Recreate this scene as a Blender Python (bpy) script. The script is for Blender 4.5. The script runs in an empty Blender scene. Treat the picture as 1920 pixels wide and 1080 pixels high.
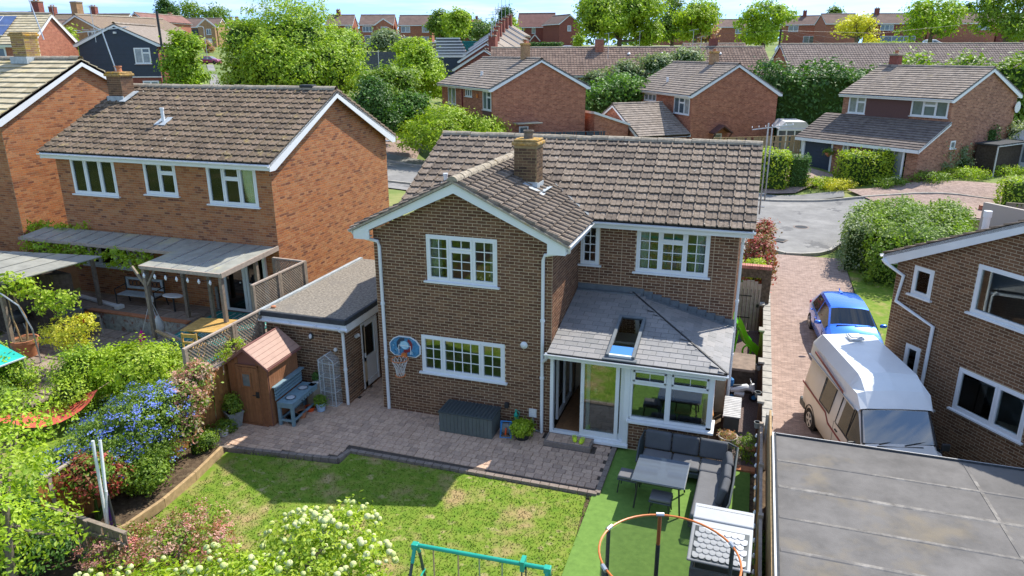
import bpy, math, random
import numpy as np
from mathutils import Matrix, Vector
SC = bpy.context.scene
C = SC.collection
PI = math.pi
def R(a): return math.radians(a)
random.seed(11)
rng = np.random.default_rng(11)

# ------------------------------------------------------------ camera, world, sun, exposure
CAM = Vector((8.603, -15.278, 8.876))
cam = bpy.data.objects.new('camera', bpy.data.cameras.new('camera')); C.objects.link(cam)
YAW, PITCH, ROLL = R(18.339), R(18.064), R(-0.208)
fh = Vector((-math.sin(YAW), math.cos(YAW), 0)); rt = Vector((math.cos(YAW), math.sin(YAW), 0)); UP = Vector((0, 0, 1))
fw = fh*math.cos(PITCH) - UP*math.sin(PITCH); uu = fh*math.sin(PITCH) + UP*math.cos(PITCH)
cr = rt*math.cos(ROLL) + uu*math.sin(ROLL); cu = -rt*math.sin(ROLL) + uu*math.cos(ROLL)
m = Matrix((cr, cu, -fw)).transposed().to_4x4(); m.translation = CAM
cam.matrix_world = m
cam.data.sensor_width = 36; cam.data.lens = 1368.4/1920*36
cam.data.clip_start = 0.1; cam.data.clip_end = 3000
SC.camera = cam

SUN = Vector((0.40, 0.67, 1.0)).normalized()
w = bpy.data.worlds.new('World'); SC.world = w; w.use_nodes = True
nt = w.node_tree; nt.nodes.clear()
def N(t, typ, **k):
    n = t.nodes.new(typ)
    for a, b in k.items(): setattr(n, a, b)
    return n
sky = N(nt, 'ShaderNodeTexSky', sky_type='NISHITA', sun_disc=False, sun_elevation=math.asin(SUN.z), sun_rotation=math.atan2(SUN.x, SUN.y), altitude=60, air_density=1.0, dust_density=0.25, ozone_density=3.0)
tc = N(nt, 'ShaderNodeTexCoord'); mp = N(nt, 'ShaderNodeMapping'); mp.inputs['Scale'].default_value = (2.0, 2.0, 22)
no = N(nt, 'ShaderNodeTexNoise'); no.inputs['Scale'].default_value = 2.0; no.inputs['Detail'].default_value = 6; no.inputs['Roughness'].default_value = .6
rp = N(nt, 'ShaderNodeValToRGB'); rp.color_ramp.elements[0].position = .45; rp.color_ramp.elements[1].position = .66; rp.color_ramp.elements[1].color = (.62, .62, .62, 1)
mx = N(nt, 'ShaderNodeMix', data_type='RGBA'); mx.inputs[7].default_value = (3.5, 3.65, 3.9, 1)
bg = N(nt, 'ShaderNodeBackground'); bg.inputs['Strength'].default_value = 0.15
out = N(nt, 'ShaderNodeOutputWorld')
L = nt.links.new
hz = N(nt, 'ShaderNodeVectorMath', operation='ADD'); hz.inputs[1].default_value = (0, 0, .30); tint = N(nt, 'ShaderNodeMix', data_type='RGBA', blend_type='MULTIPLY'); tint.inputs[0].default_value = 1; tint.inputs[7].default_value = (1.0, 1.0, .98, 1)
L(tc.outputs['Generated'], hz.inputs[0]); L(hz.outputs[0], sky.inputs['Vector']); L(sky.outputs[0], tint.inputs[6]); L(tc.outputs['Generated'], mp.inputs['Vector']); L(mp.outputs[0], no.inputs['Vector']); L(no.outputs[0], rp.inputs[0]); L(rp.outputs[0], mx.inputs[0])
L(tint.outputs[2], mx.inputs[6]); L(mx.outputs[2], bg.inputs['Color']); L(bg.outputs[0], out.inputs['Surface'])
sl = bpy.data.lights.new('sun', 'SUN'); sl.energy = 3.1; sl.angle = R(.53); sl.color = (1, .94, .84)
so = bpy.data.objects.new('sun', sl); C.objects.link(so); so.location = (30, 50, 75)
so.rotation_euler = SUN.to_track_quat('Z', 'Y').to_euler()
SC.view_settings.view_transform = 'Standard'; SC.view_settings.look = 'None'
SC.view_settings.gamma = 1; SC.view_settings.exposure = 1.22; SC.view_settings.use_curve_mapping = False

# ------------------------------------------------------------ helpers
WM = {}
def wm(p):
    return WM.get(p.name, Matrix.Identity(4)) if p is not None else Matrix.Identity(4)
def tag(o, label=None, cat=None, group=None, kind=None):
    if label: o['label'] = label
    if cat: o['category'] = cat
    if group: o['group'] = group
    if kind: o['kind'] = kind
    return o
def thing(name, loc, rz, label, cat, group=None):
    o = bpy.data.objects.new(name, None); C.objects.link(o); o.empty_display_size = .2
    o.location = loc; o.rotation_euler = (0, 0, rz)
    WM[o.name] = Matrix.Translation(loc) @ Matrix.Rotation(rz, 4, 'Z')
    return tag(o, label, cat, group)
def link(o, parent=None):
    C.objects.link(o)
    if parent is not None:
        o.parent = parent; WM[o.name] = wm(parent)
    return o
def copy_tree(o, parent=None, loc=None, rz=None, label=None):
    c = o.copy(); C.objects.link(c)
    if parent is not None: c.parent = parent
    if loc is not None: c.location = loc
    if rz is not None: c.rotation_euler = (0, 0, rz)
    if label: c['label'] = label
    for ch in list(o.children): copy_tree(ch, c)
    return c
def npmesh(name, V, F, rnd=None, smooth=False):
    V = np.asarray(V, np.float32); F = np.asarray(F, np.int32); n, k = F.shape
    me = bpy.data.meshes.new(name)
    me.vertices.add(len(V)); me.vertices.foreach_set('co', V.ravel())
    me.loops.add(n*k); me.loops.foreach_set('vertex_index', F.ravel())
    me.polygons.add(n); me.polygons.foreach_set('loop_start', np.arange(0, n*k, k, dtype=np.int32))
    me.update(calc_edges=True)
    if rnd is not None:
        a = me.attributes.new('rnd', 'FLOAT', 'FACE'); a.data.foreach_set('value', np.asarray(rnd, np.float32))
    me.shade_smooth() if smooth else me.shade_flat()
    return me
def frame(O, ud, up=UP):
    """matrix: x along ud, z up, y into the wall (away from the outward side)"""
    ud = Vector(ud).normalized(); up = Vector(up).normalized(); inn = up.cross(ud)
    M = Matrix((ud, inn, up)).transposed().to_4x4(); M.translation = Vector(O); return M
class MB:
    def __init__(s): s.v = []; s.f = []; s.r = []
    def add(s, vs, fs, M=None, r=None):
        b = len(s.v); r = random.random() if r is None else r
        s.v += [tuple(M @ Vector(p)) if M is not None else tuple(p) for p in vs]
        for f in fs: s.f.append([b+i for i in f]); s.r.append(r)
        return s
    def box(s, x0, x1, y0, y1, z0, z1, M=None, r=None):
        return s.add([(x0,y0,z0),(x1,y0,z0),(x1,y1,z0),(x0,y1,z0),(x0,y0,z1),(x1,y0,z1),(x1,y1,z1),(x0,y1,z1)],
                     [(0,3,2,1),(4,5,6,7),(0,1,5,4),(1,2,6,5),(2,3,7,6),(3,0,4,7)], M, r)
    def beam(s, a, b, w=.05, h=.05, M=None, r=None, roll=0):
        a = Vector(a); b = Vector(b); d = b-a; l = d.length; d.normalize()
        x = d.cross(UP)
        if x.length < 1e-3: x = Vector((1, 0, 0))
        x.normalize(); z = x.cross(d)
        Q = Matrix((x, d, z)).transposed().to_4x4(); Q.translation = a
        if roll: Q = Q @ Matrix.Rotation(roll, 4, 'Y')
        if M is not None: Q = M @ Q
        return s.box(-w/2, w/2, 0, l, -h/2, h/2, Q, r)
    def tube(s, pts, r, n=8, M=None, rr=None):
        pts = [Vector(p) for p in pts]; k = len(pts)
        rad = r if isinstance(r, (list, tuple)) else [r]*k
        vs = []; fs = []; ref = None
        for i, p in enumerate(pts):
            d = (pts[min(i+1, k-1)] - pts[max(i-1, 0)]).normalized()
            x = d.cross(ref) if ref is not None else d.cross(Vector((.1, .2, 1)) if abs(d.z) < .9 else Vector((1, .1, 0)))
            x.normalize(); y = d.cross(x); ref = -y if ref is None else ref
            x = d.cross(ref).normalized() if ref is not None else x; y = d.cross(x)
            for j in range(n):
                a = 2*PI*j/n; vs.append(p + (x*math.cos(a)+y*math.sin(a))*rad[i])
        for i in range(k-1):
            for j in range(n):
                fs.append((i*n+j, i*n+(j+1) % n, (i+1)*n+(j+1) % n, (i+1)*n+j))
        fs.append(tuple(range(n-1, -1, -1))); fs.append(tuple((k-1)*n+j for j in range(n)))
        return s.add(vs, fs, M, rr)
    def ring(s, c, rx, ry, r, n=40, m_=8, M=None):
        vs = []; fs = []
        for i in range(n):
            a = 2*PI*i/n
            for j in range(m_):
                b = 2*PI*j/m_
                vs.append((c[0]+(rx+r*math.cos(b))*math.cos(a), c[1]+(ry+r*math.cos(b))*math.sin(a), c[2]+r*math.sin(b)))
        for i in range(n):
            for j in range(m_):
                fs.append((i*m_+j, ((i+1) % n)*m_+j, ((i+1) % n)*m_+(j+1) % m_, i*m_+(j+1) % m_))
        return s.add(vs, fs, M)
    def lathe(s, prof, n=18, M=None, c=(0, 0, 0), r=None):
        vs = []; fs = []
        for (rad, z) in prof:
            for j in range(n):
                a = 2*PI*j/n; vs.append((c[0]+rad*math.cos(a), c[1]+rad*math.sin(a), c[2]+z))
        k = len(prof)
        for i in range(k-1):
            for j in range(n): fs.append((i*n+j, i*n+(j+1) % n, (i+1)*n+(j+1) % n, (i+1)*n+j))
        fs.append(tuple(range(n-1, -1, -1))); fs.append(tuple((k-1)*n+j for j in range(n)))
        return s.add(vs, fs, M, r)
    def prism(s, poly, a0, a1, M=None, ax='y', r=None):
        """poly of 2-D points extruded along ax"""
        n = len(poly); vs = []
        for a in (a0, a1):
            for (p, q) in poly:
                vs.append({'y': (p, a, q), 'x': (a, p, q), 'z': (p, q, a)}[ax])
        fs = [tuple(range(n)), tuple(range(2*n-1, n-1, -1))] + [((i+1) % n, i, n+i, n+(i+1) % n) for i in range(n)]
        return s.add(vs, fs, M, r)
    def quad(s, a, b, c, d, M=None, r=None): return s.add([a, b, c, d], [(0, 1, 2, 3)], M, r)
    def mesh(s, name, smooth=False):
        me = bpy.data.meshes.new(name); me.from_pydata([tuple(v) for v in s.v], [], s.f)
        a = me.attributes.new('rnd', 'FLOAT', 'FACE'); a.data.foreach_set('value', s.r)
        if smooth: me.polygons.foreach_set('use_smooth', [True]*len(s.f))
        me.update(); return me
    def build(s, name, mat, parent=None, smooth=False, bevel=0, label=None, kind=None, fix=True, seg=2):
        me = s.mesh(name, smooth); me.materials.append(mat)
        if fix:
            import bmesh
            bm = bmesh.new(); bm.from_mesh(me); bmesh.ops.recalc_face_normals(bm, faces=bm.faces); bm.to_mesh(me); bm.free()
        o = link(bpy.data.objects.new(name, me), parent)
        if bevel:
            b = o.modifiers.new('bevel', 'BEVEL'); b.width = bevel; b.segments = seg; b.limit_method = 'ANGLE'; b.angle_limit = R(35)
        if smooth:
            try: me.set_sharp_from_angle(angle=R(42))
            except Exception: pass
        if label: o['label'] = label
        if kind: o['kind'] = kind
        return o
def one(name, mat, parent, fn, **k):
    b = MB(); fn(b); return b.build(name, mat, parent, **k)

def field(base, mats, mat, parent, name, stuff, limit=300):
    """repeated pieces (bricks, tiles, pavers): the nearest ones as objects that share a mesh, the rest joined"""
    if not len(mats): return
    V, F = base; V = np.asarray(V, float)
    A = np.array([np.array(q) for q in mats]); W = np.array(wm(parent))
    P = A[:, :3, 3] @ W[:3, :3].T + W[:3, 3]
    d = np.linalg.norm(P - np.array(CAM), axis=1); order = np.argsort(d)
    near = order[:limit]; rest = order[limit:]
    quad = [list(f) if len(f) == 4 else list(f)+[f[-1]] for f in F]
    if len(near):
        me = bpy.data.meshes.new(name); me.from_pydata([tuple(v) for v in V], [], F); me.materials.append(mat); me.update()
        for i in near:
            o = bpy.data.objects.new(name, me); C.objects.link(o)
            if parent is not None: o.parent = parent
            o.matrix_basis = Matrix(A[i].tolist())
    if len(rest):
        B = A[rest]; n = len(B); k = len(V)
        VV = np.einsum('nij,kj->nki', B[:, :3, :3], V) + B[:, None, :3, 3]
        b = MB(); Fq = np.array([f for f in F if len(f) == 4])
        FF = (Fq[None] + (np.arange(n)*k)[:, None, None]).reshape(-1, 4)
        me = npmesh(stuff, VV.reshape(-1, 3), FF, np.repeat(rng.random(n), len(Fq))); me.materials.append(mat)
        o = link(bpy.data.objects.new(stuff, me), parent); o['kind'] = 'stuff'

BRICK = ([(-.5,0,0),(.5,0,0),(.5,0,1),(-.5,0,1),(-.5,-1,.0),(.5,-1,.0),(.5,-1,1),(-.5,-1,1)],
         [(4,5,6,7),(0,4,7,3),(1,2,6,5),(3,7,6,2),(0,1,5,4)])
SLAB = ([(-.49,-.49,0),(.49,-.49,0),(.49,.49,0),(-.49,.49,0),(-.46,-.45,1),(.46,-.45,1),(.46,.45,1),(-.46,.45,1)],
        [(4,5,6,7),(0,1,5,4),(1,2,6,5),(2,3,7,6),(3,0,4,7)])
def cutout(a, b, holes):
    segs = [(a, b)]
    for (h0, h1) in holes:
        ns = []
        for (p, q) in segs:
            if h1 <= p or h0 >= q: ns.append((p, q)); continue
            if h0 > p: ns.append((p, h0))
            if h1 < q: ns.append((h1, q))
        segs = ns
    return segs
def bricks(parent, O, ud, u0, u1, z0, ztop, holes=(), mat=None, limit=0, acc=None, bl=.225, bh=.075, flem=False, gap=.014, proud=.006):
    """real bricks, proud of the mortar bed; ztop is a number or a function of u"""
    M = frame(O, ud); zt = ztop if callable(ztop) else (lambda u: ztop)
    zmax = max(zt(u0+(u1-u0)*i/20) for i in range(21)); out = []
    k = 0; z = z0
    while z + bh <= zmax+.02:
        u = u0 - (bl/2 if k % 2 else 0); j = 0
        hs = [(h[0], h[1]) for h in holes if z+bh*.6 > h[2] and z+bh*.4 < h[3]]
        while u < u1:
            l_ = bl if not flem else (bl if j % 3 else bl/2)
            a = max(u, u0); b = min(u+l_, u1); u += l_; j += 1
            for (p, q) in cutout(a, b, hs):
                if q-p < .04: continue
                if z+bh > max(zt(p), zt(q)) + .01: continue
                S = Matrix.Identity(4); S[0][0] = q-p-gap; S[1][1] = proud*(.7+random.random()*.6); S[2][2] = bh-gap
                S[0][3] = (p+q)/2; S[2][3] = z
                out.append(M @ S)
        z += bh; k += 1
    if acc is not None: acc += out
    else: field(BRICK, out, mat, parent, 'brick', 'brickwork', limit)
def slabwall(b, O, ud, u0, u1, z0, z1, holes=(), th=.22):
    M = frame(O, ud)
    us = sorted({u0, u1} | {min(max(v, u0), u1) for h in holes for v in h[:2]})
    zs = sorted({z0, z1} | {min(max(v, z0), z1) for h in holes for v in h[2:4]})
    for i in range(len(us)-1):
        run = None
        for j in range(len(zs)-1):
            cu_, cz_ = (us[i]+us[i+1])/2, (zs[j]+zs[j+1])/2
            solid = not any(h[0] < cu_ < h[1] and h[2] < cz_ < h[3] for h in holes)
            if solid: run = (run[0] if run else zs[j], zs[j+1])
            if (not solid or j == len(zs)-2) and run:
                b.box(us[i], us[i+1], 0, th, run[0], run[1], M); run = None
# ------------------------------------------------------------ materials
MATS = {}
def mat(name, cols, rough=.8, rndcol=True, noise=(6., .25), stain=None, bump=(0, 0), metal=0, spec=.5, coat=0, stain2=None, sheen=0):
    """cols: colours picked per piece; noise=(scale, amount); stain=(colour, scale, threshold, softness)"""
    m = bpy.data.materials.new(name); m.use_nodes = True; t = m.node_tree; l = t.links.new
    p = t.nodes['Principled BSDF']; geo = N(t, 'ShaderNodeNewGeometry')
    p.inputs['Roughness'].default_value = rough; p.inputs['Metallic'].default_value = metal
    p.inputs['Specular IOR Level'].default_value = spec if rough < .75 else spec*.3; p.inputs['Coat Weight'].default_value = coat
    if len(cols) > 1:
        at = N(t, 'ShaderNodeAttribute', attribute_name='rnd'); oi = N(t, 'ShaderNodeObjectInfo')
        ad = N(t, 'ShaderNodeMath', operation='ADD'); fr = N(t, 'ShaderNodeMath', operation='FRACT')
        l(at.outputs['Fac'], ad.inputs[0]); l(oi.outputs['Random'], ad.inputs[1]); l(ad.outputs[0], fr.inputs[0])
        cr_ = N(t, 'ShaderNodeValToRGB'); e = cr_.color_ramp.elements
        while len(e) < len(cols): e.new(.5)
        for i, c in enumerate(cols): e[i].position = i/(len(cols)-1); e[i].color = (*c, 1)
        l(fr.outputs[0], cr_.inputs[0]); col = cr_.outputs[0]
    else:
        rg = N(t, 'ShaderNodeRGB'); rg.outputs[0].default_value = (*cols[0], 1); col = rg.outputs[0]
    def nz(scale, detail=4):
        n = N(t, 'ShaderNodeTexNoise'); n.inputs['Scale'].default_value = scale; n.inputs['Detail'].default_value = detail; n.inputs['Roughness'].default_value = .65
        l(geo.outputs['Position'], n.inputs['Vector']); return n
    if noise and noise[1] > 0:
        n = nz(noise[0]); mr = N(t, 'ShaderNodeMapRange'); mr.inputs['From Min'].default_value = .3; mr.inputs['From Max'].default_value = .7
        mr.inputs['To Min'].default_value = 1-noise[1]; mr.inputs['To Max'].default_value = 1+noise[1]; l(n.outputs[0], mr.inputs[0])
        mu = N(t, 'ShaderNodeVectorMath', operation='SCALE'); l(col, mu.inputs[0]); l(mr.outputs[0], mu.inputs['Scale']); col = mu.outputs[0]
    for st in (stain, stain2):
        if st:
            n = nz(st[1], 5); mr = N(t, 'ShaderNodeMapRange'); mr.inputs['From Min'].default_value = st[2]; mr.inputs['From Max'].default_value = st[2]+st[3]
            l(n.outputs[0], mr.inputs[0]); mi = N(t, 'ShaderNodeMix', data_type='RGBA'); mi.inputs[7].default_value = (*st[0], 1)
            l(mr.outputs[0], mi.inputs[0]); l(col, mi.inputs[6]); col = mi.outputs[2]
    l(col, p.inputs['Base Color'])
    if bump[1]:
        n = nz(bump[0], 5); bu = N(t, 'ShaderNodeBump'); bu.inputs['Strength'].default_value = bump[1]; bu.inputs['Distance'].default_value = .02
        l(n.outputs[0], bu.inputs['Height']); l(bu.outputs[0], p.inputs['Normal'])
    MATS[name] = m; return m
def leafmat(name, cols, trans=.36, rough=.5, noise=(1.2, .25)):
    m = mat(name, cols, rough, noise=noise, spec=.4); t = m.node_tree; l = t.links.new
    p = t.nodes['Principled BSDF']; o = t.nodes['Material Output']
    src = p.inputs['Base Color'].links[0].from_socket
    tr = N(t, 'ShaderNodeBsdfTranslucent'); mx_ = N(t, 'ShaderNodeMixShader'); mx_.inputs[0].default_value = trans
    sc_ = N(t, 'ShaderNodeVectorMath', operation='MULTIPLY'); sc_.inputs[1].default_value = (1.25, 1.35, .6)
    l(src, sc_.inputs[0]); l(sc_.outputs[0], tr.inputs[0]); l(p.outputs[0], mx_.inputs[1]); l(tr.outputs[0], mx_.inputs[2]); l(mx_.outputs[0], o.inputs[0])
    return m
def glassmat(name, tint=(.55, .62, .62), refl=.22, clear=.75, rough=.02):
    m = bpy.data.materials.new(name); m.use_nodes = True; t = m.node_tree; l = t.links.new; t.nodes.remove(t.nodes['Principled BSDF'])
    o = t.nodes['Material Output']; tr = N(t, 'ShaderNodeBsdfTransparent'); tr.inputs[0].default_value = (*[c*clear for c in tint], 1)
    g = N(t, 'ShaderNodeBsdfGlossy'); g.inputs['Roughness'].default_value = rough; g.inputs['Color'].default_value = (.92, .95, .96, 1)
    lw = N(t, 'ShaderNodeLayerWeight'); lw.inputs[0].default_value = .35; ad = N(t, 'ShaderNodeMath', operation='ADD', use_clamp=True); ad.inputs[1].default_value = refl
    nzz = N(t, 'ShaderNodeTexNoise'); nzz.inputs['Scale'].default_value = 1.3; bu = N(t, 'ShaderNodeBump'); bu.inputs['Strength'].default_value = .03; geo = N(t, 'ShaderNodeNewGeometry')
    l(geo.outputs['Position'], nzz.inputs['Vector']); l(nzz.outputs[0], bu.inputs['Height']); l(bu.outputs[0], g.inputs['Normal'])
    mx_ = N(t, 'ShaderNodeMixShader'); l(lw.outputs['Fresnel'], ad.inputs[0]); l(ad.outputs[0], mx_.inputs[0]); l(tr.outputs[0], mx_.inputs[1]); l(g.outputs[0], mx_.inputs[2]); l(mx_.outputs[0], o.inputs[0])
    return m
def brickfar(name, c1, c2, mortar, sc=1.0, ground=False):
    """brick pattern for walls too far away for single bricks"""
    m = bpy.data.materials.new(name); m.use_nodes = True; t = m.node_tree; l = t.links.new; p = t.nodes['Principled BSDF']
    p.inputs['Roughness'].default_value = .9; p.inputs['Specular IOR Level'].default_value = .2
    to = N(t, 'ShaderNodeTexCoord'); sx = N(t, 'ShaderNodeSeparateXYZ'); l(to.outputs['Object'], sx.inputs[0])
    ad = N(t, 'ShaderNodeMath', operation='ADD'); l(sx.outputs[0], ad.inputs[0]); l(sx.outputs[1], ad.inputs[1])
    cb = N(t, 'ShaderNodeCombineXYZ'); l(ad.outputs[0], cb.inputs[0]); l(sx.outputs[2], cb.inputs[1])
    if ground: l(sx.outputs[0], cb.inputs[0]); l(sx.outputs[1], cb.inputs[1])
    bt = N(t, 'ShaderNodeTexBrick'); bt.inputs['Scale'].default_value = 1; bt.inputs['Brick Width'].default_value = .225*sc; bt.inputs['Row Height'].default_value = .075*sc
    bt.inputs['Mortar Size'].default_value = .006*sc; bt.inputs['Color1'].default_value = (*c1, 1); bt.inputs['Color2'].default_value = (*c2, 1); bt.inputs['Mortar'].default_value = (*mortar, 1)
    l(cb.outputs[0], bt.inputs['Vector'])
    n = N(t, 'ShaderNodeTexNoise'); n.inputs['Scale'].default_value = 5; n.inputs['Detail'].default_value = 6; mr = N(t, 'ShaderNodeMapRange')
    mr.inputs['From Min'].default_value = .3; mr.inputs['From Max'].default_value = .7; mr.inputs['To Min'].default_value = .82; mr.inputs['To Max'].default_value = 1.18
    n.inputs['Scale'].default_value = 5; l(to.outputs['Object'], n.inputs['Vector']); l(n.outputs[0], mr.inputs[0])
    mu = N(t, 'ShaderNodeVectorMath', operation='SCALE'); l(bt.outputs[0], mu.inputs[0]); l(mr.outputs[0], mu.inputs['Scale']); l(mu.outputs[0], p.inputs['Base Color'])
    return m
def netmat(name, col, alpha):
    m = bpy.data.materials.new(name); m.use_nodes = True; t = m.node_tree; l = t.links.new; p = t.nodes['Principled BSDF']
    p.inputs['Base Color'].default_value = (*col, 1); p.inputs['Roughness'].default_value = .7; p.inputs['Alpha'].default_value = alpha
    return m

K = {}
K['brick_main'] = mat('brown_brick', [(.11,.055,.034),(.16,.08,.048),(.215,.115,.066),(.13,.067,.043),(.18,.095,.058)], .85, noise=(30, .25), bump=(60, .4))
K['mortar_main'] = mat('tan_mortar', [(.58,.455,.31)], .95, noise=(9, .12))
K['brick_red'] = mat('red_brick', [(.36,.13,.05),(.43,.17,.065),(.28,.095,.042),(.42,.19,.08),(.17,.065,.04),(.38,.145,.06),(.42,.20,.095),(.40,.17,.075),(.37,.145,.065),(.31,.115,.052)], .85, noise=(30, .2), bump=(60, .4))
K['mortar_red'] = mat('sand_mortar', [(.38,.255,.155)], .95, noise=(9, .15))
K['brick_right'] = mat('umber_brick', [(.12,.062,.036),(.17,.09,.05),(.22,.12,.068),(.14,.078,.046)], .85, noise=(30, .25), bump=(60, .4))
K['mortar_right'] = mat('buff_mortar', [(.44,.36,.25)], .95, noise=(9, .12))
K['brick_garage'] = mat('mixed_brick', [(.14,.075,.045),(.2,.11,.065),(.1,.06,.042),(.26,.14,.08)], .85, noise=(30, .25), bump=(60, .4))
K['tile'] = mat('weathered_roof_tile', [(.175,.14,.11),(.235,.19,.15),(.205,.165,.13),(.135,.11,.09)], .9, noise=(12, .4), stain=((.48,.45,.39), 8, .65, .04), stain2=((.07,.06,.05), 3, .64, .12), bump=(40, .5))
K['tile_ochre'] = mat('lichen_roof_tile', [(.165,.125,.09),(.22,.165,.12),(.125,.095,.07),(.19,.145,.10)], .9, noise=(12, .4), stain=((.32,.25,.11), 1.8, .60, .14), stain2=((.52,.48,.40), 9, .65, .04), bump=(40, .5))
K['tile_m'] = mat('taupe_roof_tile', [(.24,.20,.165),(.29,.245,.205),(.20,.17,.145)], .9, noise=(5, .25), stain=((.33,.27,.17), 1.2, .62, .15), bump=(30, .4))
K['tile_cream'] = mat('cream_roof_tile', [(.46,.39,.25),(.52,.45,.31),(.40,.34,.22)], .9, noise=(3, .2), stain=((.50,.40,.17), 1.2, .6, .15), bump=(30, .4))
K['tile_r'] = mat('roof_tile_right', [(.22,.17,.13),(.26,.2,.15)], .9, noise=(8, .25), bump=(30, .4))
K['tile_red'] = mat('terrace_roof_tile', [(.20,.14,.112),(.26,.19,.15),(.16,.115,.095)], .9, noise=(2, .2), bump=(20, .3))
K['under'] = mat('roof_underlay', [(.05,.045,.04)], .95, noise=None)
K['ridge'] = mat('ridge_tile_concrete', [(.30,.26,.20),(.36,.31,.24)], .9, noise=(12, .35), stain=((.36,.25,.08), 6, .6, .1), bump=(40, .5))
K['white'] = mat('white_upvc', [(.74,.76,.77)], .35, noise=(2, .04))
K['white_b'] = mat('white_painted_board', [(.68,.68,.67)], .5, noise=(4, .08))
K['cream'] = mat('cream_upvc', [(.62,.60,.52)], .4, noise=(2, .05))
K['glass'] = glassmat('window_glass', tint=(.86, .92, .92), refl=.0, clear=.97); K['glass_r'] = glassmat('reflecting_glass', tint=(.8, .86, .86), refl=.11, clear=.95)
K['glass_dark'] = glassmat('car_glass', tint=(.3,.34,.36), refl=.04, clear=.3)
K['glass_side'] = mat('tinted_side_glass', [(.025,.032,.036)], .06, noise=None, spec=.9)
K['glass_van'] = glassmat('van_screen_glass', tint=(.35,.4,.42), refl=.22, clear=.35)
K['glass_far'] = mat('far_window_glass', [(.05,.08,.10),(.12,.16,.18),(.28,.30,.30)], .08, noise=(3, .3), spec=.8)
K['glass_obs'] = mat('obscure_glass', [(.25,.26,.18)], .25, noise=(3, .2), spec=.6)
K['plaster'] = mat('room_plaster', [(.42,.38,.33)], .9, noise=None)
K['curtain'] = mat('curtain_cloth', [(.62,.63,.60),(.52,.56,.56)], .9, noise=(3, .1))
K['slate'] = mat('grey_slate', [(.22,.215,.21),(.26,.25,.245),(.19,.19,.19),(.24,.235,.235)], .65, noise=(20, .12), bump=(30, .2))
K['lead'] = mat('lead_flashing', [(.12,.14,.155)], .55, noise=(6, .2))
K['lead_l'] = mat('pale_lead', [(.38,.42,.44)], .5, noise=(8, .25))
K['felt'] = mat('chipped_felt', [(.23,.205,.17)], .95, noise=(16, .55), stain=((.20,.18,.155), 1.3, .55, .2), stain2=((.16,.14,.12), 22, .60, .05), bump=(40, .8))
K['felt_r'] = mat('grey_roofing_felt', [(.15,.142,.134)], .9, noise=(1.4, .25), stain=((.205,.175,.13), .45, .53, .14), stain2=((.11,.105,.10), .7, .57, .12), bump=(50, .3))
K['felt_edge'] = mat('felt_upstand', [(.05,.055,.06)], .8, noise=(9, .2))
K['paver'] = mat('concrete_paver', [(.46,.315,.225),(.57,.40,.29),(.51,.355,.26),(.39,.275,.205)], .9, noise=(20, .2), stain=((.13,.11,.09), 1.1, .64, .12), bump=(60, .3))
K['pave_bed'] = mat('paver_joint_sand', [(.08,.065,.055)], .95, noise=(20, .3))
K['kerb_p'] = mat('dark_edging_block', [(.20,.165,.14),(.24,.195,.165)], .9, noise=(20, .2))
K['asphalt'] = mat('worn_asphalt', [(.22,.215,.205)], .9, noise=(1.2, .16), stain2=((.15,.148,.145), .55, .60, .03), stain=((.33,.32,.30), .35, .5, .25), bump=(80, .3))
K['kerb'] = mat('kerb_concrete', [(.36,.34,.30)], .9, noise=(6, .2))
K['soil'] = mat('garden_soil', [(.10,.07,.045)], .95, noise=(9, .5), stain=((.17,.13,.08), 6, .55, .1), bump=(30, .8))
K['gravel'] = mat('slate_gravel', [(.16,.12,.11)], .9, noise=(40, .6), bump=(60, 1))
K['wood_grey'] = mat('weathered_timber', [(.26,.21,.16),(.22,.18,.145),(.30,.25,.19)], .85, noise=(12, .25), bump=(30, .3))
K['wood_pink'] = mat('sun_bleached_timber', [(.38,.31,.26),(.33,.27,.22)], .85, noise=(10, .2))
K['wood_or'] = mat('orange_fence_stain', [(.33,.15,.045),(.28,.125,.04),(.38,.18,.06)], .8, noise=(10, .25))
K['wood_new'] = mat('pale_sleeper', [(.42,.29,.15),(.36,.25,.135)], .85, noise=(9, .25))
K['wood_floor'] = mat('oak_floor', [(.26,.13,.06),(.31,.16,.075)], .4, noise=(8, .25))
K['lead_t'] = K['lead_l']
K['shed'] = mat('shed_cladding', [(.25,.105,.045),(.29,.125,.055),(.22,.09,.04)], .7, noise=(10, .15))
K['shed_roof'] = mat('shed_roof', [(.34,.20,.15),(.37,.225,.17)], .6, noise=(6, .1))
K['shed_trim'] = mat('shed_trim', [(.20,.085,.07)], .6, noise=None)
K['bluegrey'] = mat('blue_grey_paint', [(.17,.27,.32),(.19,.295,.35)], .6, noise=(6, .12))
K['steel'] = mat('bright_steel', [(.75,.77,.8)], .3, metal=.35, noise=None)
K['galv'] = mat('galvanised_steel', [(.5,.52,.54)], .4, metal=.8, noise=(6, .1))
K['black'] = mat('black_plastic', [(.025,.027,.03)], .5, noise=None)
K['charcoal'] = mat('charcoal_plastic', [(.05,.065,.07)], .55, noise=(6, .1))
K['greybox'] = mat('grey_resin', [(.10,.12,.115),(.115,.135,.13)], .6, noise=(6, .1))
K['cushion'] = mat('charcoal_cushion', [(.085,.09,.10),(.10,.105,.115)], .95, noise=(3, .1), bump=(12, .4))
K['cushion_l'] = mat('light_grey_cushion', [(.15,.15,.155)], .95, noise=(3, .08), bump=(12, .3))
K['glasstop'] = mat('smoked_glass_top', [(.10,.12,.15)], .06, noise=None, spec=1.0, coat=.6)
K['terra'] = mat('terracotta', [(.45,.19,.10)], .8, noise=(9, .2))
K['pot_grey'] = mat('grey_stone_pot', [(.22,.23,.22)], .8, noise=(9, .2))
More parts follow.
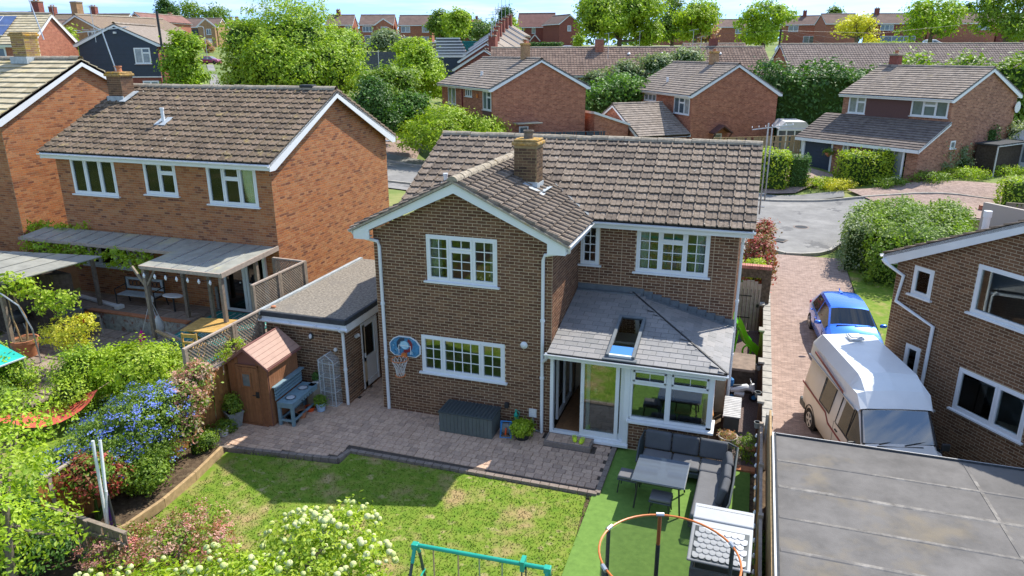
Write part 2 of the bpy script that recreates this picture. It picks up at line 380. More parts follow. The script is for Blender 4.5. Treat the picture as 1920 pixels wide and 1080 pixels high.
K['pot_white'] = mat('chalk_white_pot', [(.6,.6,.58)], .6, noise=(9, .12))
K['pot_blue'] = mat('pale_blue_pot', [(.38,.54,.72)], .5, noise=(9, .06))
K['bark'] = mat('tree_bark', [(.17,.14,.11)], .95, noise=(9, .4), bump=(20, .8))
K['bark_d'] = mat('dark_bark', [(.07,.055,.045)], .95, noise=(9, .4))
K['orange'] = mat('orange_powdercoat', [(.60,.17,.035)], .4, noise=None)
K['teal'] = mat('teal_powdercoat', [(.015,.33,.23)], .35, noise=(4, .06))
K['rope'] = mat('rope', [(.45,.33,.18)], .9, noise=None)
K['lime'] = mat('lime_plastic', [(.22,.75,.02)], .35, noise=None)
K['yel_g'] = mat('yellow_green_foam', [(.55,.72,.03)], .5, noise=None)
K['blue_car'] = mat('metallic_blue_paint', [(.01,.16,.80)], .25, noise=None, metal=.45, coat=1.0)
K['van'] = mat('cream_van_paint', [(.66,.64,.60)], .4, noise=(1.5, .05), coat=.3)
K['van_roof'] = mat('white_grp_roof', [(.78,.80,.80)], .4, noise=(2, .04), coat=.2)
K['maroon'] = mat('maroon_stripe', [(.20,.02,.03)], .5, noise=None)
K['rubber'] = mat('tyre_rubber', [(.03,.03,.032)], .8, noise=None)
K['tail'] = mat('red_lamp', [(.6,.02,.02)], .25, noise=None)
K['lamp'] = mat('clear_lamp', [(.75,.77,.8)], .15, noise=None, spec=.8)
K['navy'] = mat('navy_weatherboard', [(.030,.045,.07),(.034,.05,.078)], .7, noise=(4, .1))
K['rust_b'] = mat('brown_cladding', [(.11,.05,.045)], .7, noise=(20, .15))
K['poly'] = mat('corrugated_sheet', [(.26,.26,.225),(.29,.29,.25)], .55, noise=(3, .2), stain=((.40,.38,.22), 1.2, .55, .2))
K['green_cloth'] = mat('teal_mat', [(.03,.22,.20),(.05,.28,.25)], .8, noise=(9, .4), stain=((.45,.55,.50), 5, .6, .05))
K['canvas_g'] = mat('dark_green_canvas', [(.02,.045,.035)], .9, noise=(3, .2))
K['pink'] = mat('magenta_cloth', [(.75,.02,.28)], .8, noise=None)
K['red'] = mat('faded_red_cloth', [(.55,.11,.07)], .8, noise=(8, .3))
K['redor'] = mat('orange_red_plastic', [(.75,.10,.02)], .4, noise=None)
K['awning'] = mat('turquoise_canvas', [(.02,.50,.38)], .7, noise=(3, .1))
K['gold'] = mat('golden_teak', [(.52,.32,.09),(.45,.27,.08)], .6, noise=(9, .2))
K['slabs'] = mat('buff_slabs', [(.27,.21,.165),(.23,.18,.145),(.31,.24,.19)], .9, noise=(6, .25), bump=(30, .3))
K['painted_brick'] = mat('flaking_white_brick', [(.36,.36,.33)], .85, noise=(9, .3), stain=((.25,.12,.09), 4, .52, .1))
K['lichen'] = mat('yellow_lichen_cap', [(.36,.24,.10)], .95, noise=(14, .5), stain=((.50,.28,.04), 5, .52, .08), bump=(30, .8))
K['pv'] = mat('solar_panel', [(.05,.09,.22)], .15, noise=(2, .3), coat=.5)
K['carred'] = mat('wine_paint', [(.28,.03,.10)], .3, noise=None, coat=.8)
K['carsilver'] = mat('silver_paint', [(.55,.58,.60)], .3, noise=None, coat=.6)
K['binblue'] = mat('blue_plastic', [(.04,.22,.5)], .5, noise=None)
K['binbrown'] = mat('brown_plastic', [(.16,.05,.06)], .5, noise=None)
K['bingreen'] = mat('green_plastic', [(.06,.22,.06)], .5, noise=None)
K['far_red'] = brickfar('far_red_brick', (.30,.10,.065), (.40,.15,.09), (.36,.22,.15), 1.3)
K['far_red2'] = brickfar('far_dark_red_brick', (.20,.06,.05), (.27,.085,.06), (.24,.12,.09), 1.3)
K['m_brick'] = brickfar('orange_red_brick', (.26,.085,.05), (.44,.17,.095), (.42,.27,.19), 1.25)
K['m3_brick'] = brickfar('brown_red_brick', (.21,.085,.055), (.42,.20,.12), (.42,.30,.21), 1.25)
K['tan_brick'] = brickfar('tan_brick', (.32,.18,.09), (.40,.24,.12), (.40,.30,.2))
K['net'] = netmat('black_netting', (.03,.035,.03), .42)
K['net_w'] = netmat('clear_film', (.55,.6,.6), .30)
K['drive'] = brickfar('block_paving', (.28,.20,.165), (.38,.28,.235), (.20,.155,.13), .9, True)
K['basket_b'] = mat('backboard_blue', [(.05,.20,.36)], .4, noise=(14, .5), stain=((.35,.55,.65), 10, .6, .04))
# leaves
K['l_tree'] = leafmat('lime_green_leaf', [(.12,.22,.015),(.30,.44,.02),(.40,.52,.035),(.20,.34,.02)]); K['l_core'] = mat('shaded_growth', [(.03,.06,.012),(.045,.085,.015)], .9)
K['l_bright'] = leafmat('spring_leaf', [(.19,.32,.015),(.38,.50,.025),(.27,.40,.02),(.48,.56,.06)])
K['l_yellow'] = leafmat('yellow_leaf', [(.52,.52,.04),(.66,.60,.06),(.40,.44,.03)])
K['l_mid'] = leafmat('mid_green_leaf', [(.09,.17,.018),(.17,.28,.025),(.26,.37,.035),(.13,.22,.02)])
K['l_dark'] = leafmat('dark_green_leaf', [(.04,.10,.02),(.065,.15,.025),(.10,.21,.035),(.05,.12,.02)], trans=.3)
K['l_ivy'] = leafmat('ivy_leaf', [(.05,.12,.02),(.09,.20,.025),(.13,.27,.035),(.22,.36,.08)], trans=.3)
K['l_pale'] = leafmat('silver_green_leaf', [(.20,.27,.12),(.30,.36,.20),(.13,.20,.07),(.42,.46,.30)])
K['l_red'] = leafmat('red_photinia_leaf', [(.34,.04,.035),(.55,.10,.09),(.14,.18,.03),(.46,.06,.08),(.20,.09,.03),(.18,.20,.04)])
K['l_rust'] = leafmat('rusty_flower_head', [(.55,.27,.20),(.62,.40,.30),(.42,.16,.10),(.20,.28,.06),(.65,.48,.38)])
K['l_blue'] = leafmat('blue_flower', [(.10,.16,.62),(.15,.22,.72),(.20,.28,.70)], trans=.2)
K['l_white'] = leafmat('cream_flower', [(.66,.70,.34),(.75,.76,.50),(.80,.80,.66)], trans=.2)
K['l_pink'] = leafmat('pink_flower', [(.62,.26,.24),(.70,.42,.36),(.52,.12,.10)], trans=.2)
K['l_gold'] = leafmat('gold_hedge_leaf', [(.38,.46,.02),(.26,.40,.02),(.50,.54,.03),(.16,.30,.02)])
K['l_far'] = leafmat('far_leaf', [(.12,.20,.05),(.17,.27,.07),(.09,.16,.05)])
# ------------------------------------------------------------ ground height
CP = [(10,-25,-.8),(10,-8,-.82),(10,2,-.8),(10.5,8,-.8),(12,13,-.62),(11,17,-.5),(10.5,19.5,-.42),(11,25,-.22),(11,31,0),(14,26,-.15),(18,20,-.4),(22,30,.05),(30,20,0),
      (16,4,-.8),(25,5,-.7),(22,-10,-.8),(3,-20,-.6),(3,-5,-.75),(3,4,-.75),(6,9,-.6),(2,13,-.25),(4,20,-.1),(-2,25,.3),(-3,12,.2),(-9,-10,.0),(-9,3,.1),(-14,0,.2),(-10,12,.6),
      (-9,22,.65),(-15,30,.78),(-13,26,.75),(-25,33,1.1),(-20,14,1.2),(-25,0,1.2),(-18,-12,.6),(0,32,.3),(-6,33,.5),
      (11.6,40,1.05),(19,37,1.1),(14,36,.5),(30,42,1.2),(24,50,1.6),(5,47,.7),(3,42,.5),(-8,37,1.2),(-16,44,1.4),(-3,55,1.3),(12,58,1.6),
      (-45,33,4.5),(-38,28,3.6),(-60,40,5.6),(-72,55,6.4),(-45,55,4.9),(-33,45,2.6),(-30,60,3.6),(-50,80,5.4),(-22,62,2.4),(-12,75,2.4),(5,75,2.2),(25,75,2.2),(50,65,2.4)]
def spot(k, D):
    """plan position seen k image pixels (1/1439 rad) right of the image centre at forward distance D"""
    p = CAM + fh*D + rt*(k*D/1439.0); return (p.x, p.y)
for (k, D, z) in [(-570,147,6.4),(-420,100,4.6),(-900,120,7.8),(-600,195,9.9),(-300,190,10),(-160,190,10),(40,200,9.7),(300,200,9.9),(570,200,10),(760,200,10),(950,190,10),
                  (-50,120,5.5),(-130,140,7),(200,150,7),(500,150,7),(800,150,7),(0,88,3),(300,90,3),(600,90,3),(900,90,3),(-950,300,13),(0,300,11),(900,300,12),(-500,260,12),(450,260,11.5),(-1500,150,8),(1500,150,7),(-1500,60,5),(1700,60,2)]:
    x, y = spot(k, D); CP.append((x, y, z))
CPn = np.array(CP)
def gz(x, y):
    x = np.asarray(x, float); y = np.asarray(y, float)
    d2 = (x[..., None]-CPn[:, 0])**2 + (y[..., None]-CPn[:, 1])**2
    wt = 1/(d2+2.0)**1.9
    return (wt*CPn[:, 2]).sum(-1)/wt.sum(-1)
def g(x, y): return float(gz(x, y))

def groundmat():
    m = bpy.data.materials.new('meadow_ground'); m.use_nodes = True; t = m.node_tree; l = t.links.new; p = t.nodes['Principled BSDF']; p.inputs['Roughness'].default_value = .95
    geo = N(t, 'ShaderNodeNewGeometry'); n = N(t, 'ShaderNodeTexNoise'); n.inputs['Scale'].default_value = .12; n.inputs['Detail'].default_value = 9; n.inputs['Roughness'].default_value = .7
    r_ = N(t, 'ShaderNodeValToRGB'); e = r_.color_ramp.elements; e[0].position = .35; e[0].color = (.07, .12, .02, 1); e[1].position = .68; e[1].color = (.30, .27, .10, 1)
    x = e.new(.52); x.color = (.15, .20, .04, 1); l(geo.outputs['Position'], n.inputs[0]); l(n.outputs[0], r_.inputs[0]); l(r_.outputs[0], p.inputs['Base Color']); return m
def lawnmat(name, dry=True):
    m = bpy.data.materials.new(name); m.use_nodes = True; t = m.node_tree; l = t.links.new; p = t.nodes['Principled BSDF']; p.inputs['Roughness'].default_value = .9; p.inputs['Specular IOR Level'].default_value = .2
    geo = N(t, 'ShaderNodeNewGeometry')
    def nz(s, d): 
        n = N(t, 'ShaderNodeTexNoise'); n.inputs['Scale'].default_value = s; n.inputs['Detail'].default_value = d; n.inputs['Roughness'].default_value = .6; l(geo.outputs['Position'], n.inputs[0]); return n
    n = nz(5 if dry else 9, 6); r_ = N(t, 'ShaderNodeValToRGB'); e = r_.color_ramp.elements
    if dry:
        e[0].position = .30; e[0].color = (.10, .185, .015, 1); e[1].position = .72; e[1].color = (.215, .25, .045, 1); x = e.new(.5); x.color = (.145, .22, .022, 1)
    else:
        e[0].position = .3; e[0].color = (.11, .20, .04, 1); e[1].position = .7; e[1].color = (.155, .27, .055, 1)
    l(n.outputs[0], r_.inputs[0]); col = r_.outputs[0]
    if dry:
        n2 = nz(1.15, 5); mr = N(t, 'ShaderNodeMapRange'); mr.inputs['From Min'].default_value = .51; mr.inputs['From Max'].default_value = .68; l(n2.outputs[0], mr.inputs[0])
        mr.inputs['To Max'].default_value = .85
        mi = N(t, 'ShaderNodeMix', data_type='RGBA'); mi.inputs[7].default_value = (.36, .25, .125, 1); l(mr.outputs[0], mi.inputs[0]); l(col, mi.inputs[6]); col = mi.outputs[2]
        n3 = nz(3.5, 5); mr = N(t, 'ShaderNodeMapRange'); mr.inputs['From Min'].default_value = .60; mr.inputs['From Max'].default_value = .70; l(n3.outputs[0], mr.inputs[0])
        mr.inputs['To Max'].default_value = .7
        mi = N(t, 'ShaderNodeMix', data_type='RGBA'); mi.inputs[7].default_value = (.42, .33, .17, 1); l(mr.outputs[0], mi.inputs[0]); l(col, mi.inputs[6]); col = mi.outputs[2]
    l(col, p.inputs['Base Color']); return m
K['ground'] = groundmat(); K['lawn'] = lawnmat('patchy_lawn'); K['turf'] = lawnmat('artificial_turf', False)

# terrain sheet
ax = np.unique(np.concatenate([np.arange(-60, 60, 1.6), np.arange(-420, 421, 14)]))
ay = np.unique(np.concatenate([np.arange(-30, 110, 1.6), np.arange(-110, 700, 14)]))
X, Y = np.meshgrid(ax, ay); Z = gz(X, Y)
V = np.stack([X, Y, Z], -1).reshape(-1, 3); nx = len(ax); i, j = np.meshgrid(np.arange(nx-1), np.arange(len(ay)-1)); b = (j*nx+i).ravel()
me = npmesh('ground', V, np.stack([b, b+1, b+1+nx, b+nx], -1), smooth=True); me.materials.append(K['ground']); o = link(bpy.data.objects.new('ground', me)); o['kind'] = 'structure'

def sheet(name, near, far, mt, dz=.05, n=8, kind='structure', res=1.2):
    """drape a strip between two polylines on the ground"""
    def rs(pl, k):
        pl = [Vector((*p, 0)) for p in pl]; ls = [0]
        for a, c in zip(pl, pl[1:]): ls.append(ls[-1]+(c-a).length)
        o = []
        for q in np.linspace(0, ls[-1], k):
            for a in range(len(pl)-1):
                if q <= ls[a+1]+1e-6: o.append(pl[a].lerp(pl[a+1], (q-ls[a])/max(ls[a+1]-ls[a], 1e-6))); break
        return o
    ln = sum((Vector(a)-Vector(c)).length for a, c in zip(near, near[1:])); k = max(3, int(ln/res))
    A, B = rs(near, k), rs(far, k); vs = []
    for p, q in zip(A, B):
        for s in np.linspace(0, 1, n+1):
            c = p.lerp(q, s); vs.append((c.x, c.y, g(c.x, c.y)+dz))
    F = [(i*(n+1)+j, (i+1)*(n+1)+j, (i+1)*(n+1)+j+1, i*(n+1)+j+1) for i in range(k-1) for j in range(n)]
    me = npmesh(name, vs, F); me.materials.append(mt); o = link(bpy.data.objects.new(name, me)); o['kind'] = kind
    return A, B
nearE = [(-60,44),(-40,36),(-20,29),(-13.5,26.7),(0,24),(9.2,21.3),(10.6,20.2),(12.2,20.9),(13.4,23.4),(16,24.5),(40,25)]
farE = [(-60,52),(-40,43),(-20,35.2),(-13,32.6),(0,31.6),(6,31.3),(9.9,31.3),(12,31.8),(14.2,32.2),(20,33.4),(40,35)]
A, B = sheet('street', nearE, farE, K['asphalt'], .06, res=.8)
for nm, E_, off in (('kerb', A, -1), ('kerb', B, 1)):
    b = MB()
    for p, q in zip(E_, E_[1:]):
        if (q-p).length > .05: b.beam((p.x, p.y, g(p.x, p.y)+.05), (q.x, q.y, g(q.x, q.y)+.05), .16, .24)
    o = b.build(nm, K['kerb']); o['kind'] = 'structure'
# near pavement strip (tarmac with a crossing) and pink verge beyond the road
sheet('pavement', [(-60,42.2),(-40,34.2),(-20,27.3),(-13.5,25),(0,22.3),(9.0,19.8)], [(-60,43.8),(-40,35.8),(-20,28.8),(-13.5,26.5),(0,23.8),(9.2,21.1)], K['asphalt'], .07, n=3)
sheet('pavement', [(-20,35.5),(-13,32.9),(0,31.9),(9.9,31.6),(12,32.1),(14,32.6)], [(-20,37),(-13,34.4),(0,33.4),(9.9,32.9),(12,33.3),(14,33.6)], K['asphalt'], .10, n=3)
sheet('brick_drive', [(-25,37.2),(-15.5,34.6)], [(-29,54),(-18.6,43)], K['drive'], .09)
sheet('brick_drive', [(9.3,33.0),(11.2,33.4)], [(9.4,40.4),(14.6,37.4)], K['drive'], .16)
sheet('brick_drive', [(14.2,33.8),(16,30.6),(20.5,29)], [(24.5,36.6),(25,35.2),(26,33)], K['drive'], .14)
# brick driveway beside the house
def drivefn():
    vs = []; F = []; ny = 40
    ys = np.linspace(-30, 20.2, ny)
    for y in ys:
        xl = 9.56; xr = 13.2 if y < 3 else (12.9 if y > 12 else 13.1)
        for s in np.linspace(0, 1, 7):
            x = xl+(xr-xl)*s; vs.append((x, y, g(x, y)+.09))
    F = [(i*7+j, i*7+j+1, (i+1)*7+j+1, (i+1)*7+j) for i in range(ny-1) for j in range(6)]
    me = npmesh('driveway', vs, F); me.materials.append(K['drive']); o = link(bpy.data.objects.new('driveway', me)); o['kind'] = 'structure'
drivefn()
sheet('grass_verge', [(12.9,4.0),(12.95,12),(12.9,18.5)], [(14.6,4.0),(15.4,12),(16,18.5)], K['lawn'], .14, n=4)

# ------------------------------------------------------------ leaves
def leafmesh(P, Nn, size, asp=.55, var=.35):
    n = len(P); Nn = Nn + rng.normal(0, .55, (n, 3)) + np.array([0, 0, .45]); Nn /= np.linalg.norm(Nn, axis=1, keepdims=True)+1e-9
    r_ = rng.normal(0, 1, (n, 3)); t = np.cross(Nn, r_); t /= np.linalg.norm(t, axis=1, keepdims=True)+1e-9; b = np.cross(Nn, t)
    s = size*(1+rng.uniform(-var, var, n))[:, None]
    V = np.stack([P-t*s*.5, P+b*s*asp*.5-t*s*.05, P+t*s*.5-Nn*s*.12, P-b*s*asp*.5-t*s*.05], 1).reshape(-1, 3)
    return V, np.arange(n*4).reshape(n, 4)
def crownpts(ells, nclump, nleaf, cr_, thick=.28, zmin=-.75, flat=1.0):
    ells = np.asarray(ells, float); ar = (ells[:, 3]*ells[:, 4]*ells[:, 5])**(2/3); ar /= ar.sum()
    idx = rng.choice(len(ells), nclump, p=ar); E_ = ells[idx]
    d = rng.normal(0, 1, (nclump, 3)); d /= np.linalg.norm(d, axis=1, keepdims=True); d[:, 2] = np.where(d[:, 2] < zmin, -d[:, 2], d[:, 2])
    rad = 1 - thick*rng.random(nclump)**1.3 + rng.normal(0, .075, nclump)
    cc = E_[:, :3] + d*E_[:, 3:6]*rad[:, None]
    # drop clumps deep inside another lobe
    keep = np.ones(nclump, bool)
    for e in ells:
        q = np.linalg.norm((cc-e[:3])/e[3:6], axis=1); keep &= q > .55
    cc = cc[keep]; E_ = E_[keep]; m_ = len(cc)
    off = rng.normal(0, 1, (m_, nleaf, 3))*(cr_*rng.uniform(.55, 1.35, m_))[:, None, None]; off[..., 2] *= .62*flat
    P = (cc[:, None]+off).reshape(-1, 3); O = np.repeat(E_[:, :3], nleaf, 0); Nn = P-O; Nn /= np.linalg.norm(Nn, axis=1, keepdims=True)+1e-9
    rn = np.clip(np.repeat(rng.random(m_)*.75, nleaf)+rng.random(m_*nleaf)*.3, 0, .98)
    return P, Nn, rn
def foliage(name, mt, parent, ells, nclump, nleaf, leaf, cr_, **k):
    asp = k.pop('asp', .55); P, Nn, rn = crownpts(ells, nclump, nleaf, cr_, **k); V, F = leafmesh(P, Nn, leaf, asp)
    me = npmesh(name, V, F, rn); me.materials.append(mt); o = link(bpy.data.objects.new(name, me), parent); return o
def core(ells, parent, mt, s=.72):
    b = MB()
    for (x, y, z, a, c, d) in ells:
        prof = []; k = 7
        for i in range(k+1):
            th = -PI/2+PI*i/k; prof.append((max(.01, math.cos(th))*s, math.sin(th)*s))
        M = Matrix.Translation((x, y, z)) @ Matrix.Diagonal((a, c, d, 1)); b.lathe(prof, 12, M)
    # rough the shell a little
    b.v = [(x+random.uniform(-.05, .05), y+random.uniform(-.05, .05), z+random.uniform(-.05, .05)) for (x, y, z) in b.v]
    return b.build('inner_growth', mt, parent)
def tree(name, label, cat, base, H, ells, mt, nclump, nleaf, leaf, cr_, tr=.2, bark='bark', group=None, limbs=6, th=None, inner=None, **k):
    x, y, z = base; t = thing(name, (x, y, z-.1), 0, label, cat, group)
    b = MB(); th = th or H*.35; b.tube([(0, 0, 0), (random.uniform(-.1, .1)*tr*4, random.uniform(-.1, .1), th*.5), (random.uniform(-.2, .2), random.uniform(-.2, .2), th)], [tr*1.25, tr, tr*.8], 9)
    for i in range(limbs):
        e = random.choice(ells); a = random.uniform(0, 2*PI); q = Vector((e[0]+math.cos(a)*e[3]*.6, e[1]+math.sin(a)*e[4]*.6, e[2]+random.uniform(-.2, .5)*e[5]))
        s = Vector((0, 0, th*random.uniform(.6, 1))); mid = s.lerp(q, .5)+Vector((0, 0, -.08*H*random.random()))
        b.tube([s, mid, q], [tr*.55, tr*.33, tr*.1], 6)
        for _ in range(2):
            a = random.uniform(0, 2*PI); q2 = q+Vector((math.cos(a), math.sin(a), random.uniform(0, .8)))*(e[3]*.35); b.tube([mid, q2], [tr*.2, tr*.05], 5)
    b.build('trunk', K[bark], t, smooth=True)
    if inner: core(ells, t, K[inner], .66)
    foliage('crown', mt, t, ells, nclump, nleaf, leaf, cr_, **k)
    return t
def shrub(name, label, cat, base, ells, mt, nclump, nleaf, leaf, cr_, group=None, inner='l_core', stems=5, extra=(), **k):
    t = thing(name, base, 0, label, cat, group); b = MB()
    for i in range(stems):
        e = random.choice(ells); a = random.uniform(0, 6.28)
        b.tube([(random.uniform(-.1, .1), random.uniform(-.1, .1), 0), (e[0]*.5, e[1]*.5, e[2]*.5), (e[0]+math.cos(a)*e[3]*.4, e[1]+math.sin(a)*e[4]*.4, e[2]+e[5]*.3)], [.035, .025, .01], 5)
    b.build('stem', K[inner or 'bark'], t)
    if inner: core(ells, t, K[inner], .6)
    foliage('foliage', mt, t, ells, nclump, nleaf, leaf, cr_, **k)
    for (nm, mt2, nc, nl, lf, c2) in extra: foliage(nm, mt2, t, [(e[0], e[1], e[2], e[3]*1.04, e[4]*1.04, e[5]*1.05) for e in ells], nc, nl, lf, c2, thick=.1, zmin=-.3)
    return t
def hedge(name, label, cat, boxes, mt, dens, leaf, jit=.08, inner='l_core', group=None, base=None, wob=.06):
    """boxes: (cx,cy,cz,hx,hy,hz,rz) rounded clipped masses"""
    x0, y0 = boxes[0][0], boxes[0][1]; base = base or (x0, y0, boxes[0][2]-boxes[0][5])
    t = thing(name, base, 0, label, cat, group); PP = []; NN = []; b = MB()
    for (cx, cy, cz, hx, hy, hz, rz) in boxes:
        area = 8*(hx*hz+hy*hz)+4*hx*hy; n = int(area*dens); u = rng.uniform(-1, 1, (n, 3)); wts = np.array([hy*hz, hx*hz, hx*hy*.6])*1.0; wts /= wts.sum()
        ax_ = rng.choice(3, n, p=wts); sg = np.where(rng.random(n) < .5, -1., 1.); sg = np.where(ax_ == 2, 1., sg)
        nn = np.zeros((n, 3)); nn[np.arange(n), ax_] = sg; u[np.arange(n), ax_] = sg*(1-rng.random(n)**2*.12)
        # round the corners
        q = u.copy(); l4 = (np.abs(q)**6).sum(1)**(1/6); q = q/np.maximum(l4, 1)[:, None]
        p = q*np.array([hx, hy, hz]); p += np.sin(p[:, [1, 2, 0]]*(3.1 if wob < .2 else 1.25)+cx)*wob+np.sin(p[:, [2, 0, 1]]*5.3+cy)*wob*.45+rng.normal(0, jit, (n, 3))
        c, s = math.cos(rz), math.sin(rz); Rm = np.array([[c, -s, 0], [s, c, 0], [0, 0, 1]])
        PP.append(p @ Rm.T+np.array([cx, cy, cz])-np.array(base)); NN.append(nn @ Rm.T)
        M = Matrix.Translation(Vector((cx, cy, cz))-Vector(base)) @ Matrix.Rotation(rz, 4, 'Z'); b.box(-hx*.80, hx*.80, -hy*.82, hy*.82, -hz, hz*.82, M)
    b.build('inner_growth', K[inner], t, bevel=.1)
    P = np.concatenate(PP); Nn = np.concatenate(NN); V, F = leafmesh(P, Nn, leaf); rn = np.clip(.5+.28*np.sin(P[:, 0]*2.3+P[:, 2]*3)+rng.uniform(-.35, .35, len(P)), 0, 1)
    me = npmesh('foliage', V, F, rn); me.materials.append(mt); link(bpy.data.objects.new('foliage', me), t)
    return t

# ------------------------------------------------------------ building parts
def window(parent, O, ud, u0, u1, z0, z1, cells, sill=.06, fw_=.055, sash=.045, dep=.07, glass='glass', frame_m='white', far=False, surf=0, label=None, proud=.01):
    """cells: (a0,a1,b0,b1,nx,nz) as fractions of the opening; nx,nz = glazing grid"""
    M = frame(O, ud) @ Matrix.Translation((0, -surf, 0)); W = u1-u0; H = z1-z0; fm = K[frame_m]; b = MB(); y0, y1 = -proud, dep
    b.box(u0, u0+fw_, y0, y1, z0, z1, M); b.box(u1-fw_, u1, y0, y1, z0, z1, M); b.box(u0+fw_, u1-fw_, y0, y1, z0, z0+fw_, M); b.box(u0+fw_, u1-fw_, y0, y1, z1-fw_, z1, M)
    panes = []; bb = MB()
    for (a0, a1, c0, c1, nx_, nz_) in cells:
        x0 = u0+a0*W+(fw_ if a0 == 0 else sash*.35); x1 = u0+a1*W-(fw_ if a1 == 1 else sash*.35); q0 = z0+c0*H+(fw_ if c0 == 0 else sash*.35); q1 = z0+c1*H-(fw_ if c1 == 1 else sash*.35)
        e = sash; ys, ye = y0-.012, y1-.02
        if a1 < 1: b.box(u0+a1*W-sash*.35, u0+a1*W+sash*.35, y0+.002, y1, z0+c0*H+.002, z0+c1*H-.002, M)
        if c1 < 1: b.box(x0, x1, y0+.003, y1, q1, q1+sash*.7, M)
        b.box(x0, x0+e, ys, ye, q0, q1, M); b.box(x1-e, x1, ys, ye, q0, q1, M); b.box(x0+e, x1-e, ys, ye, q0, q0+e, M); b.box(x0+e, x1-e, ys, ye, q1-e, q1, M)
        gx0, gx1, gz0, gz1 = x0+e, x1-e, q0+e, q1-e
        if nx_*nz_ > 1:
            t_ = .011
            for i in range(1, nx_): u = gx0+(gx1-gx0)*i/nx_; bb.box(u-t_, u+t_, .012, .03, gz0, gz1, M)
            for i in range(1, nz_): z = gz0+(gz1-gz0)*i/nz_; bb.box(gx0, gx1, .014, .032, z-t_, z+t_, M)
            for i in range(nx_):
                for j in range(nz_): panes.append((gx0+(gx1-gx0)*i/nx_, gx0+(gx1-gx0)*(i+1)/nx_, gz0+(gz1-gz0)*j/nz_, gz0+(gz1-gz0)*(j+1)/nz_))
        else: panes.append((gx0, gx1, gz0, gz1))
    o = b.build('window', fm, parent, label=label)
    for (p0, p1, r0, r1) in panes:
        one('pane', K[glass], o, lambda q: q.box(p0, p1, .020, .026, r0, r1, M))
    if bb.v: bb.build('glazing_bar', fm, o)
    if sill: one('sill', fm, o, lambda q: q.box(u0-.07, u1+.07, -.085, .03, z0-sill*.7, z0-.002, M))
    return o
def cas(*spec):
    return list(spec)
def tile_mesh(kind, w_, l_):
    if kind == 'roll':
        pr = [(0, .0), (.035, .042), (.13, .042), (.17, .004), (.56, .0), (.60, .014), (1.0, .0)]
        pr = [(p*w_, q) for p, q in pr]
    else:
        pr = [(0, 0), (.5*w_, 0), (.985*w_, 0)]
    th = .034 if kind == 'roll' else .04
    V = []; k = len(pr)
    lf = .056 if kind == 'roll' else .06
    for (p, q) in pr: V.append((p, 0, q+lf))      # front top edge
    for (p, q) in pr: V.append((p, l_, q+.012))     # back top
    for (p, q) in pr: V.append((p, .003, q+lf-th))  # front bottom
    V += [(pr[0][0], l_, -.01), (pr[-1][0], l_, -.01)]
    F = [(i, i+1, k+i+1, k+i) for i in range(k-1)] + [(2*k+i, 2*k+i+1, i+1, i) for i in range(k-1)]
    F += [(0, k, 3*k, 2*k), (2*k-1, k-1, 3*k-1, 3*k+1)]
    return V, F
def roof_tiles(parent, O, ud, upv, width, length, mt, kind='roll', w_=.30, g_=.30, keep=None, limit=300, jitter=.006, acc=None):
    """O = left end of the eave; upv = up-slope vector"""
    M = frame(O, ud); ud = Vector(ud).normalized(); v = Vector(upv).normalized(); n = ud.cross(v)
    Q = Matrix((ud, v, n)).transposed().to_4x4(); Q.translation = Vector(O)
    nc = round(width/w_); nr = round(length/g_); ww = width/nc; gg = length/nr; out = []
    for r_ in range(nr):
        for c in range(nc):
            u, s = c*ww, r_*gg
            P = Q @ Vector((u+ww/2, s+gg/2, 0))
            if keep and not keep(P): continue
            T = Matrix.Translation((u+random.uniform(-.5, .5)*jitter, s-.02+random.uniform(-1, 1)*jitter, random.uniform(0, jitter))) @ Matrix.Rotation(random.uniform(-1, 1)*jitter*.8, 4, 'Z') @ Matrix.Rotation(random.uniform(-1, 1)*jitter*1.2, 4, 'X')
            out.append(Q @ T)
    base = tile_mesh(kind, ww*1.0, gg*1.12)
    if acc is not None: acc.append((base, out))
    else: field(base, out, mt, parent, 'roof_tile', 'roof_tiles', limit)
def ridge_run(parent, a, b, mt, seg=.45, r=.11, limit=60):
    a = Vector(a); b = Vector(b); d = b-a; L_ = d.length; d.normalize(); x = d.cross(UP).normalized(); z = x.cross(d); n = max(1, round(L_/seg)); s = L_/n
    k = 7; V = []
    for (y, rr) in ((0, r*1.06), (s*.98, r)):
        for i in range(k): th = PI*i/(k-1); V.append((math.cos(th)*rr*1.15, y, math.sin(th)*rr-.03))
    F = [(i, i+1, k+i+1, k+i) for i in range(k-1)] + [(i+1, i, k-1-i-1+0, k-1-i) for i in range(0)] + [(0, 1, 5, 6), (1, 2, 4, 5)]
    Q = Matrix((x, d, z)).transposed().to_4x4(); out = []
    for i in range(n):
        T = Q.copy(); T.translation = a+d*(s*i)+Vector((0, 0, random.uniform(-.006, .008))); out.append(T @ Matrix.Rotation(random.uniform(-.02, .02), 4, 'X'))
    field((V, F), out, mt, parent, 'ridge_tile', 'ridge_tiles', limit)
def slope(b, O, ud, upv, width, length, th=.07, off=0):
    ud = Vector(ud).normalized(); v = Vector(upv).normalized(); n = ud.cross(v); Q = Matrix((ud, v, n)).transposed().to_4x4(); Q.translation = Vector(O)
    b.box(0, width, 0, length, -th+off, off, Q)
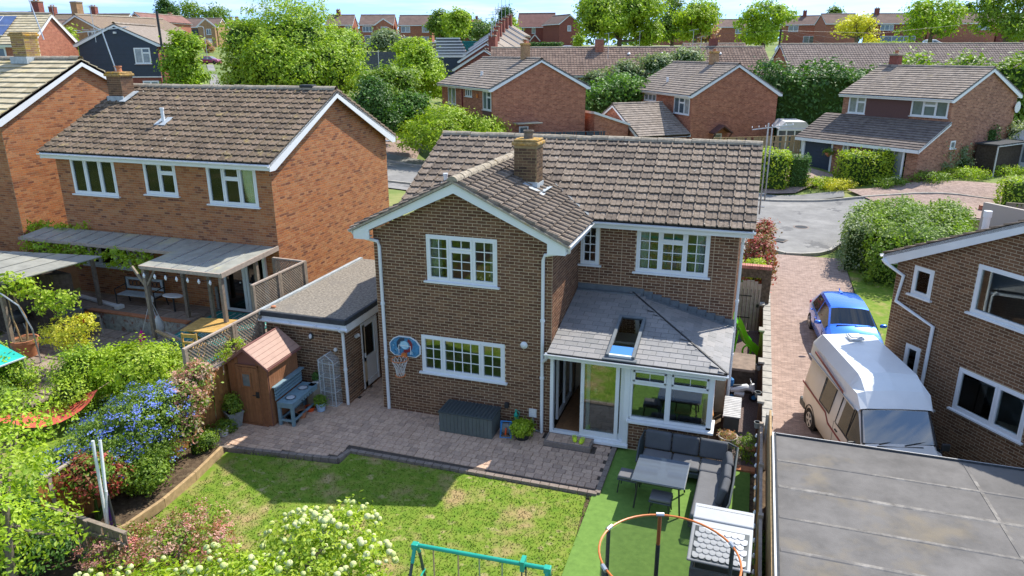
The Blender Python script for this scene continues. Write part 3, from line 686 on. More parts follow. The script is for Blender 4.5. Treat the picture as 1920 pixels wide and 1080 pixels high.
def chimney(parent, x0, x1, y0, y1, z0, z1, bm, mm, pots=1, cap='ridge', real=True, limit=100, pot_m='terra'):
    st = one('chimney', mm, parent, lambda b: b.box(x0, x1, y0, y1, z0, z1))
    if real:
        acc = []
        bricks(None, (x0, y0, 0), (1, 0, 0), 0, x1-x0, z0+.01, z1, acc=acc); bricks(None, (x1, y0, 0), (0, 1, 0), 0, y1-y0, z0+.01, z1, acc=acc); bricks(None, (x0, y1, 0), (0, -1, 0), 0, y1-y0, z0+.01, z1, acc=acc)
        field(BRICK, acc, bm, st, 'brick', 'brickwork', limit)
    one('capping', K[cap], st, lambda b: (b.box(x0-.06, x1+.06, y0-.06, y1+.06, z1, z1+.09), b.box(x0-.02, x1+.02, y0-.02, y1+.02, z1+.09, z1+.15)), bevel=.03)
    for i in range(pots):
        cx = x0+(x1-x0)*(i+.5)/pots; cy = (y0+y1)/2
        one('chimney_pot', K[pot_m], st, lambda b: b.lathe([(.13, z1+.14), (.115, z1+.22), (.11, z1+.30), (.135, z1+.31), (.135, z1+.35), (.09, z1+.35), (.09, z1+.2)], 14, c=(cx, cy, 0)))
    return st
def downpipe(parent, pts, r=.035, mt='white', name='downpipe'):
    b = MB(); b.tube(pts, r, 8)
    for p, q in zip(pts, pts[1:]):
        p = Vector(p); q = Vector(q)
        if abs((q-p).normalized().z) > .9:
            n = int((q-p).length/1.8)
            for i in range(1, n+1): c = p.lerp(q, i/(n+1)); b.tube([c-Vector((0, 0, .03)), c+Vector((0, 0, .03))], r*1.35, 8)
    return b.build(name, K[mt], parent, smooth=True)
def gutter(parent, a, b_, mt='white', r=.06):
    a = Vector(a); b_ = Vector(b_); d = (b_-a); L_ = d.length; d.normalize(); x = d.cross(UP).normalized(); k = 7; V = []
    for y in (0, L_):
        for rr in (r, r*.8):
            for i in range(k): th = PI+PI*i/(k-1); V.append(a+d*y+x*math.cos(th)*rr+UP*math.sin(th)*rr)
    F = []
    for i in range(k-1): F += [(i, i+1, 2*k+i+1, 2*k+i), (k+i+1, k+i, 3*k+i, 3*k+i+1)]
    F += [(0, 2*k, 3*k, k), (k-1, 2*k-1, 4*k-1, 3*k-1)] + [(i+1, i, k+i, k+i+1) for i in range(k-1)] + [(2*k+i, 2*k+i+1, 3*k+i+1, 3*k+i) for i in range(k-1)]
    b = MB(); b.add(V, F); return b.build('gutter', K[mt], parent, fix=False)
def curtain(parent, M, u0, u1, z0, z1, y=.18, mt='curtain'):
    n = 26; V = []; F = []
    for i in range(n+1):
        u = u0+(u1-u0)*i/n; yy = y+.03*math.sin(i*1.5)
        V += [M @ Vector((u, yy, z0)), M @ Vector((u, yy, z1))]
    for i in range(n): F.append((2*i, 2*i+2, 2*i+3, 2*i+1))
    b = MB(); b.add(V, F); return b.build('curtain', K[mt], parent, fix=False)
G8 = lambda: None
# ============================================================ MAIN HOUSE (world axes)
GR = thing('brick_house', (0, 0, 0), 0, 'large brown brick house with white glazed porch and slate lean-to roof, in the middle', 'house')
BM, MM = K['brick_main'], K['mortar_main']
WING = 4.5; D2 = 2.58; XR = 8.44; ZE = 4.78
win_u = (1.40, 3.18, 3.62, 4.755); win_l = (1.165, 3.35, 1.20, 2.19)
rec_s = (4.56, 5.04, 3.60, 4.66); rec_b = (5.99, 7.77, 3.52, 4.66)
gab = lambda u: 4.74+.48*min(u, WING-u)
acc = []
bricks(None, (0, 0, 0), (1, 0, 0), 0, WING, 0, gab, [win_u, win_l], acc=acc)
bricks(None, (WING, 0, 0), (0, 1, 0), 0, D2, 0, 4.72, [(.05, 2.5, 0, 2.30), (.0, .0, 0, 0)], acc=acc)
bricks(None, (0, D2, 0), (1, 0, 0), WING, XR, 2.35, 4.74, [rec_s, rec_b], acc=acc, flem=True)
bricks(None, (XR, D2, 0), (0, 1, 0), 0, 5.6, -.1, 4.74, acc=acc)
bricks(None, (0, -.1, 0), (1, 0, 0), 6.40, 8.2, 0, .72, acc=acc)
bricks(None, (8.2, -.1, 0), (0, 1, 0), 0, 2.6, 0, .72, acc=acc)
bricks(None, (8.2, .05, 0), (0, 1, 0), .35, 2.6, .72, 2.2, acc=acc)
field(BRICK, acc, BM, GR, 'brick', 'brickwork', 300)
b = MB()
slabwall(b, (0, 0, 0), (1, 0, 0), 0, WING, -.2, 4.7, [win_u, win_l])
b.prism([(0, 4.7), (WING, 4.7), (WING, 4.75), (WING/2, 5.82), (0, 4.75)], 0, .22)
slabwall(b, (WING, .22, 0), (0, 1, 0), 0, D2-.22, -.2, 4.75, [(-.1, 2.1, -.3, 2.32)])
slabwall(b, (0, D2, 0), (1, 0, 0), WING, XR, -.2, 4.75, [rec_s, rec_b, (5.2, 7.9, -.3, 2.2)])
slabwall(b, (XR, D2+.22, 0), (0, 1, 0), 0, 5.4, -.9, 4.75)
slabwall(b, (0, 8.2, 0), (-1, 0, 0), -XR, 0, -.9, 4.75)
slabwall(b, (0, .22, 0), (0, -1, 0), -8.0, 0, -.2, 4.75)
slabwall(b, (0, -.1, 0), (1, 0, 0), 6.40, 8.2, -.1, .72, th=.2); slabwall(b, (8.2, .1, 0), (0, 1, 0), 0, 2.45, -.1, .72, th=.2); slabwall(b, (8.2, .42, 0), (0, 1, 0), 0, 2.15, .72, 2.25, th=.2)
b.build('wall', MM, GR)
# main gable at the right side above eaves (tile-height triangle) and rooms behind the windows
one('wall', MM, GR, lambda b: (b.prism([(D2, 4.75), (8.2, 4.75), (5.4, 6.22)], XR-.22, XR, ax='x'), b.prism([(D2, 4.75), (8.2, 4.75), (5.4, 6.22)], 0.01, .22, ax='x')))
one('room_shell', K['plaster'], GR, lambda b: (b.box(.25, XR-.25, 2.62, 8, 2.45, 2.6), b.box(.25, 4.2, .3, 8, 2.45, 2.6), b.box(.25, XR-.25, 5.0, 5.1, .1, 4.6), b.box(4.0, 4.1, .3, 5, .1, 4.6), b.box(5.6, 5.7, 2.9, 5, 2.6, 4.6), b.box(.25, 8.1, 0, 5, -.02, .05) if 0 else b.box(.25, 4.2, .3, 5, -.02, .05)))
# windows
c3 = lambda a, b_, f=.72: cas((0, a, 0, 1, 2, 4), (a, b_, 0, f, 2, 3), (a, b_, f, 1, 2, 1), (b_, 1, 0, 1, 2, 4))
window(GR, (0, 0, 0), (1, 0, 0), *win_u, c3(.33, .665, .70), label='white cottage style window under the gable')
window(GR, (0, 0, 0), (1, 0, 0), *win_l, cas((0, .262, 0, 1, 2, 3), (.262, .725, 0, 1, 4, 3), (.725, 1, 0, 1, 2, 3)), label='wide white window beside the basketball hoop', glass='glass_r')
window(GR, (0, D2, 0), (1, 0, 0), *rec_s, cas((0, 1, 0, 1, 2, 4)), fw_=.05)
window(GR, (0, D2, 0), (1, 0, 0), *rec_b, c3(.335, .67, .72), label='white three light window above the slate roof')
for (u0, u1, z0, z1, yy, s) in ((1.45, 1.72, 3.64, 4.7, 0, 1), (2.95, 3.13, 3.64, 4.7, 0, 1), (7.45, 7.72, 3.56, 4.6, D2, 1), (6.03, 6.3, 3.56, 4.6, D2, 1)):
    curtain(GR, frame((0, yy, 0), (1, 0, 0)), u0, u1, z0, z1, .16)
one('bedhead', K['wood_or'], GR, lambda b: b.box(1.7, 2.9, .42, .47, 3.5, 3.98), bevel=.01)
b = MB()
for i in range(26):
    x = 6.1+i*.062; h = random.uniform(.14, .26)
    for z in (3.55, 3.88): b.box(x, x+.05, 3.0, 3.15, z, z+h)
b.build('book', mat('book_spines', [(.5,.1,.08),(.1,.3,.28),(.6,.5,.4),(.1,.12,.3),(.55,.35,.1)], .7), GR, kind='stuff')
one('shelf', K['wood_or'], GR, lambda b: (b.box(6.0, 7.75, 2.98, 3.2, 3.84, 3.87), b.box(6.0, 7.75, 2.98, 3.2, 4.16, 4.19), b.box(6.0, 7.75, 2.98, 3.2, 3.5, 3.54)))
# roofs
RZ, RY, EZ, EY = 6.45, 5.4, 4.86, 2.2
mp_ = (RZ-EZ)/(RY-EY); wp = .48
mz = lambda y: EZ+(y-EY)*mp_
wz = lambda x: 6.10-abs(x-2.25)*wp
b = MB()
slope(b, (-.42, EY, EZ), (1, 0, 0), (0, 1, mp_), 9.2, math.hypot(RY-EY, RZ-EZ), .06)
slope(b, (8.78, 2*RY-EY, EZ), (-1, 0, 0), (0, -1, mp_), 9.2, math.hypot(RY-EY, RZ-EZ), .06)
slope(b, (4.92, -.3, wz(4.92)), (0, 1, 0), (-1, 0, wp), 5.2, math.hypot(2.67, 2.67*wp), .05)
slope(b, (-.42, 4.9, wz(-.42)), (0, -1, 0), (1, 0, wp), 5.2, math.hypot(2.67, 2.67*wp), .05)
b.build('roof', K['under'], GR)
acc = []
roof_tiles(GR, (-.42, EY, EZ), (1, 0, 0), (0, 1, mp_), 9.2, math.hypot(RY-EY, RZ-EZ), K['tile'], g_=.298, w_=.30, acc=acc, keep=lambda P: not (wz(P.x) > mz(P.y)+.10))
base1, o1 = acc[0]
acc = []
roof_tiles(GR, (4.92, -.3, wz(4.92)), (0, 1, 0), (-1, 0, wp), 5.2, math.hypot(2.67, 2.67*wp), K['tile'], g_=.298, w_=.30, acc=acc, keep=lambda P: not (mz(P.y) > wz(P.x)+.12))
field(base1, o1+acc[0][1], K['tile'], GR, 'roof_tile', 'roof_tiles', 300)
acc = []
roof_tiles(GR, (-.42, 4.9, wz(-.42)), (0, -1, 0), (1, 0, wp), 5.2, math.hypot(2.67, 2.67*wp), K['tile'], acc=acc, keep=lambda P: P.y < 3.2)
roof_tiles(GR, (8.78, 2*RY-EY, EZ), (-1, 0, 0), (0, -1, mp_), 9.2, math.hypot(RY-EY, RZ-EZ), K['tile'], acc=acc)
field(acc[0][0], acc[0][1]+acc[1][1], K['tile'], GR, 'roof_tile', 'roof_tiles', 0)
ridge_run(GR, (-.42, RY, RZ+.03), (8.78, RY, RZ+.03), K['ridge'], limit=40)
ridge_run(GR, (2.25, -.34, 6.13), (2.25, 4.7, 6.13), K['ridge'], limit=40)
one('valley', K['lead'], GR, lambda b: b.beam((4.95, 2.22, 4.90), (2.35, 4.72, 6.12), .16, .02))
# verges: mortar bed under the wing tiles, bargeboards, fascias
b = MB()
for s in (-1, 1): b.beam((2.25, -.31, 6.08), (2.25+s*2.72, -.31, 6.08-2.72*wp), .06, .05)
b.build('verge_mortar', K['ridge'], GR)
b = MB()
def barge(b, xe, x0, y0, y1, zt, sl, dp=.22):
    pass
for s in (-1, 1):
    b = MB(); x_e = 2.25+s*2.62; b.prism([(2.25, 6.04), (x_e, 6.04-2.62*wp), (x_e, 6.04-2.62*wp-.20), (x_e-s*.42, 6.04-2.62*wp-.20), (x_e-s*.42, 6.04-2.20*wp-.16), (2.25, 5.82)], -.29, -.255)
    b.build('bargeboard', K['white'], GR, fix=True)
for nm, q in (('soffit', (-.335, -.02, -.25, 0, 4.605, 4.63)), ('soffit', (WING+.02, 4.85, -.25, 2.3, 4.605, 4.625)), ('soffit', (4.89, 8.74, 2.265, D2+.01, 4.665, 4.69)), ('fascia', (-.37, -.34, -.25, 2.3, 4.6, 4.8)), ('fascia', (4.855, 4.885, -.25, 2.23, 4.60, 4.80)), ('fascia', (4.89, 8.75, 2.235, 2.262, 4.66, 4.84))): one(nm, K['white'], GR, lambda b: b.box(*q))
b = MB()
b.prism([(2.2, 4.86), (5.4, 6.45), (8.6, 4.86), (8.6, 4.68), (5.4, 6.24), (2.2, 4.68)], 8.72, 8.75, ax='x'); b.prism([(2.2, 4.86), (5.4, 6.45), (8.6, 4.86), (8.6, 4.68), (5.4, 6.24), (2.2, 4.68)], -.42, -.39, ax='x')
b.build('bargeboard', K['white'], GR)
gutter(GR, (4.94, -.32, 4.80), (4.94, 2.2, 4.80)); gutter(GR, (8.80, 2.17, 4.82), (4.94, 2.17, 4.82)); gutter(GR, (-.44, 2.2, 4.80), (-.44, -.32, 4.80))
downpipe(GR, [(-.44, -.24, 4.76), (-.44, -.12, 4.62), (.16, -.08, 4.50), (.18, -.06, 4.36), (.18, -.06, .02)], .042)
downpipe(GR, [(4.94, -.24, 4.76), (4.92, -.14, 4.64), (4.34, -.08, 4.50), (4.30, -.06, 4.38), (4.30, -.06, .02)], .042)
downpipe(GR, [(8.56, 2.35, 4.78), (8.53, 2.5, 4.6), (8.52, 2.62, 4.4), (8.52, 2.62, .1)], .035)
chimney(GR, 2.88, 3.46, 2.2, 2.76, 5.35, 6.62, mat('sooty_brick', [(.07,.045,.032),(.11,.07,.045),(.17,.105,.06),(.085,.055,.038)], .85, noise=(30, .3), bump=(60, .4)), mat('ochre_mortar', [(.30,.23,.12)], .95, noise=(9, .2)), cap='lichen', pot_m='bark')
one('lead_flashing', K['lead_l'], GR, lambda b: (b.box(2.84, 3.50, 2.165, 2.195, 5.5, 5.72), b.box(3.462, 3.485, 2.17, 2.8, 5.45, 5.68), b.beam((3.18, 2.08, wz(3.18)+.06), (3.72, 2.08, wz(3.72)+.06), .34, .012), b.beam((3.6, 2.1, wz(3.6)+.065), (3.6, 2.85, wz(3.6)+.065), .22, .012)))
def vent(parent, x, y, z, sl, h=.42, wdt=.45):
    v = one('vent_pipe', K['white'], parent, lambda b: (b.tube([(x, y, z-.1), (x, y, z+h)], .055, 12), b.tube([(x, y, z+h-.01), (x, y, z+h+.05)], .07, 12)), smooth=True)
    one('flashing', K['lead_l'], v, lambda b: b.beam((x, y-.22, z-.22*sl+.07), (x, y+.22, z+.22*sl+.07), wdt, .02))
vent(GR, .67, 2.95, mz(2.95), mp_)
one('floodlight', K['white'], GR, lambda b: b.lathe([(.085, 0), (.09, .03), (.05, .06), (.03, .08)], 14, M=Matrix.Translation((3.84, 0, 2.24)) @ Matrix.Rotation(PI/2, 4, 'X')), smooth=True)
one('air_vent', K['white_b'], GR, lambda b: [b.box(3.97, 4.16, -.03, 0, .38, .60)]+[b.box(3.98, 4.15, -.045, -.03, .40+i*.045, .42+i*.045) for i in range(5)])
one('drain_pipe', K['pot_grey'], GR, lambda b: b.tube([(4.08, -.05, .35), (4.08, -.05, .06), (4.24, -.05, .04)], .028, 8))
one('dpc_stain', K['mortar_main'], GR, lambda b: b.box(0, .01, 0, .01, 0, .01)) if 0 else None
# ---- glazed porch with slate roof
FL_Z = .13
b = MB()
for i in range(24):
    x0 = 4.6+i*.15; b.box(x0, x0+.146, .0, 2.55, FL_Z-.05, FL_Z, r=random.random())
b.build('floorboard', K['wood_floor'], GR, kind='stuff')
b = MB(); z1 = 2.12
b.box(4.52, 4.60, -.14, .0, .08, z1); b.box(6.27, 6.40, -.14, .0, .08, z1); b.box(4.52, 8.22, -.16, .02, z1, 2.24); b.box(4.6, 6.27, -.14, 0, .10, .17); b.box(4.50, 6.42, -.22, -.0, .04, .105)
b.box(6.42, 8.24, -.13, .0, .78, .84); b.box(6.42, 8.24, -.13, 0, 2.02, z1); b.box(7.20, 7.32, -.13, 0, .84, 2.02); b.box(8.12, 8.24, -.13, .3, .78, z1); b.box(6.40, 6.46, -.13, 0, .84, 2.02)
for (a, c) in ((6.46, 7.20), (7.32, 8.12)): b.box(a, c, -.12, -.01, 1.66, 1.74); b.box(a+.0, a+.05, -.15, -.13, 1.74, 2.02); b.box(c-.05, c, -.15, -.13, 1.74, 2.02); b.box(a, c, -.15, -.13, 1.97, 2.02); b.box(a, c, -.15, -.13, 1.74, 1.79)
b.box(6.36, 8.30, -.24, .0, .72, .775); b.box(8.24, 8.30, 0, .42, .72, .775)
PF = b.build('porch_frame', K['white'], GR, bevel=.006)
for (a, c, d_, e) in ((6.46, 7.20, .84, 1.66), (7.32, 8.12, .84, 1.66), (6.51, 7.15, 1.79, 1.97), (7.37, 8.07, 1.79, 1.97)): one('pane', K['glass_r'], PF, lambda q: q.box(a, c, -.075, -.065, d_, e))
one('glazing_bar', K['white'], PF, lambda q: (q.box(6.82, 6.835, -.085, -.055, 1.79, 1.97), q.box(7.71, 7.725, -.085, -.055, 1.79, 1.97)))
def sliding(x0, x1, y, name, lab=None):
    d_ = one(name, K['white'], GR, lambda b: (b.box(x0, x0+.085, y-.03, y+.02, .17, z1-.02), b.box(x1-.085, x1, y-.03, y+.02, .17, z1-.02), b.box(x0+.085, x1-.085, y-.03, y+.02, .17, .30), b.box(x0+.085, x1-.085, y-.03, y+.02, z1-.11, z1-.02)), label=lab)
    one('pane', K['glass_r'], d_, lambda q: q.box(x0+.085, x1-.085, y-.008, y, .30, z1-.11)); return d_
dd = sliding(5.25, 6.15, -.085, 'sliding_door'); one('handle', K['lamp'], dd, lambda b: b.box(5.28, 5.30, -.14, -.115, 1.0, 1.25)); sliding(5.38, 6.26, -.03, 'sliding_door')
# things seen through the porch glass
TB = thing('dining_table', (7.75, 1.1, FL_Z), .1, 'orange wood dining table behind the porch window glass', 'table')
one('tabletop', K['wood_or'], TB, lambda b: b.box(-.45, .45, -.7, .7, .70, .74), bevel=.01)
for sx in (-1, 1):
    for sy in (-1, 1): one('leg', K['charcoal'], TB, lambda b: b.box(sx*.38-.03, sx*.38+.03, sy*.6-.03, sy*.6+.03, 0, .70))
CHR = thing('dining_chair', (7.2, .75, FL_Z), .3, 'dining chair pulled up to the orange table inside the porch', 'chair')
one('seat', K['cushion_l'], CHR, lambda b: b.box(-.22, .22, -.22, .22, .42, .47), bevel=.01); one('backrest', K['cushion_l'], CHR, lambda b: b.box(-.22, -.18, -.22, .22, .47, .9), bevel=.01)
for sx in (-1, 1):
    for sy in (-1, 1): one('leg', K['black'], CHR, lambda b: b.box(sx*.19-.015, sx*.19+.015, sy*.19-.015, sy*.19+.015, 0, .42))
BX = thing('shoe_cabinet', (5.28, 1.9, FL_Z), 0, 'wooden cabinet with bags on it inside the open porch door', 'cabinet')
one('carcass', K['gold'], BX, lambda b: b.box(-.28, .28, -.2, .2, 0, .8), bevel=.01); one('bag', K['canvas_g'], BX, lambda b: b.lathe([(.18, .8), (.25, .9), (.24, 1.15), (.1, 1.3)], 12)); one('knob', K['steel'], BX, lambda b: b.lathe([(.06, 0), (.05, .03), (.01, .04)], 10, M=Matrix.Translation((-.02, -.2, .35)) @ Matrix.Rotation(PI/2, 4, 'X')))
# inner white patio door on the wing side wall
one('inner_door', K['white'], GR, lambda b: (b.box(4.50, 4.56, .5, .58, .13, 2.15), b.box(4.50, 4.56, 1.9, 1.98, .13, 2.15), b.box(4.50, 4.56, .58, 1.9, 2.07, 2.15), b.box(4.50, 4.56, 1.2, 1.28, .13, 2.07), b.box(4.50, 4.56, .58, 1.2, .13, .25), b.box(4.50, 4.56, 1.28, 1.9, .13, .25)))
# slate roof: front slope + hipped right slope
pA = .215; EA = 2.30; EAy = -.42; EX = 8.48; pB = .255
zA = lambda y: EA+(y-EAy)*pA
zB = lambda x: EA+(EX-x)*pB
b = MB(); dA = 3.0
zt = zA(2.58)
hx_ = EX-(zt-EA)/pB
b.add([(4.52, EAy, EA), (EX, EAy, EA), (hx_, 2.58, zt), (4.52, 2.58, zt), (EX, 2.58, EA), (4.52, EAy, EA-.06), (EX, EAy, EA-.06), (EX, 2.58, EA-.06)], [(0, 1, 2, 3), (1, 4, 2), (5, 6, 1, 0), (6, 7, 4, 1)])
b.build('porch_roof', K['under'], GR)
SLT = ([(-.5,0,.010),(.5,0,.010),(.5,1,.0),(-.5,1,.0),(-.5,0,.0),(.5,0,.0)], [(0,1,2,3),(4,5,1,0),(0,3,2,1)][:2])
acc = []
sky_ = (5.86, 6.50, -.36, 1.30)
def slates(O, ud, upv, wd, ln, keep):
    ud = Vector(ud); v = Vector(upv).normalized(); n = ud.cross(v); Q = Matrix((ud, v, n)).transposed().to_4x4(); Q.translation = Vector(O)
    rows = int(ln/.19)+1; k = 0
    for r_ in range(rows):
        u = -(.15 if r_ % 2 else 0)
        while u < wd:
            p = Q @ Vector((u+.15, r_*.19+.1, 0))
            if keep(p, Q @ Vector((u+.15, r_*.19, 0))):
                hole = [(sky_[0]-4.52, sky_[1]-4.52)] if upv[1] > 0 and sky_[2]-.1 < p.y < sky_[3] else []
                for (a, c) in cutout(max(u, 0), min(u+.30, wd), hole):
                    if c-a < .03: continue
                    S = Matrix.Identity(4); S[0][0] = c-a-.006; S[1][1] = .215; S[2][2] = 1.0; S[0][3] = (a+c)/2; S[1][3] = r_*.19; S[2][3] = .012+random.random()*.003
                    acc.append(Q @ S @ Matrix.Rotation(random.uniform(-.006, .006), 4, 'Z'))
            u += .30
slates((4.52, EAy-.02, EA), (1, 0, 0), (0, 1, pA), EX-4.52, 3.07, lambda p, q: zA(p.y) < zB(p.x)+.02 and p.y < 2.6)
slates((EX+.02, EAy, EA), (0, 1, 0), (-1, 0, pB), 3.0, 2.9, lambda p, q: zB(p.x) < zA(p.y)+.01 and p.y < 2.6)
field(SLT, acc, K['slate'], GR, 'slate', 'slates', 300)
one('hip_trim', K['black'], GR, lambda b: b.beam((EX+.01, EAy, EA+.035), (hx_, 2.55, zt+.03), .035, .02))
one('lead_flashing', K['lead'], GR, lambda b: (b.box(4.52, hx_+.1, 2.53, 2.57, zt-.02, zt+.14), b.box(4.52, hx_+.1, 2.40, 2.55, zt-.02, zt+.012), [b.box(hx_+.05+i*.225, hx_+.29+i*.225, 2.535, 2.568, zB(hx_+.3+i*.225)-.02, zB(hx_+.05+i*.225)+.14) for i in range(11)], b.beam((hx_, 2.47, zt+.02), (EX, 2.47, EA+.035), .16, .012)))
for nm, q in (('soffit', (4.52, 8.43, -.35, -.165, 2.245, 2.27)), ('fascia', (4.5, 8.436, -.385, -.357, 2.14, 2.30)), ('fascia', (8.44, 8.468, -.36, 2.56, 2.14, 2.30))): one(nm, K['white'], GR, lambda b: b.box(*q))
gutter(GR, (8.52, -.46, 2.29), (4.46, -.46, 2.29)); downpipe(GR, [(4.50, -.44, 2.24), (4.46, -.34, 2.08), (4.40, -.16, 2.0), (4.32, -.10, 1.9)], .035)
one('downpipe', K['white'], GR, lambda b: b.tube([(8.5, 2.4, 2.24), (8.5, 2.5, 2.1), (8.5, 2.5, .1)], .03, 8))
# roof window
t_ = math.atan(pA); Q = Matrix.Translation((0, EAy, EA+.03)) @ Matrix.Rotation(t_, 4, 'X'); s0, s1 = .06, 1.76
rw = one('roof_window', K['lead'], GR, lambda b: (b.box(sky_[0], sky_[0]+.07, s0, s1, 0, .09, Q), b.box(sky_[1]-.07, sky_[1], s0, s1, 0, .09, Q), b.box(sky_[0]+.07, sky_[1]-.07, s1-.08, s1, 0, .09, Q), b.box(sky_[0]-.06, sky_[1]+.06, s0-.1, s0, -.0, .03, Q)))
one('pane', glassmat('roof_glass', tint=(.35, .42, .46), refl=.10, clear=.8), rw, lambda b: b.box(sky_[0]+.07, sky_[1]-.07, s0+.05, s1-.08, .05, .06, Q))
one('sash', K['white'], rw, lambda b: (b.box(sky_[0]+.07, sky_[1]-.07, s0, s0+.05, 0, .085, Q), b.box(sky_[0]+.071, sky_[0]+.09, s0+.05, s1-.08, -.1, .05, Q), b.box(sky_[1]-.09, sky_[1]-.071, s0+.05, s1-.08, -.1, .05, Q)))
one('pane_cover', mat('sky_blue_strip', [(.03,.20,.55)], .5, noise=None), rw, lambda b: b.box(sky_[0]+.072, sky_[1]-.072, s0+.05, s0+.40, .061, .066, Q))  # flat blue strip laid over the lower end of the pane

# ============================================================ FLAT ROOF GARAGE of the main plot
GA = thing('flat_roof_garage', (-.95, -.12, 0), 0, 'flat roofed brick garage with chipped felt roof between the two nearest houses', 'garage')
gw, gd, gh = 2.35, 5.1, 2.12
dr = (.80, 1.68, .05, 1.95)
b = MB(); slabwall(b, (-gw, 0, 0), (1, 0, 0), 0, gw, -.1, gh); slabwall(b, (0, .22, 0), (0, 1, 0), 0, gd-.22, -.1, gh, [dr[:2]+dr[2:]]); slabwall(b, (-gw, gd, 0), (0, -1, 0), 0, gd-.22, -.1, gh); slabwall(b, (0, gd, 0), (-1, 0, 0), .22, gw-.22, -.1, gh)
b.build('wall', K['mortar_main'], GA)
acc = []; bricks(None, (-gw, 0, 0), (1, 0, 0), 0, gw, 0, gh, acc=acc); bricks(None, (0, 0, 0), (0, 1, 0), 0, gd, 0, gh, [dr], acc=acc); field(BRICK, acc, K['brick_garage'], GA, 'brick', 'brickwork', 300)
b = MB(); b.box(-gw-.0, .10, -.12, gd+.1, gh+.10, gh+.26); b.build('roof', K['felt'], GA)
b = MB(); b.box(-gw-.06, .16, -.19, -.08, gh+.16, gh+.30); b.box(.08, .17, -.08, gd+.1, gh+.16, gh+.30); b.build('roof_upstand', K['felt_edge'], GA, bevel=.02)
one('roof_edge_flashing', K['lead_l'], GA, lambda b: b.box(-gw-.10, -gw+.0, -.2, gd+.1, gh+.20, gh+.31))
one('fascia', K['white_b'], GA, lambda b: (b.box(-gw-.06, .14, -.155, -.13, gh-.02, gh+.155), b.box(.14, .165, -.155, gd, gh-.04, gh+.155)))
gutter(GA, (.2, -.22, gh+.08), (-gw-.1, -.22, gh+.08)); b = MB()
for x in (-2.0, -1.45, -.7, -.05): b.box(x-.012, x+.012, -.29, -.155, gh+.07, gh+.10)
b.build('gutter_bracket', K['white'], GA)
downpipe(GA, [(.02, -.24, gh+.04), (.0, -.07, gh-.1), (.0, -.07, .02)], .038)
M_ = frame((0, 0, 0), (0, 1, 0))
dv = one('door', K['white'], GA, lambda b: (b.box(dr[0], dr[0]+.07, -.01, .08, .05, 1.95, M_), b.box(dr[1]-.07, dr[1], -.01, .08, .05, 1.95, M_), b.box(dr[0]+.07, dr[1]-.07, -.01, .08, 1.88, 1.95, M_), b.box(dr[0]+.08, dr[1]-.08, .0, .06, .06, .22, M_), b.box(dr[0]+.08, dr[1]-.08, .02, .05, .22, .82, M_), b.box(dr[0]+.08, dr[1]-.08, .0, .06, .82, .92, M_), b.box(dr[0]+.08, dr[0]+.17, .0, .06, .92, 1.87, M_), b.box(dr[1]-.17, dr[1]-.08, .0, .06, .92, 1.87, M_), b.box(dr[0]+.17, dr[1]-.17, .0, .06, 1.80, 1.87, M_)), label='pale door with a blue curtain behind its glass')
one('pane', K['glass'], dv, lambda b: b.box(dr[0]+.17, dr[1]-.17, .03, .035, .92, 1.80, M_)); one('handle', K['white_b'], dv, lambda b: b.box(dr[0]+.11, dr[0]+.13, -.05, -.01, .95, 1.08, M_))
one('blue_panel', K['binblue'], dv, lambda b: b.box(dr[0]+.17, dr[1]-.17, .1, .11, 1.0, 1.45, M_))
one('bulkhead_lamp', K['black'], GA, lambda b: b.lathe([(.075, 0), (.08, .04), (.06, .05)], 12, M=Matrix.Translation((-.98, 0, 1.82)) @ Matrix.Rotation(PI/2, 4, 'X') @ Matrix.Diagonal((.8, 1.3, 1, 1))))
one('lamp_glass', K['lamp'], GA, lambda b: b.lathe([(.055, .045), (.045, .08), (.01, .09)], 12, M=Matrix.Translation((-.98, 0, 1.82)) @ Matrix.Rotation(PI/2, 4, 'X') @ Matrix.Diagonal((.8, 1.3, 1, 1))))
one('bulkhead_lamp', K['pot_white'], GA, lambda b: b.tube([(.02, .5, 1.72), (.12, .5, 1.78)], .05, 10)); one('bulkhead_lamp', K['pot_white'], GA, lambda b: b.lathe([(.05, 0), (.05, .05), (.02, .07)], 12, M=Matrix.Translation((-.28, 0, 1.52)) @ Matrix.Rotation(PI/2, 4, 'X')))
tag(one('pebble', K['terra'], None, lambda b: b.lathe([(.02, 0), (.07, .02), (.06, .05), (.02, .06)], 9, c=(-3.18, .1, gh+.26))), 'round pink stone lying on the near left corner of the garage roof', 'stone')

def gablewall(b, xx, y0, y1, zb, ztop, holes, th=.22):
    ys = sorted({y0, y1, (y0+y1)/2} | {min(max(v, y0), y1) for h in holes for v in h[:2]})
    for a, c in zip(ys, ys[1:]):
        if c-a < 1e-4: continue
        m_ = (a+c)/2; zz = zb
        for (h0, h1) in sorted((h[2], h[3]) for h in holes if h[0] < m_ < h[1]): b.prism([(a, zz), (c, zz), (c, h0), (a, h0)], xx-th, xx, ax='x'); zz = h1
        b.prism([(a, zz), (c, zz), (c, ztop(c)), (a, ztop(a))], xx-th, xx, ax='x')
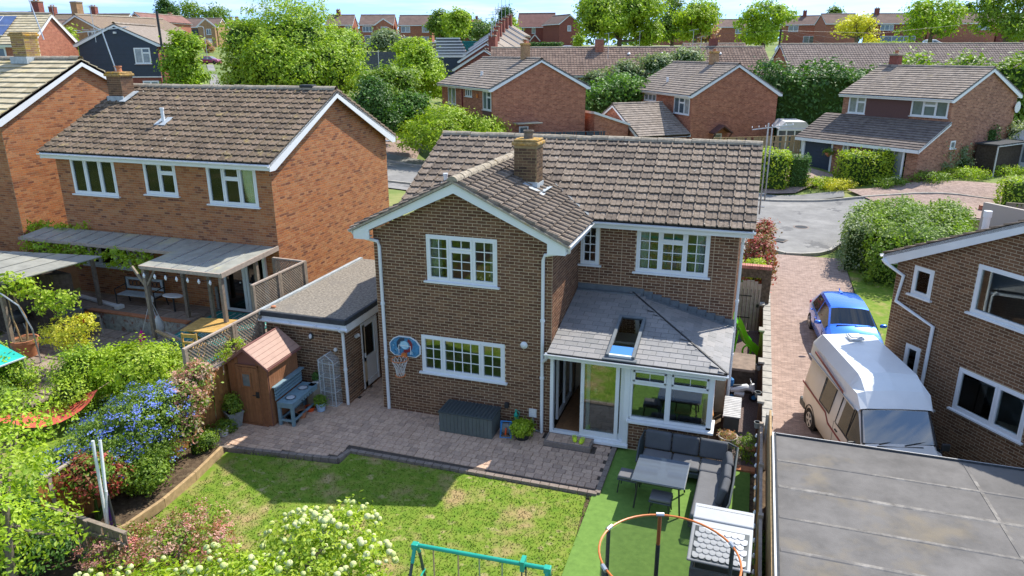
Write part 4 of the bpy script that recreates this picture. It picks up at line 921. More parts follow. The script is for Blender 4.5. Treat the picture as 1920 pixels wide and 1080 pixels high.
# ============================================================ general two storey house (ridge along local -X, gable wall at x = -ov)
def house(name, label, loc, rz, Ln, W, EZ_, RZ_, wallm, tilem, cat='house', ov=.15, eo=.35, kind='flat', tw=.33, tg=.33, tiles=True, front=(), gable=(), real=None, limit=300, wing_names=True, backtiles=False, holes=True, ridge=True, gutters=True, gm='white', barge_m='white', zb=-1.5, tl=300, glass='glass_far', group=None):
    H = thing(name, loc, rz, label, cat, group); x0, x1, y0, y1 = -Ln+ov, -ov, eo, W-eo; sl = (RZ_-EZ_)/(W/2)
    gy = lambda u: EZ_-.12+sl*min(u+eo, (y1-y0)-u+eo)-.02
    fh_ = [(-f[1], -f[0], f[2], f[3]) for f in front]        # front windows: distances from the gable corner (from -x side reversed)
    fh_ = [(f[0], f[1], f[2], f[3]) for f in front]
    FO, FU = (x0, y0, 0), (1, 0, 0); GO, GU = (x1, y0, 0), (0, 1, 0); fl = x1-x0
    fwin = [(fl-f[1]+ov, fl-f[0]+ov, f[2], f[3]) for f in front]; gwin = [(f[0]-eo, f[1]-eo, f[2], f[3]) for f in gable]
    b = MB(); hz = EZ_-.12
    slabwall(b, FO, FU, 0, fl-.22, zb, hz, fwin if holes else ())
    ym = W/2; gablewall(b, x1, y0, y1, zb, lambda y: hz+sl*(min(y, W-y)-eo*.1), [(g_[0], g_[1], g_[2], g_[3]) for g_ in gable] if holes else ())
    slabwall(b, (x1-.22, y1, 0), (-1, 0, 0), 0, fl-.22, zb, hz); slabwall(b, (x0, y1-.22, 0), (0, -1, 0), 0, y1-y0-.44, zb, hz)
    ym = W/2; zt_ = hz+sl*(ym-y0)+.0
    for xx in (x0+.22,): b.prism([(y0, hz), (y1, hz), (ym, hz+sl*(ym-y0)+sl*eo*.9)], xx-.22, xx, ax='x')
    b.build('wall', wallm if not real else real[1], H)
    if real:
        acc = []; bricks(None, FO, FU, 0, fl, 0, hz, fwin, acc=acc, proud=.003); bricks(None, GO, GU, 0, y1-y0, 0, gy, gwin, acc=acc, proud=.003); field(BRICK, acc, real[0], H, 'brick', 'brickwork', limit)
    SLn = math.hypot(W/2, RZ_-EZ_)
    b = MB(); slope(b, (-Ln, 0, EZ_), (1, 0, 0), (0, 1, sl), Ln, SLn, .09); slope(b, (0, W, EZ_), (-1, 0, 0), (0, -1, sl), Ln, SLn, .09); b.build('roof', tilem if not tiles else K['under'], H)
    if tiles:
        roof_tiles(H, (-Ln, 0, EZ_), (1, 0, 0), (0, 1, sl), Ln, SLn, tilem, kind, tw, tg, limit=tl)
        roof_tiles(H, (0, W, EZ_), (-1, 0, 0), (0, -1, sl), Ln, SLn, tilem, kind, tw, tg, limit=0)
    if ridge: ridge_run(H, (-Ln, W/2, RZ_+.03), (0, W/2, RZ_+.03), tilem if tilem.name.startswith('taupe') else K['ridge'], r=.12, limit=60 if tiles else 0)
    for xx in (-.03, -Ln): one('bargeboard', K[barge_m], H, lambda b: b.prism([(0, EZ_-.02), (W/2, RZ_-.02), (W, EZ_-.02), (W, EZ_-.22), (W-.25, EZ_-.22), (W/2, RZ_-.24), (.25, EZ_-.22), (0, EZ_-.22)], xx, xx+.03, ax='x'))
    one('soffit', K[barge_m], H, lambda q: q.box(-Ln+.04, -.04, .03, y0-.01, EZ_-.20, EZ_-.17)); one('soffit', K[barge_m], H, lambda q: q.box(-Ln+.04, -.04, y1+.01, W-.03, EZ_-.20, EZ_-.17)); one('fascia', K[barge_m], H, lambda q: q.box(-Ln+.04, -.04, .0, .028, EZ_-.2, EZ_-.03))
    if gutters: gutter(H, (0, -.06, EZ_-.04), (-Ln, -.06, EZ_-.04), mt=gm)
    for i, f in enumerate(front):
        window(H, FO, FU, *fwin[i], f[4] if len(f) > 4 else cas((0, .5, 0, 1, 1, 1), (.5, 1, 0, 1, 1, 1)), glass=glass, surf=0 if holes else .06)
    for i, f in enumerate(gable):
        window(H, GO, GU, *gwin[i], f[4] if len(f) > 4 else cas((0, 1, 0, 1, 1, 1)), glass=glass, surf=0 if holes else .06)
    return H, sl
# ============================================================ NEIGHBOURS
two = cas((0, .5, 0, 1, 1, 1), (.5, 1, 0, 1, 1, 1)); three = cas((0, .333, 0, 1, 1, 1), (.333, .667, 0, 1, 1, 1), (.667, 1, 0, 1, 1, 1))
fan2 = cas((0, .5, 0, 1, 1, 1), (.5, 1, 0, .68, 1, 1), (.5, 1, .68, 1, 1, 1)); fan3 = cas((0, .34, 0, 1, 1, 1), (.34, .67, 0, .68, 1, 1), (.34, .67, .68, 1, 1, 1), (.67, 1, 0, 1, 1, 1)); solo = cas((0, 1, 0, 1, 1, 1))
LNH, sl = house('brick_house', 'red brick house with lichened roof and timber pergola, left of the middle house', (-4.71, 2.62, .92), R(-1.0), 9.0, 7.7, 4.84, 6.72, None, K['tile_ochre'], real=(K['brick_red'], K['mortar_red']), kind='roll', tw=.30, tg=.30, eo=.33, ov=.25,
    front=[(6.25, 8.12, 3.46, 4.66, three), (3.79, 5.06, 3.62, 4.66, fan2), (.78, 2.6, 3.46, 4.66, fan3), (6.22, 8.24, 1.0, 2.02, three)], glass='glass')
one('room_shell', K['plaster'], LNH, lambda b: (b.box(-8.6, -.6, 3.6, 3.7, 0, 4.6), b.box(-8.6, -.6, .6, 3.6, 2.4, 2.5)))
for (a, c) in ((-2.55, -1.95), (-1.35, -.8), (-8.0, -7.2), (-7.0, -6.3)): curtain(LNH, Matrix.Translation((0, .33, 0)), a, c, 3.4, 4.66, .12)
curtain(LNH, Matrix.Translation((0, .33, 0)), -5.05, -3.8, 3.62, 4.66, .12)
chimney(LNH, -8.75, -8.12, 2.9, 3.45, 6.2, 7.12, K['brick_garage'], K['mortar_red'], cap='lichen', pots=1, limit=60)
one('lead_flashing', K['lead_l'], LNH, lambda b: (b.box(-8.8, -8.07, 2.84, 2.88, 6.1, 6.45), b.beam((-8.0, 2.7, 6.28), (-8.0, 3.4, 6.60), .26, .02)))
vent(LNH, -5.35, 1.75, 4.84+1.75*sl, sl, h=.45)
one('ridge_vent', K['felt_edge'], LNH, lambda b: b.beam((-1.35, 3.85, 6.84), (-.85, 3.85, 6.84), .3, .09), bevel=.03)
pd = one('patio_door', K['white'], LNH, lambda b: [b.box(-2.42, -.74, .24, .32, .02, .10), b.box(-2.42, -.74, .24, .32, 2.02, 2.12)]+[b.box(x, x+.11, .24, .32, .1, 2.02) for x in (-2.42, -1.66, -.85)]+[b.box(-1.52, -1.44, .23, .31, .1, 2.02)])
for (a, c) in ((-2.31, -1.66), (-1.44, -.85)): one('pane', K['glass_dark'], pd, lambda b: b.box(a, c, .27, .28, .1, 2.02))
one('handle', K['steel'], pd, lambda b: (b.box(-1.42, -1.28, .18, .21, 1.0, 1.03), b.box(-1.74, -1.7, .18, .21, 1.0, 1.03)))
one('wall_lamp', K['black'], LNH, lambda b: b.box(-3.55, -3.43, .2, .3, 1.75, 1.9), bevel=.02)
one('drain_pipe', K['pot_grey'], LNH, lambda b: b.tube([(-2.75, .26, 0), (-2.75, .26, .75)], .05, 8))

FLH, sl2 = house('brick_house', 'red brick house with cream ribbed roof tiles and a mossy chimney, at the left edge', (-15.35, 2.68, 2.0), 0, 10, 7.7, 4.72, 6.60, None, K['tile_cream'], real=(K['brick_red'], K['mortar_red']), kind='flat', tw=.42, tg=.36, eo=.33, ov=.15, zb=-3)
chimney(FLH, -2.86, -2.2, 3.5, 4.1, 6.2, 7.42, mat('lichened_brick', [(.22,.12,.08),(.40,.27,.06),(.30,.2,.07),(.25,.14,.09)], .9, noise=(20, .3)), K['mortar_main'], cap='lichen', pots=0, limit=80)
one('lead_flashing', K['lead_l'], FLH, lambda b: b.box(-2.95, -2.12, 3.4, 4.2, 6.45, 6.70))

def pf(H, name, mt, fn, **k): return one(name, mt, H, fn, **k)
M1, s1_ = house('brick_house', 'orange brick house with plain windowless gable and mossy chimney across the street', (-10.24, 36.4, 1.28), R(43.7-90), 11, 8.62, 4.90, 6.96, K['m_brick'], K['tile_m'], front=[(7.6, 9.4, 3.3, 4.7, two), (4.1, 5.5, 4.1, 4.7, three), (.4, 2.0, 3.3, 4.7, fan2), (7.6, 9.4, .9, 2.3, two)], gable=[(2.5, 3.3, 1.2, 2.1, solo)], tl=200)
chimney(M1, -2.95, -2.4, 4.0, 4.55, 6.6, 7.95, None, K['tan_brick'], real=False, pots=1, cap='lichen')
one('canopy', K['poly'], M1, lambda b: b.box(.0, .9, 1.9, 4.0, 2.35, 2.42)); one('drainpipe', K['maroon'], M1, lambda b: b.tube([(-6.1, .3, 0), (-6.1, .3, 4.7)], .05, 6)); one('alarm_box', K['orange'], M1, lambda b: b.box(-3.1, -2.8, .25, .34, 4.1, 4.4), bevel=.02)
one('flue', K['white'], M1, lambda b: b.tube([(-5.0, 1.6, 5.6), (-5.0, 1.6, 6.0)], .12, 8)); one('cladding', K['rust_b'], M1, lambda b: (b.box(-9.4, -7.6, .3, .34, 2.4, 3.3), b.box(-2.0, -.4, .3, .34, 2.2, 3.3)))
GB = thing('brick_outbuilding', (-3.6, 42.2, .9), R(43.7-90), 'low brick lean-to with white sloping edge right of the plain orange gable', 'outbuilding')
one('wall', K['m_brick'], GB, lambda b: b.prism([(0, -1), (3.2, -1), (3.2, 2.2), (0, 3.2)], -4, 0, ax='x')); one('roof', K['white_b'], GB, lambda b: b.prism([(-.1, 3.22), (3.3, 2.16), (3.3, 2.34), (-.1, 3.4)], -4.1, .12, ax='x'))

M2, s2_ = house('brick_house', 'orange brick house with small porch canopy on its gable, middle of three across the street', (3.16, 46.6, .25), R(33.8-90), 11.3, 8.6, 5.10, 7.48, K['m_brick'], K['tile_m'], front=[(6.6, 9.0, 4.2, 4.85, three), (.5, 3.2, 3.5, 4.85, fan3)], gable=[(2.55, 3.3, .1, 2.0, solo)], tl=200)
chimney(M2, -4.35, -3.75, 4.0, 4.6, 7.0, 8.3, None, K['tan_brick'], real=False, pots=1, cap='lichen')
one('flue', K['white'], M2, lambda b: b.tube([(-6.5, 1.3, 5.9), (-6.5, 1.3, 6.3)], .12, 8))
one('porch_canopy', K['rust_b'], M2, lambda b: (b.prism([(2.1, 2.15), (2.95, 2.75), (3.8, 2.15), (3.8, 2.05), (2.95, 2.62), (2.1, 2.05)], -.15, .8, ax='x'), b.beam((.7, 2.2, 2.1), (0, 2.2, 1.3), .08, .08), b.beam((.7, 3.7, 2.1), (0, 3.7, 1.3), .08, .08)))
one('garden_box', K['navy'], M2, lambda b: b.box(.0, .8, 4.2, 5.6, .9, 1.5))
AN, s3_ = house('garage_wing', 'low brick double garage with a white trimmed gable in front of the middle street house', (-5.94, 50.0, 0), R(-139), 4.9, 8.7, 2.3, 4.55, K['m_brick'], K['tile_m'], cat='garage', tl=150, zb=-1)
one('garage_door', K['white_b'], AN, lambda b: b.box(-.13, -.08, 1.2, 3.6, 0, 2.1)); window(AN, (-.15, .35, 0), (0, 1, 0), 5.2, 6.9, .9, 1.9, three, glass='glass_far', surf=.06)

M3, s4_ = house('brick_house', 'brick house with a second lower roof over its garage and door, upper right', (19.82, 37.06, 1.1), R(50.1-90), 7.85, 8.62, 4.79, 6.58, K['m3_brick'], K['tile_m'], front=[(5.95, 7.25, 3.5, 4.65, fan2), (.35, 2.75, 3.62, 4.65, fan3)], gable=[(.9, 1.5, 1.7, 2.2, solo)], zb=-2, tl=150)
one('wall_cladding', K['rust_b'], M3, lambda b: b.box(-5.9, -2.8, .30, .345, 3.4, 4.66))
q = MB(); slp = (3.42-1.95)/3.0
one('lower_wall', K['m3_brick'], M3, lambda b: (b.prism([(-2.5, -2), (.35, -2), (.35, 3.35), (-2.5, 1.98)], -.38, -.15, ax='x'), b.box(-6.05, -5.35, -2.5, -2.3, -2, 1.9), b.box(-4.3, -3.2, -2.5, -2.3, -2, 1.9), b.box(-.9, -.38, -2.5, -2.3, -2, 1.9), b.box(-8.6, -.4, -.4, .3, -2, 2.4)))
b = MB(); slope(b, (-8.95, -2.75, 1.88), (1, 0, 0), (0, 1, slp), 8.95, math.hypot(3.1, 3.1*slp), .08); b.build('lower_roof', K['under'], M3)
roof_tiles(M3, (-8.95, -2.75, 1.88), (1, 0, 0), (0, 1, slp), 8.95, math.hypot(3.1, 3.1*slp), mat('dark_taupe_tile', [(.15,.125,.11),(.19,.16,.14),(.13,.11,.10)], .9, noise=(5, .25)), 'flat', .33, .30, limit=120)
one('bargeboard', K['white'], M3, lambda b: b.prism([(-2.8, 1.66), (.35, 3.2), (.35, 3.42), (-2.8, 1.88)], -.04, 0.0, ax='x')); one('fascia', K['white'], M3, lambda b: b.box(-8.95, 0, -2.8, -2.76, 1.68, 1.88))
one('garage_door', K['navy'], M3, lambda b: (b.box(-8.3, -6.2, -2.4, -2.34, -1.6, 1.65), [b.box(-8.3, -6.2, -2.42, -2.4, -1.5+i*.25, -1.48+i*.25) for i in range(12)])); one('door_frame', K['white'], M3, lambda b: (b.box(-8.5, -8.3, -2.5, -2.3, -1.8, 1.7), b.box(-6.2, -6.05, -2.5, -2.3, -1.8, 1.7), b.box(-8.5, -6.05, -2.5, -2.3, 1.65, 1.8)))
one('front_door', K['maroon'], M3, lambda b: b.box(-5.0, -4.35, -2.35, -2.3, -1.6, 1.7)); one('door_frame', K['white'], M3, lambda b: (b.box(-5.35, -5.25, -2.48, -2.3, -1.7, 1.8), b.box(-5.0, -4.9, -2.5, -2.3, -1.7, 1.8), b.box(-4.36, -4.3, -2.48, -2.3, -1.7, 1.8))); one('pane', K['glass_far'], M3, lambda b: b.box(-5.25, -5.0, -2.4, -2.35, -1.5, 1.7))
window(M3, (-8.6, -2.5, 0), (1, 0, 0), 5.5, 7.6, 0, 1.75, three, glass='glass_far', surf=.06); one('sign', K['white_b'], M3, lambda b: b.box(-3.7, -3.4, -2.53, -2.5, 1.2, 1.45))
HB = thing('hanging_basket', (*(M3.location.xy), 0), 0, 'hanging basket of plants beside the dark garage door across the street', 'plant')
mm_ = WM[M3.name] @ Vector((-6.1, -2.85, 1.1)); HB.location = mm_; WM[HB.name] = Matrix.Translation(mm_); one('bowl', K['terra'], HB, lambda b: b.lathe([(.02, -.3), (.2, -.15), (.26, 0)], 10)); foliage('foliage', K['l_mid'], HB, [(0, 0, .05, .3, .3, .2)], 30, 12, .12, .08)
one('satellite_dish', K['white_b'], M3, lambda b: b.lathe([(.02, 0), (.3, .05), (.38, .12)], 14, M=Matrix.Translation((-.1, 8.2, 4.0)) @ Matrix.Rotation(PI/2, 4, 'Y')))
chimney(M3, -7.2, -6.6, 4.3, 4.9, 6.3, 7.3, None, K['far_red2'], real=False, pots=1, cap='ridge')
LT = thing('lean_to_shelter', tuple(WM[M3.name] @ Vector((0, 3.6, 0))), R(50.1-90), 'dark flat roofed lean-to against the right gable of the upper right house', 'lean-to')
one('roof', K['felt_edge'], LT, lambda b: b.box(0, 1.5, 0, 3.6, 1.85, 1.95)); one('wall', K['bark_d'], LT, lambda b: b.box(.1, 1.3, .1, 3.4, -1.5, 1.85)); one('post', K['white_b'], LT, lambda b: (b.box(1.4, 1.46, 0, .06, -1.5, 1.85), b.box(1.42, 1.5, 0, 3.6, 1.80, 1.9)))
# conservatories and side fence between the street houses
def conserv(loc, rz, w_, d_, label):
    c = thing('conservatory', loc, rz, label, 'conservatory'); b = MB()
    for x in np.linspace(0, w_, 5): b.box(x-.05, x+.05, -.05, .05, 0, 2.1); b.box(x-.05, x+.05, d_-.05, d_+.05, 0, 2.1)
    b.box(0, w_, -.06, .06, 0, .6); b.box(0, w_, -.05, .05, 1.6, 1.68); b.box(0, w_, -.07, .07, 2.05, 2.2); b.box(-.05, .05, .0, d_, 0, .6); b.box(w_-.05, w_+.05, 0, d_, 0, .6); b.box(w_-.06, w_+.06, 0, d_, 2.05, 2.2); b.build('frame', K['white'], c)
    one('pane', K['glass_far'], c, lambda b: (b.box(.05, w_-.05, -.01, .01, .6, 2.05), b.box(w_-.01, w_+.01, .05, d_-.05, .6, 2.05))); one('roof', K['white_b'], c, lambda b: (b.prism([(0, 2.2), (w_, 2.2), (w_*.8, 2.75), (w_*.2, 2.75)], 0, d_))); return c
conserv((10.2, 48.5, .55), R(12), 2.6, 3, 'white conservatory behind the wooden fence at the upper right'); conserv(tuple(WM[M3.name] @ Vector((.3, 7.6, -.1))), R(50.1-90), 3.2, 3, 'white conservatory with a pale roof at the right edge')
def board_fence(name, label, a, b_, h, mt, post_mt=None, bw=.13, group=None, rail=True, capm=None, z=None, limit=300, postgap=1.8, cat='fence', side=1):
    a = Vector(a); b_ = Vector(b_); t = thing(name, a, 0, label, cat, group); d = b_-a; dh = Vector((d.x, d.y, 0)); Ln = dh.length; dh.normalize(); rz = math.atan2(dh.y, dh.x); t.rotation_euler = (0, 0, rz); WM[t.name] = Matrix.Translation(a) @ Matrix.Rotation(rz, 4, 'Z'); dz = d.z/Ln
    n = int(Ln/bw); out = []
    for i in range(n):
        S = Matrix.Identity(4); S[0][0] = bw*.94; S[1][1] = .018; S[2][2] = h+random.uniform(-.01, .01); S[0][3] = i*bw+bw/2; S[1][3] = (i % 2)*.006*side; S[2][3] = i*bw*dz; out.append(S @ Matrix.Rotation(random.uniform(-.008, .008), 4, 'Y'))
    cube = ([(-.5,-.5,0),(.5,-.5,0),(.5,.5,0),(-.5,.5,0),(-.5,-.5,1),(.5,-.5,1),(.5,.5,1),(-.5,.5,1)], [(4,5,6,7),(0,1,5,4),(1,2,6,5),(2,3,7,6),(3,0,4,7)])
    field(cube, out, mt, t, 'board', 'boards', limit)
    for x in np.arange(0, Ln+.01, postgap): one('post', post_mt or mt, t, lambda q: q.box(x-.045, x+.045, .02*side-.045, .02*side+.045, x*dz-.1, x*dz+h+.04))
    if rail: one('rail', post_mt or mt, t, lambda q: (q.beam((0, .05*side, h*.2), (Ln, .05*side, h*.2+d.z), .04, .07), q.beam((0, .05*side, h*.8), (Ln, .05*side, h*.8+d.z), .04, .07)))
    one('coping', capm or post_mt or mt, t, lambda q: q.beam((0, 0, h+.02), (Ln, 0, h+.02+d.z), .08, .035)); return t
board_fence('timber_fence', 'tan close boarded fence across the street leading to the garage with the dark door', (5.6, 41.6, .6), (11.6, 41.2, 1.0), 2.0, K['wood_new'], bw=.15, limit=60)
board_fence('timber_fence', 'blue painted fence at the foot of the plain orange brick gable', (-9.0, 35.8, 1.2), (-2.6, 42.0, .9), 1.9, K['navy'], bw=.15, limit=60)
for i, (m_, lb) in enumerate((('binblue', 'blue wheelie bin against the tan fence'), ('binbrown', 'brown wheelie bin between the blue and the green bin'), ('bingreen', 'green wheelie bin nearest the dark garage door'))):
    t = thing('wheelie_bin', (9.35+i*.68, 40.6-i*.03, .85), R(0), lb, 'bin', 'bins beside the garage'); one('body', K[m_], t, lambda b: b.prism([(-.25, 0), (.25, 0), (.31, 1.05), (-.31, 1.05)], -.3, .3), bevel=.02); one('lid', K[m_], t, lambda b: b.box(-.34, .34, -.36, .36, 1.05, 1.13), bevel=.02)

# ---- houses farther up the hill
def gfar(name, label, loc, yaw, Ln, W, EZ_, RZ_, wm_, tm, gable=(), front=(), **k):
    return house(name, label, loc, R(yaw-90), Ln, W, EZ_, RZ_, wm_, tm, gable=gable, front=front, tiles=False, limit=0, zb=-3, gutters=False, holes=False, **k)
N1, _ = gfar('clad_house', 'house with a navy weatherboard gable and white trim, behind the left neighbour', (-45, 33, 4.55), 20.5, 8, 7, 4.9, 6.48, K['far_red2'], K['tile_m'], gable=[(4.75, 6.05, 3.35, 4.6, fan2), (5.1, 6.4, .9, 2.0, two)])
out_ = []
for i in range(28):
    z = 2.35+i*.15
    if z < 4.75: y0, y1 = .34, 6.66
    else: k_ = (z-4.75)/.452; y0, y1 = .3+k_, 6.7-k_
    if y1-y0 < .3: break
    for (p, q_) in cutout(y0, y1, [(4.72, 6.08)] if 3.3 < z+.07 < 4.62 else []): 
        S = Matrix.Identity(4); S[0][0] = q_-p; S[1][1] = .03; S[2][2] = .148; S[0][3] = (p+q_)/2; S[2][3] = z; out_.append(frame((-.15, 0, 0), (0, 1, 0)) @ S)
field(BRICK, out_, K['navy'], N1, 'weatherboard', 'weatherboards'); one('trim', K['white_b'], N1, lambda b: b.box(-.1, -.05, .3, 6.7, 2.26, 2.35)); one('floodlight', K['white_b'], N1, lambda b: b.box(-.1, .1, 3.4, 3.6, 5.7, 5.85)); one('flue', K['black'], N1, lambda b: b.tube([(.15, 6.95, .3), (.15, 6.95, 2.8), (.15, 7.15, 3.1), (.15, 7.15, 7.4)], .1, 8))
T1, _ = gfar('brick_house', 'tan brick house with a gable facing the viewer, behind the navy clad house', (-71.5, 54.6, 6.5), .8, 14, 7, 4.9, 6.45, K['tan_brick'], K['tile_ochre'], gable=[(1.6, 2.7, 3.4, 4.6, two), (4.9, 6.2, 3.6, 4.6, two)])
chimney(T1, -1.6, -.7, 2.4, 3.3, 6, 7.8, None, K['tan_brick'], real=False, pots=0, cap='ridge')
def facade(name, label, kl, kr, D, pe, pr_, wm_, tm, W=7.5, wins=(), chim=(), group=None, dw=0, **kk):
    """house with its eaves front towards the garden; kl/kr = image pixel columns of its ends from the centre, pe/pr_ = image pixel rows of eaves and ridge"""
    x, y = spot(kr, D); ze = 8.88-(pe-93.6)*D/1439; zr = 8.88-(pr_-93.6)*(D+W/2)/1439; gr = ze-4.9; Ln = (kr-kl)*D/1439
    H, s = house(name, label, (x, y, gr), YAW+dw, Ln, W, 4.9, zr-gr, wm_, tm, front=[(a*Ln, c*Ln, z0, z1, w3) for (a, c, z0, z1, w3) in wins], tiles=False, limit=0, zb=-4, gutters=False, holes=False, group=group, **kk)
    for c in chim: chimney(H, -c*Ln-.45, -c*Ln+.45, W/2-.5, W/2+.5, zr-gr-.6, zr-gr+1.1, None, K['far_red2'], real=False, pots=2, cap='ridge', pot_m='terra')
    return H, Ln
dkm = mat('brown_far_tile', [(.17,.12,.10)], .9, noise=(.8, .2)); dkr = mat('red_brown_far_tile', [(.22,.12,.10)], .9, noise=(.8, .2))
F1, l1 = facade('brick_house', 'red brick house with small front gable, left of the two houses beyond the bramble tree', -283, -218, 190, 48, 31, K['far_red'], dkm, wins=[(.62, .9, 3.2, 4.5, three), (.12, .38, 3.2, 4.5, two), (.55, .85, .4, 2.4, two)])
one('front_gable', K['far_red'], F1, lambda b: b.prism([(-4.3, 0), (-.5, 0), (-.5, 4.9), (-2.4, 6.1), (-4.3, 4.9)], -.4, .4)); one('bargeboard', K['white_b'], F1, lambda b: (b.beam((-4.6, -.45, 4.8), (-2.4, -.45, 6.2), .1, .25), b.beam((-2.4, -.45, 6.2), (-.2, -.45, 4.8), .1, .25))); window(F1, (-4.3, -.4, 0), (1, 0, 0), 1.2, 2.8, 3.1, 4.4, two, glass='glass_far', surf=.06)
facade('brick_house', 'red brick house with two upper windows, right of the one with the small front gable', -210, -147, 190, 49, 32, K['far_red'], dkm, wins=[(.65, .92, 3.2, 4.6, two), (.1, .3, 3.2, 4.6, solo), (.6, .85, .4, 2.2, two), (.1, .35, .4, 2.2, two)])
facade('brick_house', 'red brick house partly behind the big lime green tree', -345, -294, 190, 48, 31, K['far_red'], dkm, wins=[(.04, .3, 3.2, 4.5, two)], chim=(.6,))
F4, _ = facade('brick_house', 'tall red brick house with a steep plain roof and white triangular porch, on the skyline', 10, 80, 200, 53, 29, K['far_red2'], dkr, W=8, wins=[(.82, .95, 3.3, 4.7, two), (.5, .6, 3.3, 4.7, solo), (.12, .26, 3.3, 4.7, two)], dw=R(-8))
one('porch', K['white_b'], F4, lambda b: (b.beam((-6.3, -.8, 1.4), (-4.9, -.8, 3.0), .15, .25), b.beam((-4.9, -.8, 3.0), (-3.5, -.8, 1.4), .15, .25)))
gx, gy_ = spot(88, 190); gfar('brick_house', 'red brick house with its gable towards the viewer, left of the big round tree', (gx, gy_, 8.88+46*190/1439-4.9), math.degrees(YAW)+25, 9, 6.5, 4.9, 7.1, K['far_red2'], dkm, gable=[(2.6, 3.6, 3.2, 4.5, solo), (4.2, 5.0, .8, 1.6, solo)])
F6, _ = facade('brick_house', 'red brick house end with two small windows in its gable, between the two sparse trees', 505, 575, 195, 50, 35, K['far_red'], dkm, W=8, wins=[(.55, .8, 3.2, 4.6, two), (.1, .4, .3, 2.1, two)], chim=(.45,), dw=R(-24))
for (y0, y1, z0, z1) in ((1.2, 2.3, 3, 4.6), (4.4, 5.5, 3, 4.6), (1.2, 2.2, .4, 1.6), (5, 6, .4, 1.4)): window(F6, (-.15, .35, 0), (0, 1, 0), y0, y1, z0, z1, two, glass='glass_far', surf=.06)
for i, (a, c, wn, ch) in enumerate(((585, 650, (), ()), (680, 775, [(.66, .92, 3.3, 4.6, three), (.2, .9, .5, 2, three)], (.9, .1)), (776, 905, [(.1, .3, 3.3, 4.6, two), (.72, .9, 3.3, 4.6, two)], (.4,)), (906, 1010, [(.2, .5, 3.2, 4.6, two)], (.4,)))):
    facade('brick_house', ('brick house behind the yellow leaved tree', 'brick house with a wide three light window, on the right skyline', 'brick house with a large chimney and pale walls of windows, on the right skyline', 'brick house at the right edge of the skyline behind the tall tree')[i], a, c, 185+i*2, 49, 32, K['far_red2'] if i % 2 else K['far_red'], dkm, wins=wn, chim=ch, group='houses along the right skyline')
facade('brick_house', 'brick house half hidden by the tree with the straight trunk', 385, 440, 200, 54, 41, K['far_red'], dkm, wins=[(.2, .4, 3.2, 4.5, two)]); facade('brick_house', 'low roofed house glimpsed through the thin tree left of the two gables', 270, 350, 215, 68, 56, K['far_red'], dkm)
# left skyline
H1, _ = facade('brick_house', 'long tan brick terrace with two front gables and white garage door, upper left', -645, -545, 195, 51, 36, K['tan_brick'], dkm, wins=[(.05, .2, 3.2, 4.5, two)], chim=(.98,), W=8)
for (x0, x1) in ((-13.0, -8.0), (-4.6, -.4)):
    one('front_gable', K['tan_brick'], H1, lambda b: b.prism([(x0, -2), (x1, -2), (x1, 4.9), ((x0+x1)/2, 6.6), (x0, 4.9)], -.9, .5)); one('bargeboard', K['white_b'], H1, lambda b: (b.beam((x0-.4, -1, 4.8), ((x0+x1)/2, -1, 6.8), .1, .3), b.beam(((x0+x1)/2, -1, 6.8), (x1+.4, -1, 4.8), .1, .3)))
one('garage_door', K['white_b'], H1, lambda b: b.box(-3.6, -1.4, -1.0, -.9, -.2, 2.1)); one('cladding', K['navy'], H1, lambda b: b.box(-7.6, -4.8, -.1, .2, 2.3, 4.3)); window(H1, (-4.6, -.9, 0), (1, 0, 0), 2.0, 3.2, 3.0, 4.4, two, glass='glass_far', surf=.06)
facade('brick_house', 'brown roofed house behind the pruned street tree on the left skyline', -700, -640, 170, 55, 40, K['far_red2'], dkm, chim=(.9,)); gx, gy_ = spot(-715, 150)
gfar('brick_house', 'bright red gable end with white bargeboards above the navy clad house', (gx, gy_, 8.88+54*150/1439-4.9), math.degrees(YAW)-5, 18, 4.2, 4.9, 6.4, K['far_red'], dkr)
facade('brick_house', 'brown tiled house with a square chimney behind the tan gable', -875, -725, 130, 50, 28, K['far_red2'], K['tile_ochre'], chim=(.97, .45), W=8)
F9, _ = facade('brick_house', 'red brick house with dark panels between the solar panel roof and the tan gable', -905, -850, 95, 54, 38, K['far_red'], dkm, wins=[(.1, .4, 3.2, 4.6, two), (.6, .9, 3.2, 4.6, two)]); one('cladding', K['navy'], F9, lambda b: (b.box(-1.6, -.3, .25, .34, 2.2, 3.2), b.box(-3.4, -2.2, .25, .34, 2.2, 3.2)))
conserv((*spot(-888, 80), 4.9), YAW, 3.8, 2.5, 'white flat roofed extension below the red brick house at the upper left')
gx, gy_ = spot(-898, 60)
SP, _ = gfar('brick_house', 'house with solar panels on its cream ribbed roof, at the upper left edge', (gx, gy_, 8.88+18*60/1439-4.9), math.degrees(YAW)+90, 9, 6.0, 4.9, 7.2, K['far_red'], K['tile_cream'], front=[]) if 0 else house('brick_house', 'house with solar panels on its cream ribbed roof, at the upper left edge', (*spot(-900, 58), 8.88+13*58/1439-4.6), YAW, 9, 7, 4.6, 6.9, K['far_red'], K['tile_cream'], tiles=True, tl=80, tw=.42, tg=.36, zb=-3, front=[(2.1, 4.5, 3.4, 4.4, two)], holes=False)
sv = 2.3/3.5; 
for i in range(3):
    for j in range(2):
        Q = Matrix.Translation((-3.4-i*1.05, .75+j*1.35*.84, 4.6+.14+(.75+j*1.35*.84)*sv)) @ Matrix.Rotation(math.atan(sv), 4, 'X'); p_ = one('solar_panel', K['pv'], SP, lambda b: b.box(0, 1.0, 0, 1.3, .02, .06, Q)); one('frame', K['white_b'], p_, lambda b: (b.box(0, 1.0, -.03, 0, .0, .07, Q), b.box(-.03, 0, 0, 1.3, 0, .07, Q)))
